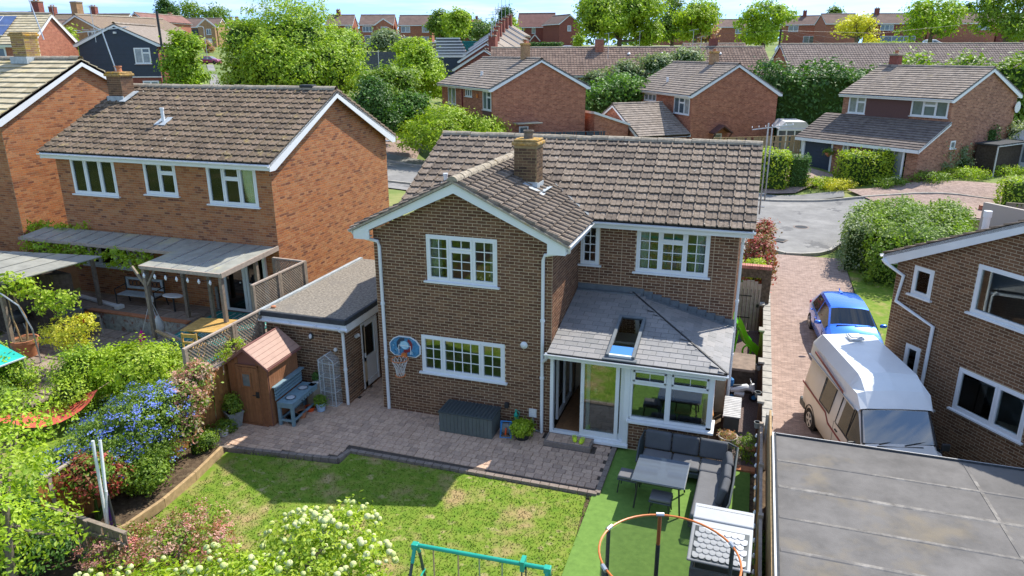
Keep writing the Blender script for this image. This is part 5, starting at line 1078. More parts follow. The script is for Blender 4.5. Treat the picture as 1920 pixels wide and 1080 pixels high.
facade('brick_house', 'brown roofed house behind the solar panel house', -1000, -905, 85, 40, 25, K['far_red'], dkm, chim=(.06,))
# ---- the long tiled terraces and the stepped terrace
def terrace(label, kl, kr, D, pe, rise, W, dw=0, mt=K['tile_red'], vents=()):
    x, y = spot(kr, D); ze = 8.88-(pe-93.6)*D/1439; Ln = (kr-kl)*D/1439; gr = ze-4.9
    H, s = house('terraced_row', label, (x, y, gr), YAW+dw, Ln, W, 4.9, 4.9+rise, K['far_red'], mt, cat='terrace', kind='roll', tw=.32, tg=.42, tl=40, zb=-3, ridge=True, gutters=True)
    for v in vents: one('roof_vent', K['white'], H, lambda b: b.lathe([(.16, 0), (.2, .1), (.05, .25)], 8, c=(-Ln*(1-v), W*.36, 4.9+W*.36*s+.02)))
    return H
terrace('long terraced row with a chequered brown tiled roof running across the middle distance', -40, 500, 80, 140, 2.8, 9, vents=(.5, .62, .83)); terrace('long terraced row with a grey brown roof running off to the right edge', 528, 1010, 86, 135, 3.0, 9, dw=R(1), mt=mat('grey_terrace_tile', [(.24,.19,.165),(.29,.235,.20)], .9, noise=(2, .2)))
terrace('roof of a further row peeping over the chequered roof', 330, 450, 105, 100, 1.2, 6)
gx, gy_ = spot(512, 84); gfar('brick_shed', 'low brick garage with white gable trim between the two long terraces', (gx, gy_, 1.6), math.degrees(YAW)+8, 5, 3.4, 4.1, 4.9, K['far_red'], K['tile_red'], cat='garage')
prev = None
for i in range(7):
    D = 88+i*9.5; x, y = spot(-112+i*10.5, D); ez = 8.88-(128-93.6)*88/1439+i*.78
    H, _ = house('terraced_house', ('nearest', 'second', 'third', 'fourth', 'fifth', 'sixth', 'farthest')[i]+' house of the stepped terrace climbing the hill, with a tall chimney', (x, y, ez-4.9), YAW-R(98), 9.6, 7.6, 4.9, 7.1, K['far_red2'], K['tile_m'], tiles=False, zb=-4, gutters=False, holes=False, limit=0, group='stepped terrace houses')
    chimney(H, -2.2, -1.3, 4.1, 4.9, 6.6, 8.5, None, K['far_red2'], real=False, pots=1, cap='ridge')
    a = thing('tv_aerial', tuple(WM[H.name] @ Vector((-1.1, 4.5, 8.4))), random.uniform(-.4, .4), 'television aerial on the chimney of the '+('nearest', 'second', 'third', 'fourth', 'fifth', 'sixth', 'farthest')[i]+' stepped terrace house', 'aerial', 'aerials on the stepped terrace')
    one('mast', K['galv'], a, lambda b: b.tube([(0, 0, 0), (0, 0, 2.2+i*.25)], .04, 5)); one('boom', K['galv'], a, lambda b: (b.beam((-.7, 0, 2.0), (.7, 0, 2.1), .04, .04), [b.beam((-.6+j*.3, -.3, 2.05), (-.6+j*.3, .3, 2.05), .025, .025) for j in range(5)]))
for i in range(7):
    D = 100+i*7; x, y = spot(-82+i*-2.5, D); t = thing('lock_up_garage', (x, y, 8.88-(108-i*5.5-93.6)*D/1439-2.4+.3), YAW, 'flat roofed lock-up garage, %s in the striped row below the terrace' % ('nearest', 'second nearest', 'third nearest', 'middle one', 'third from the back', 'second from the back', 'farthest')[i], 'garage', 'lock-up garages in a row'); 
    one('wall', K['navy'], t, lambda b: b.box(-4.2, 0, 0, 3, -1.5, 2.2)); one('roof', K['white_b'], t, lambda b: b.box(-4.3, .1, -.1, .5, 2.2, 2.45)); one('roof', K['rust_b'], t, lambda b: b.box(-4.3, .1, .5, 3.1, 2.2, 2.38))
def far_box(name, label, cat, k, D, py, w_, d_, h_, mt, top=None):
    x, y = spot(k, D); z = 8.88-(py-93.6)*D/1439; t = thing(name, (x, y, z), YAW, label, cat); one('wall', K[mt], t, lambda b: b.box(-w_/2, w_/2, 0, d_, -1, h_)); one('roof', K[top or mt], t, lambda b: b.box(-w_/2-.1, w_/2+.1, -.1, d_+.1, h_, h_+.2)); return t
far_box('long_shed', 'long low white roofed shed below the two red brick houses', 'shed', -115, 150, 98, 10, 3, 1.8, 'wood_grey', 'white_b'); far_box('garden_shed', 'small orange shed at the end of the long white roofed shed', 'shed', -100, 145, 100, 2, 2, 1.9, 'wood_or', 'white_b'); far_box('garden_shed', 'teal shed beside the striped garages', 'shed', -72, 140, 96, 4, 3, 1.6, 'green_cloth', 'green_cloth'); far_box('boundary_wall', 'dark retaining wall in front of the two red brick houses', 'wall', -245, 170, 96, 26, .4, 1.2, 'rust_b', 'white_b')
GF = thing('mesh_fence', (*spot(-215, 105), 8.88-(122-93.6)*105/1439), YAW, 'tall dark mesh fence with pale posts behind the trees left of the lock-up garages', 'fence')
one('mesh', mat('dark_windbreak', [(.10,.11,.13)], .9), GF, lambda b: b.box(-5, 5, 0, .03, -.5, 1.9))
for i in range(5): one('post', K['white_b'], GF, lambda b: b.tube([(-5+i*2.5, -.05, -.8), (-5+i*2.5, -.05, 2.1)], .06, 6))
hx0, hy0 = spot(52, 170); hedge('clipped_hedge', 'dark clipped hedge in front of the tall skyline house', 'hedge', [(hx0, hy0, 9.4, 5.6, 1, 1.0, YAW)], K['l_dark'], 18, .35)
hx0, hy0 = spot(712, 150); hedge('clipped_hedge', 'bright clipped hedge below the right skyline houses', 'hedge', [(hx0, hy0, 9.3, 4.6, 1, .8, YAW)], K['l_bright'], 18, .35)
# ============================================================ GARDEN GROUND
def flat(name, poly, z, mt, th=.25, kind='structure'):
    b = MB(); b.prism(poly, z-th, z, ax='z'); o = b.build(name, mt); o['kind'] = kind; return o
flat('garden_soil', [(-3.4,-16),(9.4,-16),(9.4,9.5),(-3.4,9.5)], -.10, K['soil'], .9)
# patio of pavers: polygon follows the house and the step in its edge
def patio_in(x, y):
    if -.95 < x < 0 and -.1 < y < 6: return True
    if x < -3.28 or x > 6.06: return False
    if x < 0: lim = -2.98
    elif x < .3: lim = -2.7
    else: lim = -2.12 if x > .25 else -2.6
    lo = -2.95+ (.12 if x < -2.6 else 0)
    if x < .2: lo = -2.98+(x+2.7)*.14 if x > -2.7 else -2.95
    else: lo = -2.10
    hi = -.12 if x < -.95 else (0 if x < 4.5 else -.1)
    return lo+.03 < y < hi
flat('patio_bed', [(-3.3,-3.0),(-2.7,-3.0),(.2,-2.6),(.32,-2.15),(6.1,-2.15),(6.1,.0),(0,.0),(0,6),(-.95,6),(-.95,-.1),(-3.3,-.1)], -.012, K['pave_bed'], .2)
out_ = []; y = -3.0; r_ = 0
while y < 6:
    x = -3.3-random.random()*.2
    while x < 6.2:
        w_ = random.choice((.13, .17, .17, .21, .24))
        if patio_in(x+w_/2, y+.08) and not (4.45 < x+w_/2 < 5.68 and y+.08 > -.62):
            S = Matrix.Identity(4); S[0][0] = w_; S[1][1] = .168; S[2][2] = .02+random.random()*.004; S[0][3] = x+w_/2; S[1][3] = y+.084; S[2][3] = -.016; out_.append(S @ Matrix.Rotation(random.uniform(-.006, .006), 4, 'X') @ Matrix.Rotation(random.uniform(-.01, .01), 4, 'Z'))
        x += w_
    y += .17; r_ += 1
PT = thing('patio', (0, 0, 0), 0, 'block paved patio along the back of the middle house', 'patio'); field(SLAB, out_, K['paver'], PT, 'paver', 'pavers', 300)
edge = [(-2.75,-2.99),(-1.2,-2.80),(.2,-2.62),(.26,-2.20),(3,-2.17),(6.12,-2.14),(6.12,-.15)]
out_ = []
for a, c in zip(edge, edge[1:]):
    a = Vector((*a, 0)); c = Vector((*c, 0)); L_ = (c-a).length; d = (c-a).normalized(); n = max(1, round(L_/.21)); rz = math.atan2(d.y, d.x)
    for i in range(n):
        p = a+d*(L_*(i+.5)/n); out_.append(Matrix.Translation((p.x, p.y, -.12)) @ Matrix.Rotation(rz, 4, 'Z') @ Matrix.Diagonal((L_/n, .12, .14, 1)))
field(SLAB, out_, K['kerb_p'], PT, 'edging_block', 'edging_blocks', 80)
flat('lawn', [(-2.35,-16),(-2.2,-5.5),(-2.5,-3.1),(.3,-2.75),(.3,-2.25),(5.9,-2.25),(6.12,-4.9),(6.2,-16)], -.045, K['lawn'], .1)
flat('artificial_turf', [(6.10,-16),(6.02,-2.1),(6.2,-.1),(8.82,-.1),(8.85,-.28),(9.16,-.28),(9.2,-16)], -.03, K['turf'], .1)
# grass blades on the lawn
n = 34000; x = rng.uniform(-2.2, 6.05, n); y = rng.uniform(-8.6, -2.2, n); kp = ~((x < .35) & (y > -2.8)); x, y = x[kp], y[kp]; n = len(x)
a = rng.uniform(0, 6.28, n); h = rng.uniform(.012, .035, n); P = np.stack([x, y, np.full(n, -.05)], 1); s = np.stack([np.cos(a), np.sin(a), 0*a], 1)*.012; tp = np.stack([rng.normal(0, .02, n), rng.normal(0, .02, n), h], 1)
V = np.stack([P-s, P+s, P+s*.4+tp, P-s*.4+tp], 1).reshape(-1, 3); me = npmesh('grass', V, np.arange(4*n).reshape(n, 4)); me.materials.append(K['lawn']); o = link(bpy.data.objects.new('grass', me)); o['kind'] = 'stuff'; tag(o, 'short patchy grass of the back lawn', 'grass')
# step slab at the porch door with clogs
ST = thing('doorstep', (5.06, -.32, 0), 0, 'low block paved step in front of the sliding door', 'step'); one('base', K['kerb_p'], ST, lambda b: b.box(-.56, .56, -.27, .22, -.05, .12), bevel=.01)
out_ = [Matrix.Translation((-.42+i*.17, -.13+j*.17, .118)) @ Matrix.Diagonal((.17, .17, .016, 1)) for i in range(6) for j in range(2)]; field(SLAB, out_, K['paver'], ST, 'paver', 'pavers', 300)
for i, (x, y, r_) in enumerate(((5.20, -.36, .35), (5.38, -.40, -.1))):
    c = thing('clog', (x, y, .135), r_, ('lime green garden clog on the doorstep, the one nearer the downpipe', 'lime green garden clog on the doorstep, the one nearer the sofa')[i], 'shoe')
    one('sole', K['yel_g'], c, lambda b: b.lathe([(.9, 0), (1, .015), (.95, .03)], 16, M=Matrix.Diagonal((.052, .13, 1, 1))), smooth=True)
    one('upper', K['yel_g'], c, lambda b: b.lathe([(1.0, .02), (.98, .05), (.75, .085), (.3, .10), (.02, .10)], 16, M=Matrix.Translation((0, -.04, 0)) @ Matrix.Diagonal((.052, .09, 1, 1))), smooth=True); one('heel_strap', K['yel_g'], c, lambda b: b.tube([(-.045, .02, .05), (-.04, .1, .06), (0, .125, .06), (.04, .1, .06), (.045, .02, .05)], .009, 6))
# ---- shed
SH = thing('garden_shed', (-3.22, -1.86, 0), R(2), 'brown plastic garden shed with ridged roof standing against the trellis fence', 'shed'); w_, d_, h_ = 1.10, 1.35, 1.62
b = MB(); b.prism([(0, 0), (w_, 0), (w_, h_), (w_/2, h_+.42), (0, h_)], .03, d_-.03); b.build('wall', K['shed_trim'], SH)
cube_ = ([(-.5,-.5,0),(.5,-.5,0),(.5,.5,0),(-.5,.5,0),(-.5,-.5,1),(.5,-.5,1),(.5,.5,1),(-.5,.5,1)], [(4,5,6,7),(0,1,5,4),(1,2,6,5),(2,3,7,6),(3,0,4,7)])
out_ = []
for i in range(14):
    out_.append(Matrix.Translation((w_+.004, .05+d_*.93*(i+.5)/14, .03)) @ Matrix.Diagonal((.018, d_*.93/14-.006, h_-.05, 1)))
for i in range(11):
    x = w_*(i+.5)/11
    if .26 < x < .84: continue
    out_.append(Matrix.Translation((x, .022, .03)) @ Matrix.Diagonal((w_/11-.004, .018, h_+.40*(1-abs(x-w_/2)/(w_/2))-.06, 1)))
field(cube_, out_, K['shed'], SH, 'plank', 'planks')
dr_ = one('door', K['shed'], SH, lambda b: [b.box(.26+i*.083, .26+(i+1)*.083-.005, -.02, .012, .06, 1.56) for i in range(7)] and b, label='plank door with a small square window')
one('frame', K['shed'], dr_, lambda b: (b.box(.38, .66, -.035, -.02, 1.02, 1.06), b.box(.38, .66, -.035, -.02, 1.38, 1.42), b.box(.38, .42, -.035, -.02, 1.06, 1.38), b.box(.62, .66, -.035, -.02, 1.06, 1.38), b.box(.24, .26, -.03, .01, .03, 1.62), b.box(.85, .87, -.03, .01, .03, 1.62), b.box(.24, .87, -.03, .01, 1.58, 1.62), b.box(.1, 1.0, -.03, .01, .0, .05)))
one('pane', K['glass_far'], dr_, lambda b: b.box(.42, .62, -.027, -.021, 1.06, 1.38)); one('handle', K['black'], dr_, lambda b: (b.box(.76, .84, -.05, -.02, .78, .93), b.tube([(.80, -.05, .86), (.80, -.09, .86), (.70, -.09, .86)], .012, 6)))
b = MB()
for s in (0, 1):
    n_ = 6
    for i in range(n_):
        p0 = Vector((w_/2, -.06, h_+.44)); p1 = Vector((-.07 if s == 0 else w_+.07, -.06, h_-.03)); a = p0.lerp(p1, i/n_); c = p0.lerp(p1, (i+1)/n_-.02)
        b.add([a, c, c+Vector((0, d_+.12, 0)), a+Vector((0, d_+.12, 0)), a+Vector((0, 0, .022)), c+Vector((0, 0, .014)), c+Vector((0, d_+.12, .014)), a+Vector((0, d_+.12, .022))], [(0,3,2,1),(4,5,6,7),(0,1,5,4),(1,2,6,5),(2,3,7,6),(3,0,4,7)])
b.build('roof', K['shed_roof'], SH)
one('bargeboard', K['shed_trim'], SH, lambda b: (b.beam((-.08, -.07, h_-.05), (w_/2, -.07, h_+.43), .03, .06), b.beam((w_/2, -.07, h_+.43), (w_+.08, -.07, h_-.05), .03, .06), b.beam((w_+.08, -.07, h_-.05), (w_+.08, d_+.06, h_-.05), .03, .05), b.beam((w_/2, -.07, h_+.455), (w_/2, d_+.06, h_+.455), .05, .02)))
# ---- mud kitchen bench
MK = thing('play_kitchen_bench', (-2.03, -1.67, 0), R(3), 'blue grey painted outdoor play kitchen with two steel bowls beside the shed', 'play kitchen'); w_, d_ = .42, 1.18
one('worktop', K['bluegrey'], MK, lambda b: (b.box(0, w_/2-.003, -.02, d_+.02, .60, .64), b.box(w_/2+.003, w_+.02, -.02, d_+.02, .60, .64)))
for (x, y) in ((.03, .03), (w_-.03, .03), (.03, d_-.03), (w_-.03, d_-.03)): one('leg', K['bluegrey'], MK, lambda b: b.box(x-.035, x+.035, y-.035, y+.035, 0, .60))
one('apron', K['bluegrey'], MK, lambda b: (b.box(w_-.01, w_+.012, 0, d_, .50, .60), b.box(0, w_, -.012, .01, .50, .60), b.box(.02, w_-.02, .0, .04, .12, .17), b.box(w_-.05, w_-.01, .06, d_-.06, .12, .17), b.box(.01, .05, .06, d_-.06, .12, .17)))
for i in range(4): one('back_slat', K['bluegrey'], MK, lambda b: b.box(-.03, -.005, -.02, d_+.02, .68+i*.085, .745+i*.085))
one('shelf', K['bluegrey'], MK, lambda b: b.box(-.07, .07, -.05, d_+.05, 1.02, 1.045)); 
for i in range(5): one('hook', K['black'], MK, lambda b: b.box(w_+.012, w_+.035, .4+i*.12, .42+i*.12, .53, .55))
for y in (.28, .86): one('bowl', K['steel'], MK, lambda b: b.lathe([(.13, .655), (.11, .655), (.09, .60), (.05, .57), (.005, .565)], 18, c=(w_/2, y, 0)), smooth=True)
def pot(name, label, x, y, r0, r1, h_, mt, leaf=None, lh=.15, lr=None, cat='plant pot', z=0, nl=40, square=False, group=None, ls=.06):
    t = thing(name, (x, y, z), R(random.uniform(0, 40)) if not square else R(15), label, cat, group); nn = 4 if square else 20
    k = 1.35 if square else 1
    one('pot', mt, t, lambda b: b.lathe([(r0*k, 0), (r1*k, h_*.97), (r1*k*1.06, h_*.97), (r1*k*1.06, h_), (r1*k*.9, h_), (r1*k*.86, h_*.9)], nn), smooth=not square); one('compost', K['soil'], t, lambda b: b.lathe([(r1*.85*k, h_*.86), (r1*.84*k, h_*.9)], nn))
    if leaf: lr = lr or r1; foliage('foliage', leaf, t, [(0, 0, h_+lh*.35, lr, lr, lh)], nl, 14, ls, .05)
    return t
pot('plant_pot', 'tall tapered square grey planter with a leafy green plant beside the shed door', -3.06, -2.05, .13, .20, .42, K['pot_grey'], K['l_mid'], .34, .2, nl=70, square=True)
pot('plant_pot', 'chalk white pot with a small green plant in front of the tall square planter', -3.02, -2.52, .10, .15, .24, K['pot_white'], K['l_mid'], .10); pot('plant_pot', 'round grey bowl pot nearest the lawn in the corner by the fence', -3.14, -2.86, .11, .165, .25, K['pot_grey'], K['l_mid'], .06, nl=25)
pot('plant_pot', 'pale blue bucket pot with a leafy plant at the end of the play kitchen', -1.46, -.68, .10, .135, .23, K['pot_blue'], K['l_mid'], .14, .12, nl=45)
pot('plant_pot', 'orange terracotta pot stored under the play kitchen worktop', -1.72, -1.15, .08, .12, .16, K['terra']); pot('plant_pot', 'red plastic bowl hanging low behind the play kitchen legs', -1.72, -.78, .09, .13, .12, K['redor']); pot('plant_pot', 'black tub on the floor beneath the nearer steel bowl', -1.80, -1.42, .13, .16, .16, K['black'])
# ---- small film greenhouse
GH = thing('mini_greenhouse', (-1.64, -.36, 0), R(-4), 'small pitched greenhouse of white tubes and clear film against the garage wall', 'greenhouse'); fr = MB(); w_, d_, h_ = .46, .30, 1.28
for y in (0, d_):
    fr.tube([(0, y, 0), (0, y, h_), (w_/2, y, h_+.16), (w_, y, h_), (w_, y, 0)], .012, 6)
for z in (.02, .4, .8, 1.2): 
    for (a, c) in (((0, 0), (0, d_)), ((w_, 0), (w_, d_)), ((0, d_), (w_, d_)), ((0, 0), (w_, 0))): fr.tube([(a[0], a[1], z), (c[0], c[1], z)], .007, 5)
fr.tube([(w_/2, 0, h_+.16), (w_/2, d_, h_+.16)], .01, 6); fr.tube([(w_*.28, -.005, 0), (w_*.28, -.005, h_)], .006, 5); fr.tube([(w_*.76, -.005, 0), (w_*.76, -.005, h_)], .006, 5); fr.build('frame', K['white'], GH)
one('film_cover', K['net_w'], GH, lambda b: b.prism([(-.015, 0), (w_+.015, 0), (w_+.015, h_), (w_/2, h_+.18), (-.015, h_)], -.015, d_+.015)); one('shelf', K['galv'], GH, lambda b: [b.box(.01, w_-.01, .02+i*.05, .03+i*.05, z, z+.006) for i in range(6) for z in (.4, .8)])
PLX = thing('planter_box', (-1.78, -.35, 0), 0, 'slim wooden planter box squeezed between shed and mini greenhouse', 'planter'); one('box', K['wood_grey'], PLX, lambda b: b.box(-.08, .12, -.3, .2, 0, .62), bevel=.01); one('soil', K['pot_white'], PLX, lambda b: b.box(-.06, .1, -.28, .18, .62, .64)); foliage('foliage', K['l_dark'], PLX, [(0, .05, .75, .1, .12, .12)], 20, 10, .05, .04)
# ---- basketball hoop on the wall
BH = thing('basketball_hoop', (.72, -.03, 0), 0, 'blue basketball backboard with an orange rim and net on the wing wall', 'basketball hoop')
pts = [(-.42, 1.62), (-.30, 1.52), (.30, 1.52), (.42, 1.62), (.43, 1.84), (.32, 1.98), (.16, 2.06), (-.16, 2.06), (-.32, 1.98), (-.43, 1.84)]
pts = [(x, z+.03) for x, z in pts]; one('rim_edge', K['white'], BH, lambda b: b.prism(pts, -.02, .01)); one('backboard', K['basket_b'], BH, lambda b: b.prism([(x*.94, 1.83+(z-1.83)*.92) for x, z in pts], -.028, -.02))
def disc(b, cx, cz, r0, r1, a0, a1, y):
    n = 16; vs = []; 
    for i in range(n+1): a = a0+(a1-a0)*i/n; vs += [(cx+math.cos(a)*r0, y, cz+math.sin(a)*r0), (cx+math.cos(a)*r1, y, cz+math.sin(a)*r1)]
    b.add(vs, [(2*i, 2*i+1, 2*i+3, 2*i+2) for i in range(n)])
one('emblem', K['navy'], BH, lambda b: disc(b, -.02, 1.86, .12, .2, PI*.45, PI*1.25, -.031), fix=False); one('emblem', K['maroon'], BH, lambda b: disc(b, .02, 1.86, .12, .2, -PI*.6, PI*.35, -.031), fix=False); one('emblem', mat('pale_blue_print', [(.35,.58,.70)], .5), BH, lambda b: disc(b, 0, 1.86, 0, .11, 0, 2*PI, -.032), fix=False)
one('target_square', K['white'], BH, lambda b: (b.box(-.17, .17, -.036, -.033, 1.84, 1.855), b.box(-.17, -.155, -.036, -.033, 1.62, 1.84), b.box(.155, .17, -.036, -.033, 1.62, 1.84)))
b = MB(); b.ring((.0, -.33, 1.60), .21, .21, .011, 28, 6); b.box(-.06, .06, -.12, -.02, 1.56, 1.66); b.build('hoop', K['orange'], BH, smooth=True)
b = MB()
for i in range(12):
    for s in (1, -1):
        pp = []
        for j in range(6):
            a = 2*PI*i/12+s*j*.26; r_ = .21-.115*math.sin(min(j/5, 1)*PI/2); pp.append((r_*math.cos(a), -.33+r_*math.sin(a), 1.6-j*.085))
        b.tube(pp, .0045, 4, rr=.2)
b.build('net', K['white_b'], BH); one('net_hem', K['orange'], BH, lambda b: b.ring((0, -.33, 1.17), .12, .12, .013, 20, 5))
# ---- storage box, hose reel, pot
SB = thing('storage_box', (2.58, -.40, 0), 0, 'dark green grey plastic storage box with ribbed lid against the wing wall', 'storage box')
b = MB()
for i in range(14): b.box(-.67+i*.0957, -.67+(i+1)*.0957-.006, -.335, .30, .02, .52)
for i in range(7): b.box(.662, .682, -.33+i*.09, -.33+(i+1)*.09-.006, .02, .52); b.box(-.682, -.662, -.33+i*.09, -.33+(i+1)*.09-.006, .02, .52)
b.box(-.66, .66, -.32, .31, 0, .52); b.build('body', K['greybox'], SB)
b = MB(); b.box(-.70, .70, -.36, .33, .52, .555)
for i in range(15): b.box(-.68+i*.0915, -.68+i*.0915+.05, -.345, .32, .555, .572)
b.build('lid', K['charcoal'], SB, bevel=.008)
HR = thing('hose_reel', (3.52, -.42, 0), R(10), 'blue framed hose reel with an orange nozzle between storage box and potted plant', 'hose reel')
one('frame', K['binblue'], HR, lambda b: (b.tube([(-.13, -.14, 0), (-.13, 0, .38), (-.13, .14, 0)], .014, 6), b.tube([(.13, -.14, 0), (.13, 0, .38), (.13, .14, 0)], .014, 6), b.tube([(-.13, 0, .38), (.13, 0, .38)], .014, 6), b.tube([(-.13, -.14, .02), (.13, -.14, .02)], .012, 6)), smooth=True)
one('drum', K['binblue'], HR, lambda b: (b.ring((0, 0, 0), .15, .15, .012, 24, 6, M=Matrix.Translation((-.10, 0, .2)) @ Matrix.Rotation(PI/2, 4, 'Y')), b.ring((0, 0, 0), .15, .15, .012, 24, 6, M=Matrix.Translation((.10, 0, .2)) @ Matrix.Rotation(PI/2, 4, 'Y')))); b = MB()
for i in range(8): b.ring((0, 0, 0), .12, .12, .011, 20, 5, M=Matrix.Translation((-.08+i*.022, 0, .2)) @ Matrix.Rotation(PI/2, 4, 'Y'))
b.build('hose', K['pot_grey'], HR); one('nozzle', K['redor'], HR, lambda b: b.tube([(0, -.15, .1), (.02, -.16, .28)], .02, 8))
one('tap_box', K['black'], GR, lambda b: b.box(3.36, 3.46, -.1, 0, .55, .68), bevel=.01)
pot('plant_pot', 'black tub with a bright green leafy plant beside the hose reel', 3.92, -.42, .16, .19, .2, K['black'], K['l_bright'], .2, .26, nl=110, ls=.07)
LC = thing('water_bottle', (3.66, -.1, 0), 0, 'teal watering can top standing behind the leafy pot against the wall', 'watering can'); one('body', K['teal'], LC, lambda b: b.lathe([(.05, 0), (.05, .42), (.02, .5), (.02, .56)], 10)); one('handle', K['teal'], LC, lambda b: b.tube([(0, 0, .55), (.1, 0, .5), (.05, 0, .3)], .01, 5))
WP = thing('wood_offcuts', (1.72, -.2, 0), R(20), 'loose boards and rubble heaped on the patio at the left end of the storage box', 'offcuts')
for i in range(5): one('board', K['wood_grey'] if i % 2 else K['pot_white'], WP, lambda b: b.beam((random.uniform(-.1, .1), -.25+i*.07, .02+i*.03), (random.uniform(-.05, .15), .2, .06+i*.03), .06, .03))
# ---- corner sofa
SF = thing('corner_sofa', (6.82, -.42, 0), R(-2), 'charcoal rope corner sofa with grey cushions under the porch window', 'sofa'); LX, LY, sd = 1.98, 2.42, .68
one('base_frame', K['charcoal'], SF, lambda b: (b.box(0, LX, -sd, 0, .12, .24), b.box(LX-sd, LX, -LY, -sd, .12, .24)), bevel=.02)
for (x, y) in ((.1, -.1), (.1, -sd+.08), (LX-.1, -.1), (LX-sd+.08, -LY+.1), (LX-.1, -LY+.1), (LX-sd+.05, -sd)): one('leg', K['black'], SF, lambda b: b.tube([(x, y, 0), (x, y, .14)], .02, 6))
b = MB(); top = [(-.04, -sd+.03, .26), (-.06, -.25, .55), (0, .0, .70), (LX*.5, .03, .72), (LX-.15, .03, .72), (LX+.05, -.12, .72), (LX+.06, -LY*.6, .70), (LX+.04, -LY+.22, .66), (LX-.08, -LY-.02, .48), (LX-sd+.1, -LY-.05, .42), (LX-sd-.0, -LY-.02, .26)]
b.tube(top, .022, 8); b.build('top_rail', K['charcoal'], SF, smooth=True)
b = MB(); n_ = 150
def along(pl, s):
    ls = [0]; V_ = [Vector(p) for p in pl]
    for p, q in zip(V_, V_[1:]): ls.append(ls[-1]+(q-p).length)
    s *= ls[-1]
    for i in range(len(V_)-1):
        if s <= ls[i+1]+1e-9: return V_[i].lerp(V_[i+1], (s-ls[i])/(ls[i+1]-ls[i]))
    return V_[-1]
for i in range(n_):
    p = along(top, i/(n_-1)); q = Vector((min(max(p.x, 0), LX), min(max(p.y, -LY), -.0), .2)); b.beam(p, q, .012, .012, r=.3)
b.build('rope_back', K['charcoal'], SF)
def cushion(par, x0, x1, y0, y1, z0, z1, mt, M=None, bl=.05):
    b = MB(); b.box(x0, x1, y0, y1, z0, z1, M); return b.build('cushion', mt, par, smooth=True, bevel=bl, seg=4)
cushion(SF, .05, .68, -sd+.02, -.14, .25, .37, K['cushion_l']); cushion(SF, .69, LX-sd-.01, -sd+.02, -.14, .25, .37, K['cushion_l']); cushion(SF, LX-sd, LX-.06, -sd-.0, -.14, .25, .37, K['cushion_l']); cushion(SF, LX-sd+.02, LX-.12, -LY+.08, -sd-.01, .25, .37, K['cushion_l'])
for i in range(3):
    x0 = .04+i*.60; Q = Matrix.Translation((x0, -.10, .36)) @ Matrix.Rotation(R(-14), 4, 'X'); cushion(SF, 0, .585, -.12, .02, 0, .42, K['cushion'], Q, .055)
for i in range(3):
    Q = Matrix.Translation((LX-.1, -.62-i*.52-.02, .36)) @ Matrix.Rotation(R(16), 4, 'Y') @ Matrix.Rotation(R(8-6*i), 4, 'Z'); cushion(SF, -.15, .0, -.24, .27, 0, .40, K['cushion'], Q, .06)
TBL = thing('garden_table', (7.39, -1.96, 0), R(-1), 'rectangular garden table with a smoked glass top in front of the corner sofa', 'table')
one('tabletop', K['glasstop'], TBL, lambda b: b.box(-.52, .52, -.50, .50, .675, .69), bevel=.03); one('rim', K['pot_grey'], TBL, lambda b: b.box(-.53, .53, -.51, .51, .655, .674), bevel=.03); one('apron', K['black'], TBL, lambda b: (b.box(-.46, .46, -.45, -.42, .60, .655), b.box(-.46, .46, .42, .45, .60, .655)))
for sx in (-1, 1):
    for sy in (-1, 1): one('leg', K['black'], TBL, lambda b: b.tube([(sx*.40, sy*.38, .66), (sx*.46, sy*.44, 0)], .02, 6))
for (x, y, lb) in ((6.72, -1.80, 'low charcoal stool tucked under the left side of the garden table'), (7.46, -2.40, 'low charcoal stool in front of the near side of the garden table')):
    t = thing('stool', (x, y, 0), R(-3), lb, 'stool', 'stools round the garden table'); one('seat', K['charcoal'], t, lambda b: b.box(-.22, .22, -.19, .19, .30, .34), bevel=.03); cushion(t, -.21, .21, -.18, .18, .34, .41, K['cushion_l'], bl=.03)
    for sx in (-1, 1):
        for sy in (-1, 1): one('leg', K['black'], t, lambda b: b.tube([(sx*.17, sy*.15, .30), (sx*.2, sy*.18, 0)], .013, 6))
# ---- trampoline enclosure
TR = thing('trampoline', (7.98, -6.42, 0), 0, 'orange framed trampoline with a black safety net at the bottom of the garden', 'trampoline')
one('top_ring', K['orange'], TR, lambda b: b.ring((0, 0, 2.1), .98, .94, .016, 48, 8), smooth=True); one('mat', K['black'], TR, lambda b: b.lathe([(.9, .55), (.9, .56)], 40)); one('base_ring', K['orange'], TR, lambda b: b.ring((0, 0, .56), 1.0, .96, .03, 48, 8)); 
one('pad', K['orange'], TR, lambda b: b.ring((0, 0, .6), .98, .94, .05, 48, 6, M=Matrix.Diagonal((1, 1, 1, 1))))
n_ = 48; V = []
for z in (.58, 2.08):
    for i in range(n_): a = 2*PI*i/n_; V.append((.955*math.cos(a), .92*math.sin(a), z))
b = MB(); b.add(V, [(i, (i+1) % n_, n_+(i+1) % n_, n_+i) for i in range(n_)]); b.build('net', K['net'], TR, fix=False)
for i, a in enumerate((104, 158, 215, 275, 330, 32, 62)[:6]):
    a = R(a); x, y = 1.0*math.cos(a), .96*math.sin(a); one('post', K['orange'] if i == 0 else K['charcoal'], TR, lambda b: b.tube([(x, y, 0), (x, y, 2.1)], .03, 8), smooth=True)
    if i == 0: one('post_sleeve', K['charcoal'], TR, lambda b: b.tube([(x, y, .6), (x, y, 1.55)], .034, 8))
    one('clamp', K['galv'], TR, lambda b: b.tube([(x*.99-.06*math.sin(a), y*.99+.06*math.cos(a), 2.1), (x*.99+.06*math.sin(a), y*.99-.06*math.cos(a), 2.1)], .033, 8))
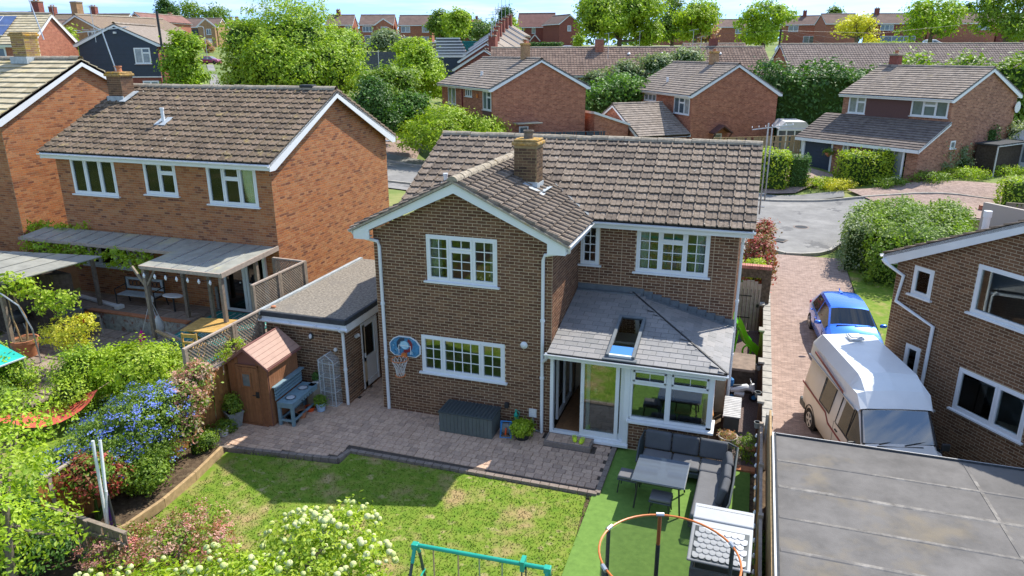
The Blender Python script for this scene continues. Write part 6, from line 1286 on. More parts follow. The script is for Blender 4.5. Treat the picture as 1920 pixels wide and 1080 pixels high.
# ---- play house with scalloped roof
PH = thing('play_house', (8.18, -5.46, 0), R(-1), 'grey plastic play house with scalloped roof shingles beside the trampoline', 'play house'); w_, d_ = .95, 1.2
one('wall', K['pot_grey'], PH, lambda b: (b.box(.05, w_-.05, .08, .12, 0, 1.15), b.box(.05, w_-.05, d_-.12, d_-.08, 0, 1.15), b.box(.05, .09, .12, d_-.12, 0, 1.1), b.box(w_-.09, w_-.05, .12, d_-.12, 0, 1.1))); Q = Matrix.Translation((0, 0, 1.38)) @ Matrix.Rotation(R(12), 4, 'X')
rfm = mat('dove_grey_roof', [(.42,.43,.43)], .6, noise=(5, .05)); one('roof', rfm, PH, lambda b: (b.box(0, w_, 0, d_*.72, -.06, -.02, Q), b.box(0, w_, d_*.72, d_*1.0, -.10, .0, Q)), bevel=.03)
n_ = 9; vs = [(-.5, 1.0, .0), (-.5, .35, .0)]+[(.5*math.cos(PI+PI*i/n_), .35+.35*math.sin(PI+PI*i/n_)-.0, .0) for i in range(1, n_)]+[(.5, .35, .0), (.5, 1.0, .0)]
k_ = len(vs); SC_ = (vs+[(x, y-.08, .022) if y < .9 else (x, y, .004) for (x, y, z) in vs], [(k_, k_+1, 2*k_-2, 2*k_-1)]+[(k_+1+i, k_+2+i, 2*k_-3-i, 2*k_-2-i) for i in range(0, (k_-2)//2-0) if k_+2+i < 2*k_-3-i]+[(i, i+1, k_+i+1, k_+i) for i in range(k_-1)])
out_ = []
for r_ in range(6):
    for c in range(8):
        if r_ % 2 and c == 7: continue
        out_.append(Q @ Matrix.Translation((.12+c*.101+(.05 if r_ % 2 else 0), .06+r_*.105, -.02)) @ Matrix.Diagonal((.098, .13, 1, 1)))
field(SC_, out_, mat('pale_shingle', [(.50,.51,.51)], .6, noise=None), PH, 'shingle', 'shingles'); one('shingle_bed', K['charcoal'], PH, lambda b: b.box(.06, w_-.05, .04, d_*.60, -.02, -.014, Q))
b = MB()
for i in range(8): b.prism([(.03+i*.112, 0), (.03+(i+1)*.112, 0), (.03+(i+.5)*.112, -.05)], d_*.93, d_*.94, Q)
b.build('trim', K['charcoal'], PH)
# ---- swing set
SW = thing('swing_set', (4.42, -7.2, 0), R(3), 'green topped metal swing set frame at the bottom edge of the lawn', 'swing set'); Ls = 1.98
one('top_bar', K['teal'], SW, lambda b: b.tube([(-.03, 0, 2.0), (Ls+.03, 0, 2.0)], .033, 10), smooth=True)
for x in (0, Ls):
    one('bracket', K['teal'], SW, lambda b: (b.box(x-.05, x+.05, -.05, .05, 1.94, 2.03), b.tube([(x, .02, 1.98), (x, .14, 1.78)], .03, 8), b.tube([(x, -.02, 1.98), (x, -.14, 1.78)], .03, 8)), bevel=.01)
    for s in (-1, 1): one('leg', K['charcoal'], SW, lambda b: b.tube([(x, s*.12, 1.82), (x+(-.12 if x == 0 else .12), s*.85, 0)], .024, 8), smooth=True)
one('brace', K['teal'], SW, lambda b: (b.tube([(-.02, .35, 1.3), (.0, -.35, 1.3)], .015, 6), b.tube([(Ls+.02, .35, 1.3), (Ls, -.35, 1.3)], .015, 6)))
one('glider_bracket', K['teal'], SW, lambda b: b.box(1.60, 1.66, -.08, .08, 1.93, 2.09))
for i, (x, m_) in enumerate(((.28, 'rope'), (.66, 'rope'), (.98, 'galv'), (1.32, 'galv'), (1.61, 'charcoal'), (1.67, 'charcoal'))): one('rope', K[m_], SW, lambda b: b.tube([(x, 0, 1.96), (x, 0, .5)], .012, 6))
for (x0, x1) in ((.26, .68), (.96, 1.34)): one('seat', K['teal'] if x0 < .5 else K['charcoal'], SW, lambda b: b.box(x0, x1, -.09, .09, .46, .5), bevel=.02)
# ---- folded goal poles
GP = thing('folded_rebounder', (-2.2, -6.72, 0), 0, 'folded white and purple tubular frame leaning at the end of the timber edging', 'folded goal')
one('pole', K['white'], GP, lambda b: (b.tube([(-.14, .2, 2.15), (.0, .03, .42)], .028, 8), b.tube([(-.08, .3, 1.62+.5), (.05, .10, 1.2)], .028, 8), b.tube([(.06, .1, 1.2), (.0, .03, .45)], .028, 8)), smooth=True); one('pole', K['black'], GP, lambda b: (b.tube([(.0, .03, .42), (.03, 0, .0)], .024, 8), b.tube([(.06, .12, 1.1), (.2, .05, .02)], .024, 8), b.tube([(.03, 0, .02), (.2, .05, .02)], .02, 6)))
one('sleeve', mat('purple_sleeve', [(.10,.03,.28)], .6), GP, lambda b: b.prism([(-.02, .4), (.06, 1.25), (.1, .5)], .10, .13))
# ---- side passage
flat('side_passage', [(8.44,-.25),(9.3,-.25),(9.3,9.4),(8.44,9.4)], -.02, K['gravel'], .15)
LW = thing('brick_wall', (9.34, .2, 0), 0, 'low brick boundary wall with pale coping between side passage and driveway', 'wall')
one('core', K['mortar_main'], LW, lambda b: b.box(0, .16, 0, 13.2, -.9, .86)); acc = []; bricks(None, (0, 13.2, 0), (0, -1, 0), 0, 13.2, 0, .86, acc=acc); field(BRICK, acc, K['brick_garage'], LW, 'brick', 'brickwork', 300)
out_ = [Matrix.Translation((.09, .22+i*.44, .86)) @ Matrix.Diagonal((.24, .44, .06, 1)) for i in range(30)]; field(SLAB, out_, K['kerb'], LW, 'coping_stone', 'coping_stones')
for y in (1.2, 3.6, 6.0, 8.4): one('pier', K['brick_garage'], LW, lambda b: b.box(-.1, .0, y-.12, y+.12, 0, .95)); one('pier_cap', K['kerb'], LW, lambda b: b.box(-.14, .02, y-.15, y+.15, .95, 1.0))
for (y, r0) in ((.0, .07), (1.6, .08), (3.3, .07)): pot('wall_planter', {.0: 'small grey wall pot nearest the sofa', 1.6: 'small grey wall pot opposite the slatted box', 3.3: 'small grey wall pot beside the toy motorbike'}[y], 9.22, y+.4, .06, r0, .14, K['pot_grey'], z=.75)
AR = thing('garden_gate', (8.44, 8.6, 0), 0, 'arched pale timber gate in a stone wall at the far end of the side passage', 'gate')
out_ = []
for i in range(6):
    x = .06+(i+.5)*.118; S = Matrix.Identity(4); S[0][0] = .11; S[1][1] = .03; S[2][2] = 1.48+.25*math.sqrt(max(0, 1-((x-.41)/.36)**2)); S[0][3] = x; S[2][3] = .02; out_.append(S)
field(cube_, out_, mat('silvered_gate', [(.40,.34,.28),(.46,.40,.33)], .8, noise=(9, .15)), AR, 'board', 'boards'); one('hinge', K['black'], AR, lambda b: (b.box(.06, .5, -.03, -.015, .45, .48), b.box(.06, .5, -.03, -.015, 1.2, 1.23), b.box(.66, .74, -.04, -.01, .85, .95))); one('fence', K['black'], AR, lambda b: [b.tube([(.1+i*.12, -.04, .0), (.1+i*.12, -.04, 1.45)], .006, 4) for i in range(6)])
GW = thing('gate_wall', (8.40, 8.8, 0), 0, 'dark stone wall with a red brick coping above the arched gate', 'wall'); one('wall', mat('dark_stone', [(.13,.10,.075)], .95, noise=(10, .5), bump=(20, .8)), GW, lambda b: (b.box(.0, 1.08, 0, .22, 1.78, 2.08), b.box(-.0, .08, 0, .22, -.2, 1.78), b.box(.80, 1.08, 0, .22, -.2, 1.78))); out_ = [Matrix.Translation((.05+i*.075, .11, 2.08)) @ Matrix.Diagonal((.07, .3, .10, 1)) for i in range(14)]; field(SLAB, out_, mat('pink_brick', [(.42,.17,.14),(.48,.22,.18)], .8), GW, 'brick', 'bricks')
CH1 = thing('storage_chest', (8.47, 3.72, 0), 0, 'brown lidded storage chest in the side passage behind the toy motorbike', 'chest'); one('body', K['bark_d'], CH1, lambda b: b.box(.02, .66, .02, 1.1, 0, .62), bevel=.02); one('lid', K['slabs'], CH1, lambda b: b.box(0, .68, 0, 1.14, .62, .70), bevel=.02)
CH2 = thing('slatted_box', (8.46, 1.12, 0), 0, 'dark garden box with a grey slatted lid beside the porch', 'box'); one('body', K['charcoal'], CH2, lambda b: b.box(.02, .38, .02, 1.1, 0, .52), bevel=.01)
for i in range(12): one('slat', mat('slat_grey', [(.42,.42,.42)], .6) if i == 0 else bpy.data.materials['slat_grey'], CH2, lambda b: b.box(0, .40, i*.094, i*.094+.075, .54, .565))
SLD = thing('toddler_slide', (8.82, 5.9, 0), R(20), 'bright lime green plastic slide on its side in the side passage', 'slide')
b = MB(); n_ = 12
for s in (-1, 1):
    V = []
    for i in range(n_+1):
        t__ = i/n_; x = -.34+.68*t__; z = .30+1.0*(1-t__)**1.3+.05*math.sin(t__*9); V += [(x, s*.24, z), (x, s*.32, z+.26), (x, s*.24, z-.05)]
    b.add(V, [(3*i, 3*i+3, 3*i+4, 3*i+1) for i in range(n_)]+[(3*i+2, 3*i+5, 3*i+3, 3*i) for i in range(n_)])
V = []
for i in range(n_+1): t__ = i/n_; x = -.34+.68*t__; z = .30+1.0*(1-t__)**1.3+.05*math.sin(t__*9); V += [(x, -.24, z), (x, .24, z)]
b.add(V, [(2*i, 2*i+1, 2*i+3, 2*i+2) for i in range(n_)]); b.build('chute', K['lime'], SLD, fix=False)
one('steps', K['lime'], SLD, lambda b: (b.beam((-.3, -.24, 1.1), (-.42, -.24, 0), .06, .05), b.beam((-.3, .24, 1.1), (-.42, .24, 0), .06, .05), [b.box(-.42+i*.03, -.34+i*.03, -.24, .24, .25+i*.28, .29+i*.28) for i in range(3)]), bevel=.015)
one('frame', K['lime'], SLD, lambda b: (b.ring((0, 0, 0), .12, .17, .03, 18, 6, M=Matrix.Translation((.0, -.24, .45)) @ Matrix.Rotation(PI/2, 4, 'X')),b.beam((.3, -.2, .25), (.3, -.2, 0), .05, .05), b.beam((.3, .2, .25), (.3, .2, 0), .05, .05)))
MO = thing('toy_motorbike', (8.86, 3.25, 0), R(8), 'white and blue toy motorbike in front of the brown storage chest', 'toy motorbike')
one('body', K['white'], MO, lambda b: (b.tube([(-.30, 0, .30), (-.1, 0, .34), (.1, 0, .40), (.24, 0, .34)], [.07, .10, .09, .05], 8), b.tube([(.05, 0, .18), (-.2, 0, .22)], .08, 8), b.tube([(.24, 0, .5), (.28, 0, .3)], .06, 8)), smooth=True); one('seat', K['black'], MO, lambda b: b.tube([(-.25, 0, .40), (-.02, 0, .42)], .05, 8))
one('top_box', K['binblue'], MO, lambda b: b.lathe([(.06, .42), (.08, .5), (.07, .6), (.02, .64)], 10, c=(-.3, 0, 0))); one('handlebar', K['pot_white'], MO, lambda b: (b.tube([(.2, -.14, .58), (.22, 0, .52), (.2, .14, .58)], .014, 6), b.tube([(.22, 0, .52), (.3, 0, .12)], .016, 6)))
for x in (-.26, .31): w0 = one('wheel', K['rubber'], MO, lambda b: b.ring((0, 0, 0), .09, .09, .035, 18, 8, M=Matrix.Translation((x, 0, .12)) @ Matrix.Rotation(PI/2, 4, 'X'))); one('hub', K['binblue'], w0, lambda b: b.lathe([(.06, -.03), (.06, .03)], 12, M=Matrix.Translation((x, 0, .12)) @ Matrix.Rotation(PI/2, 4, 'X')))
pot('plant_pot', 'wide cream pot full of dry brown leaves at the right corner of the porch', 8.62, .74, .17, .22, .26, K['kerb'], K['l_rust'], .03, .17, nl=60, ls=.05)
flat('brick_edging', [(8.82,.62),(9.26,.62),(9.26,.86),(8.82,.86)], .01, K['terra'], .05); flat('brick_edging', [(8.86,-.28),(9.26,-.28),(9.26,-.08),(8.86,-.08)], .01, K['terra'], .05)
# ---- right hand fence with festoon lights and the grey garage
b = MB(); RF = thing('trellis_rail_fence', (9.30, .1, 0), 0, 'low reddish fence with a bleached top rail and festoon bulbs along the turf', 'fence')
one('panel', K['wood_or'], RF, lambda b: b.box(-.02, .0, -12, 0, 0, .80)); one('rail', K['wood_pink'], RF, lambda b: b.beam((0, 0, .95), (0, -12, .95), .055, .055))
for i in range(8): one('post', K['wood_pink'], RF, lambda b: b.box(-.045, .045, -i*1.75-.045, -i*1.75+.045, 0, 1.04))
one('cable', K['black'], RF, lambda b: b.tube([(-.07, -i*.4, .84+.03*math.sin(i*2.2)) for i in range(30)], .006, 4))
for i in range(28): one('bulb', K['lamp'], RF, lambda b: b.lathe([(.012, .05), (.03, 0), (.02, -.03), (.005, -.035)], 8, c=(-.09, -.2-i*.42, .80)))
flat('planting_strip', [(9.34,-16),(9.56,-16),(9.56,.2),(9.34,.2)], -.05, K['soil'], .9)
t = thing('timber_fence', (9.44, .15, -.3), 0, 'line of concrete gravel board and sawn rails against the grey garage', 'fence'); one('panel', K['wood_new'], t, lambda b: b.box(-.02, .02, -9, -.2, .9, 1.75)); one('post', K['kerb'], t, lambda b: b.box(-.07, .07, -.16, 0, 0, 1.6))
RG = thing('flat_roof_garage', (9.50, -1.22, -.85), 0, 'flat roofed garage with weathered grey felt filling the bottom right corner', 'garage'); hh = 2.35
one('wall', K['mortar_right'], RG, lambda b: b.box(.08, 7.2, -11, -.08, -.3, hh-.12)); acc = []; bricks(None, (.08, -.08, 0), (0, -1, 0), 0, 6, 0, hh-.15, acc=acc) if 0 else None
one('roof', K['felt_r'], RG, lambda b: b.box(0, 7.3, -11, 0, hh-.12, hh))
b = MB()
for (y, ww) in ((-1.02, .04), (-1.93, .055), (-2.86, .045), (-3.75, .05)): 
    b.prism([(y-ww, hh), (y+ww, hh), (y+ww*.6, hh+.012), (y-ww*.6, hh+.012)], .05, 7.2, ax='x')
b.build('felt_lap', mat('worn_felt_lap', [(.215,.20,.18)], .9, noise=(7, .4), stain=((.15,.142,.134), 1.7, .46, .12)), RG)
one('felt_lap', bpy.data.materials['worn_felt_lap'], RG, lambda b: (b.beam((3.35, -.1, hh+.003), (3.6, -3.6, hh+.003), .06, .012)))
one('roof_edge', K['white_b'], RG, lambda b: (b.box(-.04, .0, -11, .04, hh-.14, hh+.025), b.box(0.0, 7.3, 0, .04, hh-.14, hh+.02))); one('roof_edge_trim', K['felt_edge'], RG, lambda b: (b.box(-.005, .03, -11, .0, hh, hh+.04), b.box(.03, 7.3, -.03, .0, hh, hh+.035)))
for (x, y) in ((2.2, -1.9),): pass
# bottom fences
board_fence('timber_fence', 'weathered grey board fence at the bottom left of the garden', (-4.1, -6.80, -.3), (-1.35, -7.05, -.3), 1.05, K['wood_grey'], K['wood_grey'], bw=.12, side=-1)
# timber retaining edge of the left bed
TE = thing('sleeper_edging', (0, 0, 0), 0, 'pale timber sleepers edging the raised flower bed left of the lawn', 'edging')
pts = [(-2.52, -3.2), (-2.34, -4.3), (-2.26, -5.3), (-2.32, -6.2), (-2.5, -6.9)]
for a, c in zip(pts, pts[1:]): one('sleeper', K['wood_new'], TE, lambda b: b.beam((*a, .05), (*c, .05), .075, .22), bevel=.01)
flat('flower_bed', [(-3.3,-3.05),(-2.55,-3.1),(-2.36,-4.3),(-2.3,-5.3),(-2.36,-6.2),(-2.52,-6.9),(-3.4,-6.95)], .06, K['soil'], .2)
# boundary fence with trellis
board_fence('timber_fence', 'orange stained board fence below the trellis on the left boundary', (-3.34, -.3, 0), (-3.34, -3.05, 0), 1.55, K['wood_or'], K['wood_pink'], bw=.12, side=-1, postgap=1.37)
board_fence('timber_fence', 'orange stained board fence behind the flowering shrubs', (-3.42, -3.1, 0), (-3.42, -6.95, 0), 1.3, K['wood_or'], K['wood_pink'], bw=.12, side=-1)
def trellis(label, a, b_, z0, z1, gap=.10, lw=.030):
    a = Vector(a); b_ = Vector(b_); d = b_-a; L_ = d.length; rz = math.atan2(d.y, d.x); t = thing('trellis', (a.x, a.y, 0), rz, label, 'trellis', 'diamond trellis panels'); out = []; H_ = z1-z0
    for s in (1, -1):
        k = -H_
        while k < L_:
            x0, x1 = (k, k+H_); zz0, zz1 = z0, z1
            if x0 < 0: zz0 = z0-x0; x0 = 0
            if x1 > L_: zz1 = z1-(x1-L_); x1 = L_
            if x1-x0 > .05:
                p = Vector((x0, s*.008, zz0 if s > 0 else z0+z1-zz0)); q = Vector((x1, s*.008, zz1 if s > 0 else z0+z1-zz1)); dd_ = (q-p); l_ = dd_.length; dd_.normalize(); yv = Vector((0, 1, 0)); xv = yv.cross(dd_)
                Q = Matrix((xv, yv, dd_)).transposed().to_4x4(); Q.translation = p; out.append(Q @ Matrix.Diagonal((lw, .01, l_, 1)))
            k += gap
    field(cube_, out, K['wood_grey'], t, 'slat', 'slats'); one('top_rail', K['wood_pink'], t, lambda q: q.box(-.03, L_+.03, -.035, .035, z1, z1+.04)); one('bottom_rail', K['wood_pink'], t, lambda q: q.box(0, L_, -.025, .025, z0-.03, z0))
    for x in (0, L_): one('post', K['wood_grey'], t, lambda q: q.box(x-.045, x+.045, -.05, .04, z0-.5, z1+.02))
trellis('trellis panel nearest the viewer behind the shed', (-3.34, -3.02), (-3.34, -1.38), 1.68, 2.40); trellis('trellis panel between the shed roof and the garage corner', (-3.34, -1.30), (-3.34, -.25), 1.68, 2.40)
trellis('taller trellis panel standing beyond the garage roof edge', (-3.62, -.1), (-3.62, 1.0), 2.0, 3.0, .085); trellis('taller trellis panel next to the neighbour wall', (-3.62, 1.08), (-3.62, 2.25), 2.0, 3.0, .085); trellis('short trellis panel closing the gap to the red brick wall', (-3.62, 2.3), (-4.7, 2.35), 2.0, 3.0, .085)
# ============================================================ RIGHT HAND HOUSE
kz = lambda z: 9.73-(8.88-z)*1.03; ky = lambda u: u*1.03+.35
RH, sr = house('brick_house', 'umber brick house with its gable turned to the driveway, at the right edge', (11.98, 4.91, -.85), math.atan2(-.613, -.79), 9, 8.4, 4.72, 6.65, None, K['tile_r'], real=(K['brick_right'], K['mortar_right']), zb=-.4, glass='glass', tl=80,
    gable=[(ky(.5), ky(1.05), kz(3.22), kz(3.93), solo), (ky(2.1), ky(4.3), kz(3.28), kz(4.40), cas((0, .72, 0, 1, 1, 1), (.72, 1, 0, 1, 1, 1))), (ky(.63), ky(1.06), kz(1.2), kz(1.97), solo), (ky(2.13), ky(3.80), kz(.92), kz(1.95), cas((0, .58, 0, 1, 1, 1), (.58, 1, 0, 1, 1, 1)))])
one('room_shell', K['plaster'], RH, lambda b: (b.box(-2.5, -2.4, .6, 7.5, 0, 6), b.box(-2.4, -.4, .6, 7.5, 2.85, 3.0))); one('pane_cover', K['curtain'], RH, lambda b: (b.box(-.40, -.38, ky(.52), ky(1.0), kz(3.25), kz(3.9)), b.box(-.40, -.38, ky(.65), ky(1.04), kz(1.2), kz(1.95))))  # pane covers here are the cloth blinds of the two small windows
xo = -.15+.06; downpipe(RH, [(.05, ky(-.3), kz(3.9)), (.0, ky(-.22), kz(3.8)), (xo, ky(.27), kz(3.6)), (xo, ky(.17), kz(2.92)), (xo, ky(1.31), kz(2.64)), (xo, ky(1.28), -.1)], .045)
t = one('flue', K['white'], RH, lambda b: (b.tube([(-1.1, 1.75, 5.1), (-1.1, 1.75, 6.05)], .075, 10), b.tube([(-1.1, 1.75, 5.95), (-1.1, 1.75, 6.1)], .09, 10)))
# ============================================================ VEHICLES
def loft(stations, prof):
    """stations: dicts of parameters along y; prof(st) -> half loop of (x,z) from bottom centre to top centre"""
    rows = []
    for st in stations:
        h = prof(st); full = [(x, z) for x, z in h]+[(-x, z) for x, z in reversed(h[1:-1])]; rows.append([(x, st['y'], z) for x, z in full])
    return rows
def loftparts(rows, sel, parent, mats_, smooth=True):
    n = len(rows[0]); B = {}
    for i in range(len(rows)-1):
        for j in range(n):
            k = sel(i, j if j < n//2 else n-1-j, j); b = B.setdefault(k, MB()); b.add([rows[i][j], rows[i+1][j], rows[i+1][(j+1) % n], rows[i][(j+1) % n]], [(0, 1, 2, 3)], r=.5)
    for e, r in ((0, rows[0]), (1, rows[-1])):
        b = B.setdefault('body', MB()); b.add(r, [tuple(range(n)) if e else tuple(range(n-1, -1, -1))], r=.5)
    out = {}
    for k, b in B.items():
        nm = k.split('.')[0]; o = b.build(nm, mats_[nm], out.get('body', parent) if False else parent, smooth=False, fix=False)
        import bmesh
        bm = bmesh.new(); bm.from_mesh(o.data); bmesh.ops.remove_doubles(bm, verts=bm.verts, dist=1e-4); bmesh.ops.recalc_face_normals(bm, faces=bm.faces); bm.to_mesh(o.data); bm.free()
        if smooth:
            for p_ in o.data.polygons: p_.use_smooth = True
            o.data.set_sharp_from_angle(angle=R(38))
        out[k] = o
    return out
def wheel(parent, x, y, r_, w_, rim='galv', side=1):
    wv = one('wheel', K['rubber'], parent, lambda b: b.lathe([(r_*.62, -w_/2), (r_*.95, -w_/2), (r_, -w_*.35), (r_, w_*.35), (r_*.95, w_/2), (r_*.62, w_/2)], 24, M=Matrix.Translation((x, y, r_)) @ Matrix.Rotation(PI/2, 4, 'Y')), smooth=True)
    M = Matrix.Translation((x+side*w_*.42, y, r_)) @ Matrix.Rotation(PI/2, 4, 'Y')
    one('rim', K['black'], wv, lambda b: b.lathe([(r_*.62, -.01), (r_*.62, .01)], 20, M=M)); one('spoke', K[rim], wv, lambda b: [b.box(-.03, .03, .02, r_*.6, side*.012-.01, side*.012+.01, M @ Matrix.Rotation(i*PI*2/5, 4, 'Z')) for i in range(5)]+[b.ring((0, 0, side*.01), r_*.6, r_*.6, .014, 24, 5, M=M)]); return wv
CARW = .90
CB = thing('parked_car', (12.02, 10.0, -.70), R(6), 'metallic blue compact car parked behind the white campervan', 'car')
def cp(s):
    w0, zb_, zt_, wt, zT = s['w'], s['b'], s['belt'], s['wt'], s['top']
    return [(0, .20), (w0*.88, .20), (w0*.97, .34), (w0, .52), (w0*.985, zt_-.14), (w0*.93, zt_), (wt+.04, zT-.10), (wt-.02, zT-.02), (wt*.6, zT+.015), (0, zT+.025)]
st = [dict(y=-2.02, w=.62, b=.2, belt=.58, wt=.52, top=.62), dict(y=-1.97, w=.76, b=.2, belt=.66, wt=.66, top=.76), dict(y=-1.80, w=.85, b=.2, belt=.74, wt=.72, top=.88), dict(y=-1.4, w=.89, b=.2, belt=.82, wt=.74, top=.96), dict(y=-1.02, w=.90, b=.2, belt=.87, wt=.72, top=1.02),
      dict(y=-.90, w=.90, b=.2, belt=.90, wt=.70, top=1.09), dict(y=-.30, w=.90, b=.2, belt=.93, wt=.60, top=1.44), dict(y=-.16, w=.90, b=.2, belt=.94, wt=.59, top=1.475), dict(y=.42, w=.90, b=.2, belt=.95, wt=.60, top=1.50), dict(y=.52, w=.90, b=.2, belt=.955, wt=.60, top=1.50),
      dict(y=1.15, w=.90, b=.2, belt=.98, wt=.58, top=1.48), dict(y=1.45, w=.89, b=.2, belt=1.0, wt=.56, top=1.44), dict(y=1.62, w=.88, b=.2, belt=1.01, wt=.55, top=1.40), dict(y=1.92, w=.85, b=.2, belt=.96, wt=.62, top=1.08), dict(y=2.05, w=.80, b=.2, belt=.86, wt=.66, top=.92), dict(y=2.12, w=.70, b=.2, belt=.62, wt=.6, top=.68)]
rows = loft(st, cp)
def csel(i, j, jj):
    if 5 <= i <= 5 and j in (7, 8): return 'windscreen'
    if j == 5 and (6 <= i <= 7 or 9 <= i <= 10): return 'side_window.%d' % (jj*20+i)
    if j == 5 and i == 5: return 'side_window.%d' % (jj*20+6)
    if i == 12 and j in (7, 8): return 'rear_window'
    if j == 1 or j == 0: return 'sill'
    return 'body'
lp = loftparts(rows, csel, CB, dict(windscreen=K['glass_dark'], side_window=K['glass_side'], rear_window=K['glass_side'], sill=K['black'], body=K['blue_car']))
one('dashboard', K['pot_grey'], CB, lambda b: b.box(-.62, .62, -.85, -.5, .80, .92), bevel=.04)
for s in (-1, 1):
    one('seat', K['cushion'], CB, lambda b: (b.box(s*.38-.22, s*.38+.22, -.25, .3, .45, .65), b.box(s*.38-.22, s*.38+.22, .2, .34, .6, 1.2)), bevel=.05)
    mr_ = one('wing_mirror', K['blue_car'], CB, lambda b: b.lathe([(.02, -.06), (.1, -.04), (.12, .02), (.09, .08), (.02, .1)], 12, M=Matrix.Translation((s*1.0, -.62, 1.0)) @ Matrix.Diagonal((1, .55, .8, 1))), smooth=True)
    one('headlight', K['lamp'], CB, lambda b: b.lathe([(.12, -.04), (.1, .04), (.02, .06)], 12, M=Matrix.Translation((s*.62, -1.90, .70)) @ Matrix.Rotation(PI/2, 4, 'X') @ Matrix.Diagonal((1.3, .6, 1, 1))), smooth=True); one('tail_lamp', K['tail'], CB, lambda b: b.box(s*.74-.09, s*.74+.09, 1.93, 2.04, .78, .92), bevel=.03)
    one('door_handle', K['blue_car'], CB, lambda b: (b.box(s*.90-.02, s*.90+.02, .28, .44, .80, .83), b.box(s*.90-.02, s*.90+.02, 1.12, 1.26, .83, .86)), bevel=.008); one('door_seam', K['black'], CB, lambda b: (b.box(s*.898-.006, s*.898+.006, .46, .475, .35, .93), b.box(s*.895-.006, s*.895+.006, -.86, -.845, .35, .86)))
    for y in (-1.25, 1.30): wheel(CB, s*.80, y, .33, .21, side=s)
one('roof_rail', K['blue_car'], CB, lambda b: (b.box(-.04, .04, 1.1, 1.35, 1.49, 1.53), b.tube([(0, 1.4, 1.46), (0, 1.5, 1.56)], .02, 6))); one('wiper', K['black'], CB, lambda b: (b.beam((-.5, -.97, 1.075), (.1, -.93, 1.09), .02, .02), b.beam((.05, -.98, 1.07), (.6, -.93, 1.08), .02, .02))); one('grille', K['black'], CB, lambda b: b.box(-.4, .4, -2.03, -1.98, .35, .6))
# campervan
VN = thing('campervan', (12.20, 1.36, -.80), R(14.5), 'cream high top campervan with maroon side stripe parked in front of the blue car', 'campervan')
def vp_(s):
    w0, zt_, wt, zT = s['w'], s['belt'], s['wt'], s['top']
    return [(0, .28), (w0*.92, .28), (w0*.98, .42), (w0, .62), (w0, zt_), (wt+.03, zT-.12), (wt-.05, zT), (0, zT+.02)]
vs_ = [dict(y=-1.15, w=.70, belt=.70, wt=.62, top=.80), dict(y=-1.08, w=.84, belt=.78, wt=.76, top=.92), dict(y=-.86, w=.90, belt=.92, wt=.80, top=1.06), dict(y=-.36, w=.93, belt=1.05, wt=.80, top=1.21), dict(y=-.28, w=.93, belt=1.08, wt=.79, top=1.27), dict(y=.16, w=.94, belt=1.12, wt=.76, top=1.88), dict(y=.24, w=.94, belt=1.12, wt=.76, top=1.93),
       dict(y=.82, w=.95, belt=1.12, wt=.78, top=1.95), dict(y=1.0, w=.95, belt=1.12, wt=.78, top=1.95), dict(y=1.42, w=.95, belt=1.12, wt=.78, top=1.95), dict(y=2.10, w=.95, belt=1.12, wt=.78, top=1.95), dict(y=2.3, w=.95, belt=1.12, wt=.78, top=1.95), dict(y=3.3, w=.94, belt=1.12, wt=.77, top=1.94), dict(y=3.44, w=.88, belt=1.12, wt=.73, top=1.92)]
rows = loft(vs_, vp_)
def vsel(i, j, jj):
    if i == 4 and j in (6,): return 'windscreen'
    if j == 4 and i in (4, 5, 6): return 'side_window.%d' % (jj*20+5)
    if j == 4 and i == 9: return 'side_window.%d' % (jj*20+9)
    if j == 0: return 'underbody'
    return 'body'
loftparts(rows, vsel, VN, dict(windscreen=K['glass_van'], side_window=K['glass_side'], underbody=K['black'], body=K['van']))
b = MB()   # high top
rows = [[(x*k_, y, z) for (x, z) in [(.87, 1.86), (.83, 2.20 if dz > -.5 else 1.92), (.66, 2.50+dz), (0, 2.54+dz), (-.66, 2.50+dz), (-.83, 2.20 if dz > -.5 else 1.92), (-.87, 1.86)]] for (y, k_, dz) in ((.13, .95, -.56), (.36, .975, -.24), (.66, .99, -.05), (.80, 1, 0), (3.25, 1, 0), (3.40, .98, -.08), (3.47, .95, -.26))]
rows[0] = [(x, y, min(z, 1.93+.01*k) if False else min(z, 1.95)) for k, (x, y, z) in enumerate(rows[0])]; rows[-1] = [(x, y, z) for x, y, z in rows[-1]]
for i in range(len(rows)-1):
    for j in range(6): b.add([rows[i][j], rows[i+1][j], rows[i+1][j+1], rows[i][j+1]], [(0, 1, 2, 3)], r=.5)
b.add(rows[-1], [tuple(range(7))], r=.5); b.build('high_top', K['van_roof'], VN, bevel=.02)
one('roof_hatch', K['white'], VN, lambda b: (b.box(-.16, .20, 2.7, 3.05, 2.56, 2.62), b.box(-.12, .16, 2.74, 3.01, 2.62, 2.65)), bevel=.015)
one('rain_rail', K['galv'], VN, lambda b: (b.beam((-.88, .2, 1.88), (-.88, 3.4, 1.88), .03, .03), b.beam((.88, .2, 1.88), (.88, 3.4, 1.88), .03, .03)))
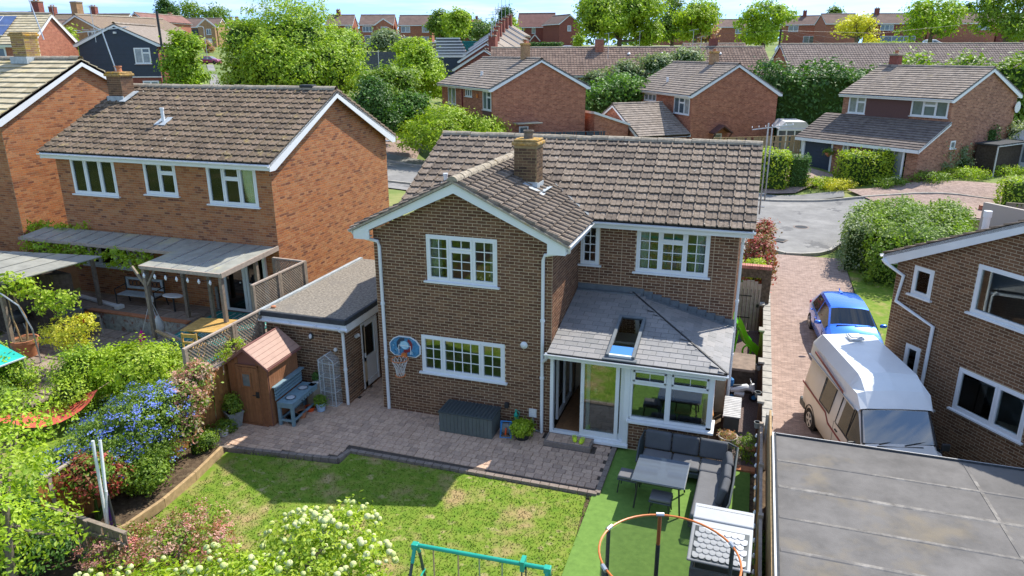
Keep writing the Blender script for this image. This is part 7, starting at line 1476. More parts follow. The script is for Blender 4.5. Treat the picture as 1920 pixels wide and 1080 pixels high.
for s in (-1, 1):
    one('stripe', K['maroon'], VN, lambda b: (b.beam((s*.952, 3.42, 1.08), (s*.957, 1.62, 1.06), .012, .055), b.beam((s*.957, 1.62, 1.06), (s*.957, 1.40, .88), .012, .055), b.beam((s*.957, 1.40, .88), (s*.93, -.8, .80), .012, .055), b.beam((s*.90, .9, 1.96), (s*.88, 3.0, 2.10), .012, .06)))
    one('door_seam', K['pot_grey'], VN, lambda b: (b.box(s*.953-.004, s*.953+.004, 1.05, 1.06, .45, 1.12), b.box(s*.945-.004, s*.945+.004, -.15, -.14, .45, 1.05))); one('door_handle', K['black'], VN, lambda b: b.box(s*.96-.02, s*.96+.02, .78, .92, .96, .99), bevel=.008)
    one('window_rubber', K['black'], VN, lambda b: (b.beam((s*.945, 1.40, 1.13), (s*.82, 1.40, 1.84), .02, .03), b.beam((s*.945, 2.12, 1.13), (s*.82, 2.12, 1.84), .02, .03), b.beam((s*.945, 1.4, 1.13), (s*.945, 2.12, 1.13), .02, .03), b.beam((s*.82, 1.4, 1.83), (s*.82, 2.12, 1.83), .02, .03), b.beam((s*.945, .30, 1.13), (s*.82, .32, 1.83), .018, .02), b.beam((s*.945, -.3, 1.10), (s*.945, .95, 1.13), .02, .025), b.beam((s*.80, .22, 1.86), (s*.82, .95, 1.84), .02, .025), b.beam((s*.945, .98, 1.13), (s*.82, .98, 1.84), .02, .03)))
    one('wing_mirror', K['black'], VN, lambda b: b.box(s*1.03-.09, s*1.03+.09, -.26, -.20, 1.12, 1.30), bevel=.02)
    for y in (-.72, 2.62): wheel(VN, s*.86, y, .32, .19, rim='van', side=s)
    one('wheel_arch', K['black'], VN, lambda b: (b.ring((0, 0, 0), .37, .37, .02, 24, 5, M=Matrix.Translation((s*.945, 2.62, .34)) @ Matrix.Rotation(PI/2, 4, 'Y')))); one('headlight', K['lamp'], VN, lambda b: b.box(s*.62-.15, s*.62+.15, -1.17, -1.08, .60, .78), bevel=.02)
one('bumper', K['charcoal'], VN, lambda b: (b.box(-.93, .93, 3.40, 3.56, .36, .56), b.box(-.95, -.88, 3.1, 3.5, .36, .56), b.box(-.9, .9, -1.25, -1.1, .36, .54)), bevel=.03)
one('screen_rubber', K['black'], VN, lambda b: (b.beam((-.80, -.25, 1.28), (-.74, .17, 1.87), .03, .02), b.beam((.80, -.25, 1.28), (.74, .17, 1.87), .03, .02), b.beam((-.74, .18, 1.885), (.74, .18, 1.885), .02, .03), b.beam((-.8, -.27, 1.27), (.8, -.27, 1.27), .02, .03)))
one('wiper', K['black'], VN, lambda b: (b.beam((-.45, -.30, 1.28), (.05, -.20, 1.34), .02, .02), b.beam((.1, -.32, 1.27), (.62, -.22, 1.33), .02, .02), b.box(-.5, .5, -.34, -.3, 1.22, 1.25)))
one('dashboard', K['charcoal'], VN, lambda b: b.box(-.75, .75, -.2, .1, 1.0, 1.16), bevel=.03)
for s in (-1, 1): one('seat', K['cushion_l'], VN, lambda b: (b.box(s*.42-.24, s*.42+.24, .35, .85, .7, .9), b.box(s*.42-.24, s*.42+.24, .75, .9, .85, 1.55)), bevel=.05)
# distant cars
def small_car(x, y, z, rz, mt, label):
    c = thing('parked_car', (x, y, z), rz, label, 'car'); rows = loft(st, cp); loftparts(rows, csel, c, dict(windscreen=K['glass_far'], side_window=K['glass_far'], rear_window=K['glass_far'], sill=K['black'], body=K[mt]), smooth=True)
    for s in (-1, 1):
        for yy in (-1.25, 1.3): one('wheel', K['rubber'], c, lambda b: b.lathe([(.32, -.1), (.32, .1)], 14, M=Matrix.Translation((s*.82, yy, .32)) @ Matrix.Rotation(PI/2, 4, 'Y')))
x, y = spot(-566, 147); small_car(x, y, g(x, y)+.05, YAW+R(80), 'carred', 'wine red car parked beyond the grass verge, left of the lime green tree')
for (k, D, py, m_, lb) in ((112, 150, 92, 'carsilver', 'silver car roof above the terrace ridge, left of the round tree'), (162, 150, 92, 'van_roof', 'white car roof above the terrace ridge, under the round tree'), (518, 140, 92, 'carsilver', 'pale blue car between the two long terraces'), (790, 145, 84, 'van_roof', 'white car above the right terrace ridge near the spreading tree')):
    x, y = spot(k, D); small_car(x, y, 8.88-(py-93.6)*D/1439-.9, YAW+R(85), m_, lb)
def lamp_post(k, D, py0, py1, label):
    x, y = spot(k, D); z0 = 8.88-(py0-93.6)*D/1439; z1 = 8.88-(py1-93.6)*D/1439; t = thing('street_lamp', (x, y, z0), YAW, label, 'street lamp', 'street lamps'); one('column', K['galv'], t, lambda b: b.tube([(0, 0, 0), (0, 0, z1-z0-.3), (-.2, 0, z1-z0-.05), (-.6, 0, z1-z0)], .07, 6)); one('lantern', K['white_b'], t, lambda b: b.box(-1.3, -.6, -.1, .1, z1-z0-.1, z1-z0+.05))
lamp_post(-571, 140, 108, 50, 'curved top street lamp by the wine red car')
def pole(k, D, py0, py1, label, wires=()):
    x, y = spot(k, D); z0 = 8.88-(py0-93.6)*D/1439; z1 = 8.88-(py1-93.6)*D/1439; t = thing('telegraph_pole', (x, y, z0), YAW, label, 'telegraph pole'); one('pole', K['bark_d'], t, lambda b: b.tube([(0, 0, 0), (0, 0, z1-z0)], .13, 7)); one('insulator', K['galv'], t, lambda b: b.box(-.3, .3, -.05, .05, z1-z0-.3, z1-z0-.2))
    for w_ in wires: one('wire', K['black'], t, lambda b: b.tube([(0, 0, z1-z0-.2), (w_[0]*.5, w_[1]*.5, z1-z0-.2+w_[2]*.5-.8), (w_[0], w_[1], z1-z0-.2+w_[2])], .012, 4))
pole(370, 125, 90, 25, 'telegraph pole rising out of the tree right of the big round tree'); pole(502, 100, 100, 58, 'telegraph pole with wires between the two long terraces', [(30, 10, 1), (25, 25, 0), (-14, 20, 1), (12, -10, -3)]); pole(646, 120, 90, 38, 'telegraph pole in front of the yellow leaved tree')
def aerial(x, y, z, h_, rz, label, n=7, L=1.2, lean=0):
    a = thing('tv_aerial', (x, y, z), rz, label, 'aerial'); one('mast', K['galv'], a, lambda b: b.tube([(0, 0, 0), (lean, 0, h_)], .022, 6)); one('boom', K['galv'], a, lambda b: b.beam((lean-L*.5, 0, h_-.05), (lean+L*.5, 0, h_+.12), .025, .025)); 
    for i in range(n): one('element', K['galv'], a, lambda b: b.beam((lean-L*.5+L*i/(n-1), -.22, h_+.02+i*.02), (lean-L*.5+L*i/(n-1), .22, h_+.02+i*.02), .012, .012))
    return a
aerial(-12.9, 5.9, 7.3, 2.25, R(20), 'television aerial on a tall mast at the left neighbour chimney', L=1.7, lean=-.45); aerial(-16.7, 6.3, 9.3, 2.4, R(0), 'television aerial above the mossy chimney at the left edge', L=1.6, lean=-.6)
for (k, py, D) in ((-775, 15, 60), (-670, 40, 150), (-610, 4, 130), (-845, 12, 100), (-866, 25, 110), (340, 60, 82), (355, 72, 82), (240, 62, 95), (182, 65, 82)):
    x, y = spot(k, D); z = 8.88-(py-93.6)*D/1439; aerial(x, y, z-2.6, 2.6, random.uniform(-.5, .5), 'thin television aerial on a rooftop %s' % {-775: 'left of the navy clad gable', -670: 'above the brown roofed skyline house', -610: 'near the lime green tree', -845: 'behind the tan gable', -866: 'over the house with dark panels', 340: 'on the chequered terrace roof', 355: 'just right of another on the chequered terrace', 240: 'left of the round tree', 182: 'in front of the round tree'}[k], n=4, L=.9)
t = aerial(9.0, 7.4, 4.6, 2.1, R(0), 'double television aerial on two bracketed masts beside the right verge of the middle house', L=1.1); one('mast', K['galv'], t, lambda b: (b.tube([(-.12, -.6, -.3), (-.12, -.6, 2.3)], .024, 6), b.tube([(-.3, 0, .2), (.02, 0, .2)], .018, 6), b.tube([(-.3, 0, -.2), (.02, 0, -.2)], .018, 6)))
AC = thing('terrace_chimney', (*spot(378, 85), 8.6), YAW, 'square chimney on the chequered terrace ridge', 'chimney'); one('stack', K['far_red2'], AC, lambda b: b.box(-.4, .4, -.4, .4, 0, 1.4)); one('pot', K['terra'], AC, lambda b: b.lathe([(.15, 1.4), (.13, 1.9)], 8))
for (k, lb) in ((325, 'black flue pipe with pale flashing on the chequered terrace roof'),): x, y = spot(k, 82); t = thing('flue_pipe', (x, y, 7.9), 0, lb, 'flue'); one('pipe', K['black'], t, lambda b: b.tube([(0, 0, 0), (0, 0, 1.1)], .12, 8)); one('flashing', K['white_b'], t, lambda b: b.lathe([(.3, 0), (.15, .2)], 8))
x, y = spot(155, 88); 
for (k, D, py, h_) in ((-165+320, 84, 92, 1.0),): t = thing('terrace_chimney', (*spot(165, 84), 8.7), YAW, 'brick chimney standing behind the chequered terrace ridge', 'chimney'); one('stack', K['far_red'], t, lambda b: b.box(-.45, .45, -.4, .4, -.5, 1.2)); one('cap', K['kerb'], t, lambda b: b.box(-.5, .5, -.45, .45, 1.2, 1.3))

# ============================================================ LEFT NEIGHBOUR'S GARDEN
UZ, LZ = .92, .48
flat('neighbour_terrace', [(-15.3,1.6),(-7.4,1.6),(-7.4,2.95),(-15.3,2.95)], UZ, K['slabs'], .3); flat('neighbour_terrace', [(-7.4,-1.6),(-4.0,-1.6),(-4.0,2.95),(-7.4,2.95)], UZ-.01, K['slabs'], .5)
flat('neighbour_ground', [(-19,-14),(-3.46,-14),(-3.46,3.0),(-19,3.0)], LZ-.22, K['lawn'], .5)
NP = thing('neighbour_patio', (0, 0, 0), 0, 'buff slab paving of the left neighbour', 'patio'); out_ = []
for i in range(9):
    for j in range(8):
        x = -13.2+i*.62+(.3 if j % 2 else 0); y = -3.2+j*.6; out_.append(Matrix.Translation((x, y, LZ-.05)) @ Matrix.Diagonal((.61, .59, .05+random.random()*.006, 1)))
for i in range(12):
    for j in range(2): out_.append(Matrix.Translation((-14.6+i*.62, 1.95+j*.6, UZ)) @ Matrix.Diagonal((.61, .59, .03, 1)))
field(SLAB, out_, K['slabs'], NP, 'slab', 'slabs')
RW = thing('retaining_wall', (-11.4, 1.52, LZ), 0, 'low flaking white painted brick wall in front of the raised terrace', 'wall'); one('wall', K['painted_brick'], RW, lambda b: b.box(0, 3.9, 0, .12, -.2, .42)); one('coping', K['terra'], RW, lambda b: b.box(-.02, 3.92, -.03, .16, .42, .47)); acc = []; bricks(None, (0, 0, 0), (1, 0, 0), 0, 3.9, 0, .42, acc=acc); field(BRICK, acc, K['painted_brick'], RW, 'brick', 'brickwork', 120)
MT = thing('patterned_mat', (-5.9, .75, UZ+.03), R(4), 'teal patterned outdoor mat on the terrace by the patio doors', 'mat'); one('mat', K['green_cloth'], MT, lambda b: b.box(-1.2, 1.1, -2.2, 2.0, 0, .02)); one('pattern', K['white_b'], MT, lambda b: [b.beam((-1.1+i*.22, -2.1, .024), (-1.0+i*.22+.3*math.sin(i), 1.9, .024), .02, .006) for i in range(10)]+[b.ring((.2, -.8+i*.9, .024), .3, .3, .01, 18, 4) for i in range(3)])
PG = thing('pergola', (-9.6, 2.2, UZ), 0, 'timber pergola with corrugated plastic roof along the back of the left neighbour house', 'pergola')
T = lambda x, y, z: (x+9.6, y-2.2, z-UZ)
for i in range(16):
    x0 = -14.2+i*.58; yf = 1.85 if x0 < -7.9 else .38
    if x0 > -5.2: break
    Qz = 3.14; one('roof_sheet', K['poly'], PG, lambda b: b.add([T(x0, yf, 3.06), T(x0+.565, yf, 3.06), T(x0+.565, 2.92, 3.18), T(x0, 2.92, 3.18), T(x0, yf, 3.07), T(x0+.565, yf, 3.07), T(x0+.565, 2.92, 3.19), T(x0, 2.92, 3.19)], [(0,3,2,1),(4,5,6,7),(0,1,5,4),(1,2,6,5),(2,3,7,6),(3,0,4,7)])); one('sheet_bar', K['galv'], PG, lambda b: b.beam(T(x0+.57, yf, 3.08), T(x0+.57, 2.92, 3.20), .03, .02))
one('edge_beam', K['wood_pink'], PG, lambda b: (b.beam(T(-14.2, 1.83, 3.03), T(-7.75, 1.83, 3.03), .05, .09), b.beam(T(-7.75, .34, 3.03), T(-4.95, .34, 3.03), .05, .10), b.beam(T(-4.93, .30, 3.04), T(-4.93, 2.92, 3.16), .05, .14), b.beam(T(-7.8, .36, 3.03), T(-7.8, 1.9, 3.03), .05, .08)))
for (x, y) in ((-13.4, 1.95), (-11.35, 1.95), (-9.2, 1.95), (-7.75, 1.9), (-7.7, .42), (-6.6, 1.7), (-5.05, .42), (-5.02, 1.9)):
    z0 = UZ if (y > 1.6 or x > -7.4) else LZ; one('post', K['wood_grey'], PG, lambda b: b.beam(T(x, y, z0), T(x, y, 3.02), .10, .10))
    if y < 1.96 and x < -7: one('brace', K['wood_grey'], PG, lambda b: (b.beam(T(x-.03, y, 2.45), T(x-.42, y, 3.0), .06, .06), b.beam(T(x+.03, y, 2.45), T(x+.42, y, 3.0), .06, .06)))
BN = thing('garden_bench', (-10.0, 2.35, UZ), R(2), 'blue grey slatted bench with black iron arms against the red brick wall', 'bench')
for i in range(5): one('slat', K['bluegrey'] if 0 else K['pot_white'] if 0 else K['lead_l'], BN, lambda b: b.box(-.72, .72, -.25+i*.09, -.18+i*.09, .42, .45))
one('back_frame', K['lead_l'], BN, lambda b: (b.box(-.72, .72, .22, .25, .82, .90), b.box(-.72, .72, .21, .24, .52, .60), b.box(-.72, -.64, .215, .245, .60, .82), b.box(.64, .72, .215, .245, .60, .82))); one('back_panel', K['black'], BN, lambda b: [b.ring((0, 0, 0), .07, .09, .012, 14, 4, M=Matrix.Translation((-.55+i*.157, .23, .71)) @ Matrix.Rotation(PI/2, 4, 'X')) for i in range(8)])
for s in (-1, 1): one('arm', K['black'], BN, lambda b: (b.tube([(s*.76, .24, .9), (s*.76, .22, .4), (s*.76, .3, 0)], .022, 6), b.tube([(s*.76, -.27, 0), (s*.76, -.25, .4), (s*.76, -.27, .62), (s*.76, .2, .66)], .02, 6), b.beam((s*.76, -.25, .4), (s*.76, .22, .4), .03, .03)))
t = thing('white_plank', (-11.6, 2.15, UZ), R(-12), 'long white plank lying on the terrace left of the bench', 'plank'); one('board', K['white_b'], t, lambda b: (b.box(-1.1, 1.1, -.08, .08, .05, .12), b.box(1.0, 1.2, -.12, .12, 0, .14)), bevel=.01)
t = thing('round_tray', (-8.55, 2.2, UZ), 0, 'pale oval board propped at the right end of the bench', 'board'); one('board', K['white_b'], t, lambda b: b.lathe([(.3, .55), (.32, .57), (.3, .59)], 18, M=Matrix.Diagonal((1.2, .6, 1, 1)))); one('stand', K['black'], t, lambda b: b.tube([(0, 0, 0), (0, 0, .56)], .03, 6))
t = thing('laundry_line', (-8.0, .75, 1.9), 0, 'white cord with a white bag and a magenta bag hanging from the pergola post', 'bags'); one('knot', K['white_b'], t, lambda b: b.lathe([(.02, -.13), (.10, -.08), (.11, .04), (.04, .13)], 10), smooth=True); one('cord', K['white_b'], t, lambda b: (b.tube([(0, 0, 0), (-.2, -.3, -1.0)], .008, 4), b.tube([(0, 0, 0), (.12, 0, -.55)], .008, 4), b.tube([(.02, 0, 0), (.28, 0, -.6)], .008, 4)))
one('net_bag', K['net_w'] if 0 else K['pot_white'], t, lambda b: b.lathe([(.03, -.5), (.10, -.62), (.17, -.85), (.12, -1.0), (.02, -1.05)], 9, c=(.18, 0, 0)), smooth=True); one('magenta_bag', K['pink'], t, lambda b: b.lathe([(.02, -.9), (.09, -1.05), (.13, -1.32), (.06, -1.4)], 7, c=(-.2, -.32, 0)), smooth=True)
FT = thing('teak_table', (-5.3, .1, UZ+.03), R(8), 'golden teak folding table on the teal mat behind the trellis', 'table')
for i in range(9): one('slat', K['gold'], FT, lambda b: b.box(-.62, .62, -.5+i*.112, -.5+i*.112+.10, .66, .69))
for sx in (-1, 1):
    for sy in (-1, 1): one('leg', K['gold'], FT, lambda b: b.beam((sx*.5, sy*.4, .66), (sx*.55, -sy*.42, 0), .05, .04))
FC = thing('teak_chair', (-5.15, -.75, UZ+.03), R(10), 'golden teak folding chair in front of the teak table', 'chair'); one('seat', K['gold'], FC, lambda b: [b.box(-.2, .2, -.2+i*.08, -.2+i*.08+.065, .42, .44) for i in range(5)]); one('backrest', K['gold'], FC, lambda b: (b.box(-.22, -.18, -.24, -.2, 0, .86), b.box(.18, .22, -.24, -.2, 0, .86), b.box(-.18, .18, -.235, -.205, .74, .84), b.box(-.18, .18, -.235, -.205, .55, .62)))
for sx in (-1, 1): one('leg', K['gold'], FC, lambda b: b.beam((sx*.19, .2, .44), (sx*.19, -.1, 0), .03, .03))
PA = thing('timber_offcuts', (-6.7, -.3, UZ), R(-10), 'heap of weathered timbers beside the teal mat behind the bushes', 'timber')
for i in range(7): one('timber', K['wood_pink'] if i % 3 else K['wood_new'], PA, lambda b: b.beam((random.uniform(-.8, -.3), random.uniform(-.5, .5), .05+i*.05), (random.uniform(.3, .9), random.uniform(-.5, .5), .08+i*.06), .08, .05))
UM = thing('closed_parasol', (-11.35, .45, LZ), 0, 'closed dark green parasol standing beside the barbecue', 'parasol'); one('canopy', K['canvas_g'], UM, lambda b: b.add([(( .05+.30*(1-t_)**.8*(1 if j % 2 else .55))*math.cos(j*PI/8), (.05+.30*(1-t_)**.8*(1 if j % 2 else .55))*math.sin(j*PI/8), .35+1.45*t_) for t_ in (0, .3, .6, 1) for j in range(16)], [(i*16+j, i*16+(j+1) % 16, (i+1)*16+(j+1) % 16, (i+1)*16+j) for i in range(3) for j in range(16)])); one('pole', K['white_b'], UM, lambda b: b.tube([(0, 0, 0), (0, 0, 1.9)], .025, 6)); one('base', K['black'], UM, lambda b: b.lathe([(.25, 0), (.25, .06), (.05, .1)], 14))
BQ = thing('kettle_barbecue', (-12.2, -.2, LZ), 0, 'black kettle barbecue under the vine at the left', 'barbecue'); one('bowl', K['black'], BQ, lambda b: b.lathe([(.05, .5), (.24, .6), (.28, .72), (.24, .86), (.05, .95)], 16), smooth=True); 
for i in range(3): one('leg', K['galv'], BQ, lambda b: b.tube([(.1*math.cos(i*2.1), .1*math.sin(i*2.1), .6), (.32*math.cos(i*2.1), .32*math.sin(i*2.1), 0)], .012, 5))
RCx = thing('rattan_chair', (-10.6, .55, LZ), R(190), 'dark wicker armchair with an orange red tub on it in front of the terrace wall', 'chair'); one('back', K['charcoal'], RCx, lambda b: b.box(-.38, .38, .25, .33, .35, 1.05), bevel=.03); one('seat', K['charcoal'], RCx, lambda b: b.box(-.36, .36, -.35, .25, .3, .4), bevel=.03); one('arm', K['kerb'], RCx, lambda b: (b.tube([(-.4, -.3, 0), (-.42, -.25, .6), (-.4, .25, .7)], .03, 7), b.tube([(.4, -.3, 0), (.42, -.25, .6), (.4, .25, .7)], .03, 7)))
t = thing('tub', (-10.3, .35, LZ+.55), 0, 'orange red plastic tub sitting in the wicker armchair', 'tub'); one('tub', K['redor'], t, lambda b: b.lathe([(.14, 0), (.2, .3), (.19, .3), (.13, .03)], 16), smooth=True)
TPt = thing('terracotta_pot', (-10.95, -1.1, LZ), 0, 'large terracotta pot holding a bare stemmed fig with a leafy head', 'plant pot'); one('pot', K['terra'], TPt, lambda b: b.lathe([(.26, 0), (.34, .42), (.37, .42), (.37, .52), (.33, .52), (.31, .46)], 22), smooth=True); one('compost', K['soil'], TPt, lambda b: b.lathe([(.32, .45), (.32, .47)], 18)); b = MB()
for i in range(4): a = i*1.6; b.tube([(.1*math.cos(a), .1*math.sin(a), .45), (.25*math.cos(a), .2*math.sin(a), 1.1), (.12*math.cos(a)-.15, .1*math.sin(a), 1.75), (.2*math.cos(a)-.3, .2*math.sin(a), 2.1)], [.025, .02, .016, .01], 6)
b.build('stem', K['wood_new'], TPt); foliage('foliage', K['l_bright'], TPt, [(-.35, 0, 2.15, .6, .5, .22), (.1, .2, 2.1, .35, .3, .2)], 60, 12, .13, .1)
t = thing('hoop_frame', (-10.6, -1.5, LZ), R(15), 'tall grey metal hoop arching over the terracotta pot', 'hoop'); one('tube', K['galv'], t, lambda b: b.tube([(.35*0+.5, 0, 0), (.45, 0, 1.0), (.2, 0, 1.7), (-.3, 0, 2.1), (-.9, 0, 2.2)], .022, 6))
AWN = thing('awning_canopy', (-9.55, -3.1, 1.35), R(-5), 'turquoise canvas canopy poking in at the left edge', 'canopy'); one('canvas', K['awning'], AWN, lambda b: b.add([(-1.4, -.9, .0), (.75, -.75, .05), (.95, .3, .12), (-1.4, .4, .55)], [(0, 1, 2, 3)]), fix=False); one('trim', K['white_b'], AWN, lambda b: (b.beam((-1.4, -.9, 0), (.75, -.75, .05), .03, .03), b.beam((.75, -.75, .05), (.95, .3, .12), .03, .03))); one('pole', K['galv'], AWN, lambda b: b.tube([(.9, .25, .1), (.9, .25, -1.2)], .02, 6))
HM = thing('hammock', (-6.6, -4.1, 1.1), R(55), 'faded red hammock slung between the bushes at the left', 'hammock'); n_ = 10; V = []
for i in range(n_+1): t__ = i/n_-.5; V += [(t__*2.2, -.38*(1-4*t__*t__)**.5 if abs(t__) < .5 else 0, -.45*(1-4*t__*t__)), (t__*2.2, .38*(1-4*t__*t__)**.5 if abs(t__) < .5 else 0, -.35*(1-4*t__*t__))]
b = MB(); b.add(V, [(2*i, 2*i+1, 2*i+3, 2*i+2) for i in range(n_)]); b.build('cloth', K['red'], HM, fix=False); one('rope', K['rope'], HM, lambda b: (b.tube([(1.1, 0, 0), (1.9, .1, .3)], .012, 4), b.tube([(-1.1, 0, 0), (-1.8, 0, .3)], .012, 4)))
SHL = thing('lean_to_shed', (-12.9, -.3, LZ), 0, 'low shed with a mossy grey sheet roof at the left edge', 'shed'); one('wall', K['bark_d'], SHL, lambda b: b.prism([(-4, .2), (1.9, .5), (2.3, .8), (-3, 1.8)], 0, 2.05, ax='z')); one('post', K['wood_grey'], SHL, lambda b: b.box(1.75, 1.85, -1.1, -1.0, 0, 2.15))
for i in range(9): 
    a = i/9; c = (i+1)/9-.01; f_ = lambda s, u: (-4.6+7.3*u-(.6*(1-s)) , (-2.0+(1.0)*u)+s*2.7, 2.36-.1*(1-s)); one('roof_sheet', K['slabs'] if 0 else K['poly'], SHL, lambda b: b.add([f_(0, a), f_(0, c), f_(1, c), f_(1, a)]+[(x_, y_, z_+.03) for x_, y_, z_ in (f_(0, a), f_(0, c), f_(1, c), f_(1, a))], [(0,3,2,1),(4,5,6,7),(0,1,5,4),(1,2,6,5),(2,3,7,6),(3,0,4,7)]))
one('gutter', K['black'], SHL, lambda b: b.tube([(-5.2, -2.05, 2.22), (2.1, -1.05, 2.22)], .05, 7))
FF = thing('slatted_fence', (-18.8, 4.2, 1.2), R(110), 'grey fence of horizontal overlapping boards at the left edge below the corrugated roof', 'fence')
for i in range(12): one('board', K['wood_grey'], FF, lambda b: b.box(-2, 5.2, -.02, .02, i*.13, i*.13+.12, Matrix.Rotation(R(0), 4, 'X')))
for i in range(5): one('post', K['wood_pink'], FF, lambda b: b.box(-2+i*1.8-.05, -2+i*1.8+.05, -.08, .02, -.5, 1.75))
CR = thing('corrugated_roof', (-18.6, 7.2, 2.9), R(0), 'pale corrugated sheet roof between the two red brick houses on the left', 'roof'); b = MB(); n_ = 44
V = []
for i in range(n_+1): V += [(-3+i*.13, -1.6, .03*math.cos(i*PI)), (-3+i*.13, 1.6, .25+.03*math.cos(i*PI))]
b.add(V, [(2*i, 2*i+2, 2*i+3, 2*i+1) for i in range(n_)]); b.build('sheet', K['poly'], CR, fix=False); one('post', K['wood_grey'], CR, lambda b: [b.box(x-.05, x+.05, y-.05, y+.05, -1.7, .0) for x in (-2.5, 2.4) for y in (-1.4, 1.4)])
t = thing('festoon_lamps', (-7.6, .34, 3.0), 0, 'small lantern bulbs strung under the pergola edge', 'string lights'); one('cable', K['black'], t, lambda b: b.tube([(i*.3, -.04, -.1-.05*(i % 2)) for i in range(9)], .006, 4)); 
for i in range(7): one('bulb', K['lamp'], t, lambda b: b.lathe([(.01, -.12), (.04, -.2), (.02, -.26)], 8, c=(i*.38, -.04, 0)))
# ============================================================ VEGETATION
def at(x, y, z=None): return (x, y, g(x, y) if z is None else z)
# --- near garden
shrub('ceanothus_bush', 'large ceanothus bush covered in blue flowers, spilling over the left boundary fence', 'shrub', (-3.35, -4.7, .06), [(.0, .0, 1.25, .85, 1.1, .75), (-.35, -.7, 1.0, .7, .7, .7), (.15, .5, 1.35, .6, .7, .6), (.1, -.9, .8, .5, .5, .55), (-.5, -1.3, .8, .6, .5, .6), (.35, .0, .75, .45, .7, .55)], K['l_mid'], 720, 26, .055, .10,
      extra=[('blue_flowers', K['l_blue'], 300, 22, .045, .055)])
shrub('photinia_shrub', 'shrub of pinkish cream flower heads and coppery leaves in front of the orange fence', 'shrub', (-2.98, -3.45, .06), [(-.1, .0, 1.35, .42, .5, .62), (-.05, .35, 1.75, .35, .3, .35), (.0, -.35, .9, .35, .4, .55)], K['l_rust'], 230, 20, .075, .08, extra=[('flower_heads', K['l_pink'], 60, 30, .035, .05), ('green_leaves', K['l_mid'], 110, 14, .07, .08)])
shrub('red_leaf_shrub', 'low red leaved shrub in the bed beside the folded white poles', 'shrub', (-3.05, -6.15, .06), [(0, 0, .95, .5, .55, .48), (.0, .45, .7, .35, .4, .4)], K['l_red'], 150, 18, .075, .08, extra=[('green_leaves', K['l_mid'], 70, 14, .07, .08)])
shrub('leafy_shrub', 'glossy green shrub on the bank below the blue ceanothus', 'shrub', (-2.85, -5.1, .06), [(.05, 0, .5, .38, .5, .4)], K['l_mid'], 150, 20, .07, .07)
shrub('leafy_shrub', 'small green herb clump where the sleepers meet the patio', 'shrub', (-2.85, -3.3, .06), [(0, 0, .22, .25, .3, .2)], K['l_mid'], 70, 14, .05, .05)
shrub('choisya_bush', 'dense bright green rounded bush behind the trellis, left of the neighbour mat', 'shrub', (-5.6, -2.15, .3), [(0, 0, .9, 1.15, .95, .65), (.8, .2, .75, .7, .7, .55), (-.8, -.1, .8, .7, .7, .6)], K['l_bright'], 700, 22, .085, .10)
shrub('euonymus_bush', 'upright yellowish green bush left of the dense bright bush', 'shrub', (-6.9, -2.9, .3), [(0, 0, .9, .55, .6, .8), (.3, -.5, .6, .5, .5, .6), (-.1, .5, .8, .5, .5, .5)], K['l_tree'], 420, 20, .07, .10)
shrub('box_ball', 'small clipped round box shrub on the neighbour paving', 'shrub', (-7.75, -2.0, .48), [(0, 0, .3, .36, .34, .3)], K['l_bright'], 160, 18, .045, .04)
shrub('heuchera_clump', 'dark purple leaved clump beside the clipped box ball', 'shrub', (-7.2, -1.9, .48), [(0, 0, .15, .25, .25, .16)], K['l_red'], 40, 12, .08, .06)
shrub('spreading_bush', 'yellowish green spreading bush at the left edge below the terracotta pot', 'shrub', (-9.2, -3.0, .3), [(0, 0, .65, .8, .6, .5), (-1.0, .1, .7, .9, .7, .6)], K['l_tree'], 380, 18, .08, .10)
tree('japanese_maple', 'small golden yellow maple on the neighbour paving', 'tree', (-8.65, -1.5, .5), 1.7, [(0, 0, 1.25, .62, .6, .42), (.45, .1, 1.5, .35, .35, .25), (-.4, -.1, 1.1, .4, .4, .3), (.1, .0, .85, .4, .4, .2)], K['l_yellow'], 200, 14, .075, .07, tr=.03, limbs=7, th=.5)
for i, (x, y, z, a, lb) in enumerate(((-12.6, 1.9, 2.85, 1.6, 'climbing vine leafing along the pergola beam above the kitchen window'), (-9.7, 1.85, 2.85, 1.1, 'thin vine shoots hanging from the pergola beam near the bench'), (-9.4, -1.3, 2.55, 1.0, 'pale vine shoots reaching over the mossy shed roof'), (-13.6, 2.9, 3.2, 1.3, 'vine mat growing over the left end of the pergola roof'))):
    shrub('climbing_vine', lb, 'climber', (x, y, z-.4), [(-a*.5, 0, .35, a*.6, .22, .2), (a*.4, 0, .3, a*.6, .2, .25), (0, -.1, .05, a*.7, .15, .2)], K['l_bright'], 90 if i else 130, 11, .10, .09, inner=None, stems=4, thick=.5)
shrub('dark_ivy', 'dark green ivy below the near left tree, behind the grey board fence', 'shrub', (-3.4, -7.7, .1), [(.3, .1, .5, .9, .6, .5), (-.6, .3, .8, .8, .6, .6), (-.3, -.5, .6, .9, .6, .6)], K['l_dark'], 420, 22, .075, .09)
shrub('border_bushes', 'mid green bushes behind the hammock at the far left', 'shrub', (-7.9, -4.4, .2), [(0, 0, .7, .9, .7, .6), (-1.0, -.5, .8, .8, .8, .7)], K['l_mid'], 380, 20, .08, .10)
tree('young_pear_tree', 'leafy tree with pale trunk close to the viewer at the lower left', 'tree', (-2.05, -8.55, -.1), 3.4, [(-.4, .5, 2.25, .75, .8, .75), (-1.3, .9, 2.3, .9, .9, .8), (-.3, .1, 1.35, .55, .5, .5), (.25, .6, 1.55, .5, .5, .4), (-1.5, .2, 1.5, .8, .8, .7), (-1.6, 1.6, 2.7, .8, .8, .6), (.2, -.2, 2.3, .5, .5, .5)], K['l_tree'], 560, 15, .095, .12, tr=.07, limbs=8, th=2.4, thick=.75, asp=.5)
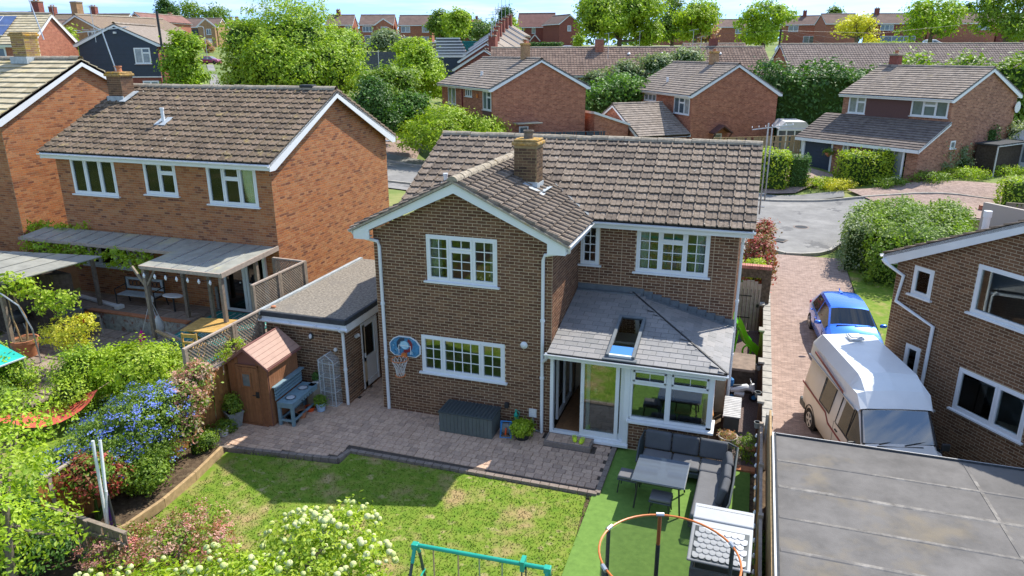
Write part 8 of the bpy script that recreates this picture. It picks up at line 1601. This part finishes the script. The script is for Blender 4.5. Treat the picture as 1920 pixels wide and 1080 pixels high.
# snowball viburnum
GRx = [(2.55, -5.95, .95, .55, .5, .5), (1.7, -6.0, .75, .45, .4, .45), (3.1, -6.5, .8, .5, .45, .5), (2.35, -6.75, .85, .62, .6, .8), (1.75, -6.35, .75, .6, .55, .6), (2.9, -7.3, .65, .65, .6, .55), (1.2, -7.5, .7, .8, .6, .65), (.3, -7.9, .6, .8, .6, .5), (2.0, -7.7, .8, .9, .6, .6), (-.5, -8.2, .55, .8, .5, .5), (2.6, -8.3, .8, 1.2, .7, .7), (.8, -8.8, .8, 1.3, .8, .7)]
t = shrub('snowball_viburnum', 'wide snowball bush with round cream green flower heads at the bottom of the lawn', 'shrub', (1.4, -7.4, -.05), [(x-1.4, y+7.4, z, a, b_, c) for (x, y, z, a, b_, c) in GRx], K['l_bright'], 1250, 15, .085, .10, inner=None, stems=16, thick=.6)
b = MB(); n_ = 0
while n_ < 380:
    e = random.choice(GRx); d = Vector((random.gauss(0, 1), random.gauss(0, 1), abs(random.gauss(0, 1)))).normalized(); p = Vector((e[0]-1.4+d.x*e[3]*1.06, e[1]+7.4+d.y*e[4]*1.06, e[2]+d.z*e[5]*1.06)); r_ = random.uniform(.035, .062)
    b.lathe([(r_*.3, -r_*.9), (r_*.85, -r_*.5), (r_, 0), (r_*.8, r_*.6), (r_*.2, r_)], 7, c=tuple(p)); n_ += 1
o = b.build('flower_balls', mat('cream_flower_ball', [(.58,.68,.22),(.74,.77,.42),(.66,.72,.30)], .9, noise=(60, .2), bump=(120, 1)), t, smooth=True, kind='stuff')
sheet('footpath', [spot(-548, 84), spot(-556, 110), spot(-562, 140)], [spot(-572, 84), spot(-572, 110), spot(-574, 140)], K['asphalt'], .12)
shrub('astilbe_patch', 'patch of pinkish rusty flower heads between lawn and snowball bush', 'flowers', (-.9, -6.6, -.05), [(0, 0, .4, .8, .7, .3), (-.8, -.4, .35, .5, .6, .3), (.7, .3, .35, .5, .5, .25), (-.1, .9, .25, .6, .5, .2)], K['l_rust'], 420, 16, .055, .06, inner=None, stems=20, thick=.6, extra=[('green_leaves', K['l_mid'], 150, 12, .06, .08), ('pink_heads', K['l_pink'], 70, 40, .04, .05)])
for i, (x, y, s, lb) in enumerate(((-3.0, -2.35, .16, 'small seedlings at the foot of the shed planter'), (9.05, .35, .28, 'self seeded green plant at the foot of the brick wall by the sofa'), (9.44, -3.5, .3, 'weeds growing in the strip beside the grey garage, upper clump'), (9.44, -5.4, .35, 'weeds growing in the strip beside the grey garage, lower clump'))):
    shrub('weed_clump', lb, 'weeds', (x, y, 0), [(0, 0, s*.8, s*.6 if x > 9.4 else s, s*(2.2 if x > 9.4 else 1.3), s)], K['l_mid'], 60 if i < 2 else 120, 12, .05, .05, inner=None)
shrub('climbing_leaves', 'bright leaves of a climber pushing through the trellis by the shed roof', 'climber', (-3.3, -1.6, 1.75), [(0, 0, .1, .12, .5, .2)], K['l_bright'], 50, 12, .06, .05, inner=None)
for i, (x, y, lb) in enumerate(((11.3, 25.6, 'round iron drain cover in the road near the far kerb'), (10.2, 22.6, 'square iron drain cover in the road at the end of the driveway'))):
    t = thing('manhole_cover', (x, y, g(x, y)+.068), .3, lb, 'drain cover'); one('frame', K['kerb_p'], t, lambda b: b.lathe([(.42, 0), (.40, .006)], 20 if i == 0 else 4)); one('lid', K['felt_edge'], t, lambda b: b.lathe([(.33, .006), (.32, .012)], 20 if i == 0 else 4))
# --- driveway, right
hedge('mixed_hedge', 'big dense mixed hedge beside the driveway, behind the right hand house', 'hedge', [(15.5, 19.3, .45, 1.75, 3.3, 1.45, R(-8)), (15.9, 21.5, .5, 2.0, 2.0, 1.5, 0), (13.75, 21.0, .35, .62, 2.4, 1.4, R(-6))], K['l_mid'], 190, .13, jit=.12, base=(15, 19, -.4), wob=.17)
hedge('variegated_hedge', 'pale leaved narrow end of the hedge at the corner of the driveway', 'hedge', [(13.3, 19.6, .35, .5, 1.5, 1.35, R(-6))], K['l_pale'], 170, .11, jit=.10)
shrub('photinia_hedge', 'bright red photinia beside the right wall of the middle house', 'shrub', (9.15, 14.6, -.4), [(0, 0, 1.1, .55, 1.6, 1.1), (.1, 1.5, 1.3, .5, 1.3, 1.2), (0, -.8, .9, .45, .9, .9)], K['l_red'], 620, 20, .12, .10)
shrub('golden_shrub', 'low lime yellow shrub behind the coping of the gate wall', 'shrub', (8.95, 10.0, 1.0), [(0, 0, .75, .42, .55, .3)], K['l_gold'], 130, 14, .08, .06)
# --- far side of the street
hedge('golden_hedge', 'square clipped golden hedge next to the street aerial, upper right', 'hedge', [(9.8, 35.0, 1.5, .95, 1.3, 1.15, 0)], K['l_gold'], 90, .16)
hedge('round_topped_shrub', 'dark grey green rounded shrub right of the golden hedge', 'shrub', [(11.35, 35.0, 1.3, .62, .7, 1.15, 0)], K['l_dark'], 110, .12)
hedge('pale_green_hedge', 'long rounded hedge with a yellow green top in front of the lower roofed house', 'hedge', [(15.3, 36.6, 1.35, 1.5, 1.1, 1.25, R(12)), (17.3, 37.2, 1.5, 1.4, 1.2, 1.35, R(10))], K['l_gold'], 110, .15, base=(16, 37, .2))
for (x, y, z, rx, rz_, m_, lb) in ((19.4, 38.6, 1.3, 1.3, 1.3, 'l_pale', 'silvery variegated shrub beside the long rounded hedge'), (20.8, 39.6, 1.2, 1.1, 1.1, 'l_pale', 'grey green shrub left of the tall oval clipped one'), (18.6, 39.6, 1.9, 1.1, .9, 'l_rust', 'bronze flecked shrub behind the long rounded hedge'), (25.4, 43.5, 1.5, 1.2, 1.5, 'l_pale', 'silvery shrub right of the tall oval clipped one'), (27.3, 43.0, 1.8, 1.5, 1.7, 'l_bright', 'feathery light green shrub at the right edge'), (24.0, 44.6, 1.6, .8, 1.6, 'l_dark', 'narrow dark shrub behind the tall oval clipped one')):
    shrub('garden_shrub', lb, 'shrub', (x, y, g(x, y)), [(0, 0, rz_, rx, rx*.9, rz_), (rx*.5, -.3, rz_*.7, rx*.6, rx*.6, rz_*.6)], K[m_], 230, 16, .16, .16)
hedge('oval_clipped_shrub', 'tall oval clipped brownish green shrub in front of the upper right house', 'shrub', [(22.7, 42.2, 2.3, 1.15, 1.1, 1.75, 0)], K['l_dark'], 90, .13)
hedge('low_hedge', 'low light green hedge on a brick kerb at the right edge', 'hedge', [(24.2, 32.6, 1.05, 2.3, .8, .85, R(6))], K['l_bright'], 100, .15); t = thing('low_wall', (20.9, 31.3, .1), R(6), 'low brick kerb wall under the light green hedge', 'wall'); one('wall', K['m_brick'], t, lambda b: b.box(0, 4, 0, .25, -.2, .38))
flat_ = [((12.4, 34.6), 'l_gold', .9, 'yellow orange flowering clump by the pavement, left of the rounded hedge'), ((13.6, 34.2), 'l_yellow', .8, 'clump of orange flowers next to the dark rounded shrub'), ((18.8, 35.2), 'l_mid', 1.0, 'low ground cover plants in front of the variegated shrub'), ((21.0, 37.2), 'l_bright', 1.2, 'bright green ground cover in the middle of the front garden'), ((23.6, 39.8), 'l_bright', 1.2, 'pale leafy perennials at the foot of the tall oval shrub'), ((16.6, 34.6), 'l_mid', .9, 'low green edging plants along the pavement')]
for ((x, y), m_, s, lb) in flat_: shrub('flower_bed_plants', lb, 'plants', (x, y, g(x, y)), [(0, 0, .3, s, .8*s, .35), (s*.8, .5, .25, s*.7, .6*s, .3)], K[m_], 150, 12, .12, .12, inner=None)
board_fence('timber_fence', 'low weathered fence with pale top rail behind the big hedge, right', (17.9, 24.9, -.2), (20.6, 23.2, -.2), 1.25, K['wood_new'], K['wood_pink'], bw=.15); board_fence('timber_fence', 'dark fence panel at the right edge behind the house gable', (21.0, 27.3, -.1), (24, 27.0, -.1), 1.5, K['wood_grey'], bw=.15)
tree('street_tree', 'bright yellow green spreading tree in the front garden behind the middle roof', 'tree', (-12.9, 35.0, 1.0), 4.0, [(0, 0, 2.6, 2.6, 2.2, 1.2), (2.3, .8, 2.4, 1.7, 1.6, .9), (-2.2, -.8, 1.9, 1.6, 1.5, 1.1), (.8, -1.4, 1.6, 1.8, 1.4, .9), (-.4, .4, 3.4, 1.5, 1.3, .7)], K['l_bright'], 800, 16, .20, .26, tr=.13, limbs=9, th=1.3)
hedge('ivy_thicket', 'dark ivy thicket filling the gap between the two street houses', 'thicket', [(-4.6, 55.5, 3.2, 3.4, 2.2, 2.7, R(35)), (-1.8, 57.5, 3.3, 3.2, 2.2, 2.8, R(35)), (1.5, 62, 3.4, 3, 2, 2.7, R(35))], K['l_ivy'], 30, .34, jit=.25, wob=.5)
shrub('climbing_roses', 'variegated climber arching up towards the chequered terrace roof', 'climber', (-3.4, 63.5, 2.6), [(-4.5, 0, 2.8, 2.2, 1.4, 1.3), (-1.5, 0, 3.6, 2.4, 1.4, 1.4), (1.5, 1, 4.6, 2.3, 1.4, 1.2), (4.2, 2, 5.4, 1.9, 1.3, 1.0)], K['l_pale'], 560, 14, .30, .30)
hedge('dark_thicket', 'tall dark green thicket between the two upper right houses', 'thicket', [(13.2, 56.5, 3.7, 5.2, 3.0, 3.5, YAW), (8.2, 54.6, 2.9, 1.8, 1.8, 2.4, YAW)], K['l_dark'], 28, .36, jit=.28, wob=.55)
hedge('conifer_hedge', 'long mid green hedge running behind the upper right house', 'hedge', [(25.5, 65, 4.6, 7, 2.0, 3.0, YAW), (38, 69, 4.8, 7, 2.0, 3.2, YAW)], K['l_mid'], 22, .42, jit=.35, wob=.6)
# --- left middle distance
def bigtree(label, name, k, D, py_base, py_top, half, mt, nc, nl, leaf, cl, th=.3, lobes=8, grp=None, base_frac=.12, inner=None, round_=1.0, tr=.3, limbs=8, thick=.3, fill=.62):
    rs = random.Random(hash(label) % 99991 if 0 else sum(map(ord, label)))
    x, y = spot(k, D); z0 = 8.88-(py_base-93.6)*D/1439; z1 = 8.88-(py_top-93.6)*D/1439; H_ = z1-z0; rw_ = half*D/1439; ells = [(0, 0, H_*(.5+base_frac*.5), rw_*fill, rw_*fill*.97, H_*(.5-base_frac*.5)*.95)]
    for i in range(lobes):
        a = 2*PI*i/lobes+rs.uniform(-.3, .3); zz = rs.uniform(max(base_frac+.10, .12), .80); q = math.sqrt(max(.05, 1-((zz-.45)/.62)**2))*round_
        r_ = rw_*rs.uniform(.26, .46); ells.append((math.cos(a)*(rw_-r_)*q, math.sin(a)*(rw_-r_)*q, zz*H_, r_, r_, min(r_*rs.uniform(.6, .9), H_*(1-zz)*1.0+.1)))
    return tree(name, label, 'tree', (x, y, z0), H_, ells, K[mt], nc, nl, leaf, cl, tr=tr, limbs=limbs, th=H_*th, group=grp, inner=inner, thick=thick)
bigtree('huge dense lime green tree behind the roof of the left neighbour', 'field_maple', -407, 70, 235, -8, 140, 'l_tree', 3400, 20, .26, .36, lobes=17, inner='l_core', th=.3, base_frac=-.05, fill=.80)
bigtree('light green tree to the left of the grass verge, right of the navy clad gable', 'verge_tree', -617, 58, 185, 50, 38, 'l_tree', 620, 18, .24, .30, lobes=9, base_frac=0)
bigtree('dark green conifer on the left skyline above the brown terrace', 'conifer', -637, 205, 60, 2, 23, 'l_dark', 240, 16, .7, .7, lobes=5); bigtree('thin leafy tree right of the dark conifer on the left skyline', 'skyline_tree', -590, 210, 60, 6, 28, 'l_mid', 200, 14, .6, .8, lobes=6, thick=.7); bigtree('thin leafy tree nearer the lime green tree on the left skyline', 'skyline_tree', -545, 210, 62, 8, 30, 'l_mid', 200, 14, .6, .8, lobes=6, thick=.7)
bigtree('small bright young tree in front of the tan gable', 'young_tree', -822, 80, 110, 47, 15, 'l_bright', 160, 12, .28, .3, lobes=4, thick=.6)
bigtree('rounded buff coloured bush beside the white garage door', 'buff_bush', -570, 155, 96, 74, 13, 'l_rust', 120, 12, .4, .35, lobes=3)
bigtree('dark mid green tree left of the yellow green one, above the neighbour roof', 'thicket_tree', -235, 62, 245, 118, 60, 'l_mid', 900, 18, .26, .34, lobes=8, inner='l_core'); bigtree('darker leafy tree directly behind the left neighbour ridge', 'thicket_tree', -262, 55, 250, 140, 45, 'l_dark', 520, 18, .24, .3, lobes=7, inner='l_core'); bigtree('dark ivy covered mass beside the corner of the left orange brick house', 'ivy_mass', -195, 58, 265, 165, 42, 'l_ivy', 560, 18, .22, .28, lobes=8, inner='l_core')
bigtree('yellow green tree between the mesh fence and the lock-up garages', 'yellow_green_tree', -168, 72, 205, 80, 52, 'l_tree', 900, 18, .28, .34, lobes=9, inner='l_core'); bigtree('pale flowering bramble tree in front of the two red brick houses', 'flowering_tree', -228, 110, 108, 56, 36, 'l_pale', 420, 16, .38, .42, lobes=7, inner='l_core')
bigtree('pointed bright green tree beyond the yellow green tree', 'pointed_tree', -188, 100, 120, 72, 34, 'l_bright', 320, 16, .36, .4, lobes=5); bigtree('egg shaped bright green tree left of the stepped terrace', 'egg_tree', -99, 165, 84, 21, 27, 'l_bright', 420, 18, .55, .55, lobes=6, inner='l_core'); bigtree('dark tree behind the egg shaped one', 'dark_tree', -133, 185, 84, 22, 24, 'l_mid', 260, 16, .6, .6, lobes=5)
bigtree('low dark and yellow trees behind the stepped terrace', 'far_trees', -58, 200, 76, 44, 34, 'l_far', 260, 14, .7, .8, lobes=7); bigtree('dark conifer behind the aerials of the stepped terrace', 'conifer', -10, 190, 66, 17, 17, 'l_dark', 220, 16, .6, .6, lobes=4); bigtree('small bright tree beside the tall skyline house', 'small_tree', -2, 178, 70, 37, 16, 'l_bright', 180, 14, .5, .5, lobes=4)
bigtree('big round brilliant green tree on the skyline, right of centre', 'round_tree', 203, 118, 98, -14, 84, 'l_tree', 1700, 20, .42, .52, lobes=12, inner='l_core', th=.25, tr=.35); bigtree('tall open tree to the right of the big round tree', 'open_tree', 300, 130, 96, -8, 44, 'l_mid', 520, 16, .5, .6, lobes=8, thick=.6, tr=.3); bigtree('bright green tree with a telegraph pole in it', 'bright_tree', 345, 122, 92, 6, 44, 'l_bright', 520, 16, .45, .5, lobes=8, thick=.5); bigtree('small conical bright tree under the round tree at the left', 'small_tree', 127, 140, 92, 66, 9, 'l_bright', 90, 12, .4, .35, lobes=3)
bigtree('tree with straight dark trunk and layered green crown between the two gables', 'layered_tree', 472, 122, 92, 1, 54, 'l_tree', 620, 16, .45, .5, lobes=10, thick=.6, th=.45, tr=.28); bigtree('sparse yellow leaved tree in front of the right skyline houses', 'yellow_tree', 645, 120, 90, 26, 40, 'l_yellow', 260, 14, .42, .5, lobes=8, thick=.8, th=.3); bigtree('green tree behind the sparse yellow one', 'far_tree', 600, 200, 78, 20, 22, 'l_mid', 200, 14, .7, .7, lobes=5)
bigtree('spreading yellow green tree with a forked trunk on the right skyline', 'spreading_tree', 783, 122, 88, 1, 58, 'l_tree', 560, 15, .45, .5, lobes=11, thick=.7, th=.35, tr=.3); bigtree('tall green tree cut off by the right edge of the picture', 'tall_tree', 925, 118, 92, -22, 66, 'l_mid', 760, 16, .46, .55, lobes=11, thick=.6, th=.4, tr=.35); bigtree('dark fir behind the chimney of the right skyline house', 'fir', 905-60, 215, 60, 13, 12, 'l_dark', 120, 12, .7, .5, lobes=3); bigtree('hazy shrub glimpsed behind the layered tree', 'far_tree', 365, 150, 86, 50, 20, 'l_rust', 120, 12, .5, .5, lobes=4)
# far skyline woods as one mass, and distant roofs
P = []; 
ells = []
for k in range(-1100, 1150, 26):
    D = 300+30*math.sin(k*.013); x, y = spot(k, D); zt_ = 8.88-(random.uniform(40, 52)-93.6)*D/1439; ells.append((x, y, zt_-7, 6, 5, random.uniform(5.5, 8)))
o = foliage('distant_wood', K['l_far'], None, ells, 3600, 6, 1.8, 1.6); o['kind'] = 'stuff'; tag(o, 'distant line of trees closing the horizon', 'wood')
for i, (k, D, lb) in enumerate(((-90, 280, 'left of the stepped terrace chimneys'), (-70, 285, 'behind the stepped terrace chimneys'), (-250, 270, 'above the house with the small front gable'), (-330, 260, 'beside the lime green tree'), (-520, 270, 'left of the lime green tree'))):
    facade('distant_house', 'small distant roof with chimneys %s' % lb, k-14, k+14, D, 46, 40, K['far_red'], dkr, chim=(.3, .7), group='distant rooftops')
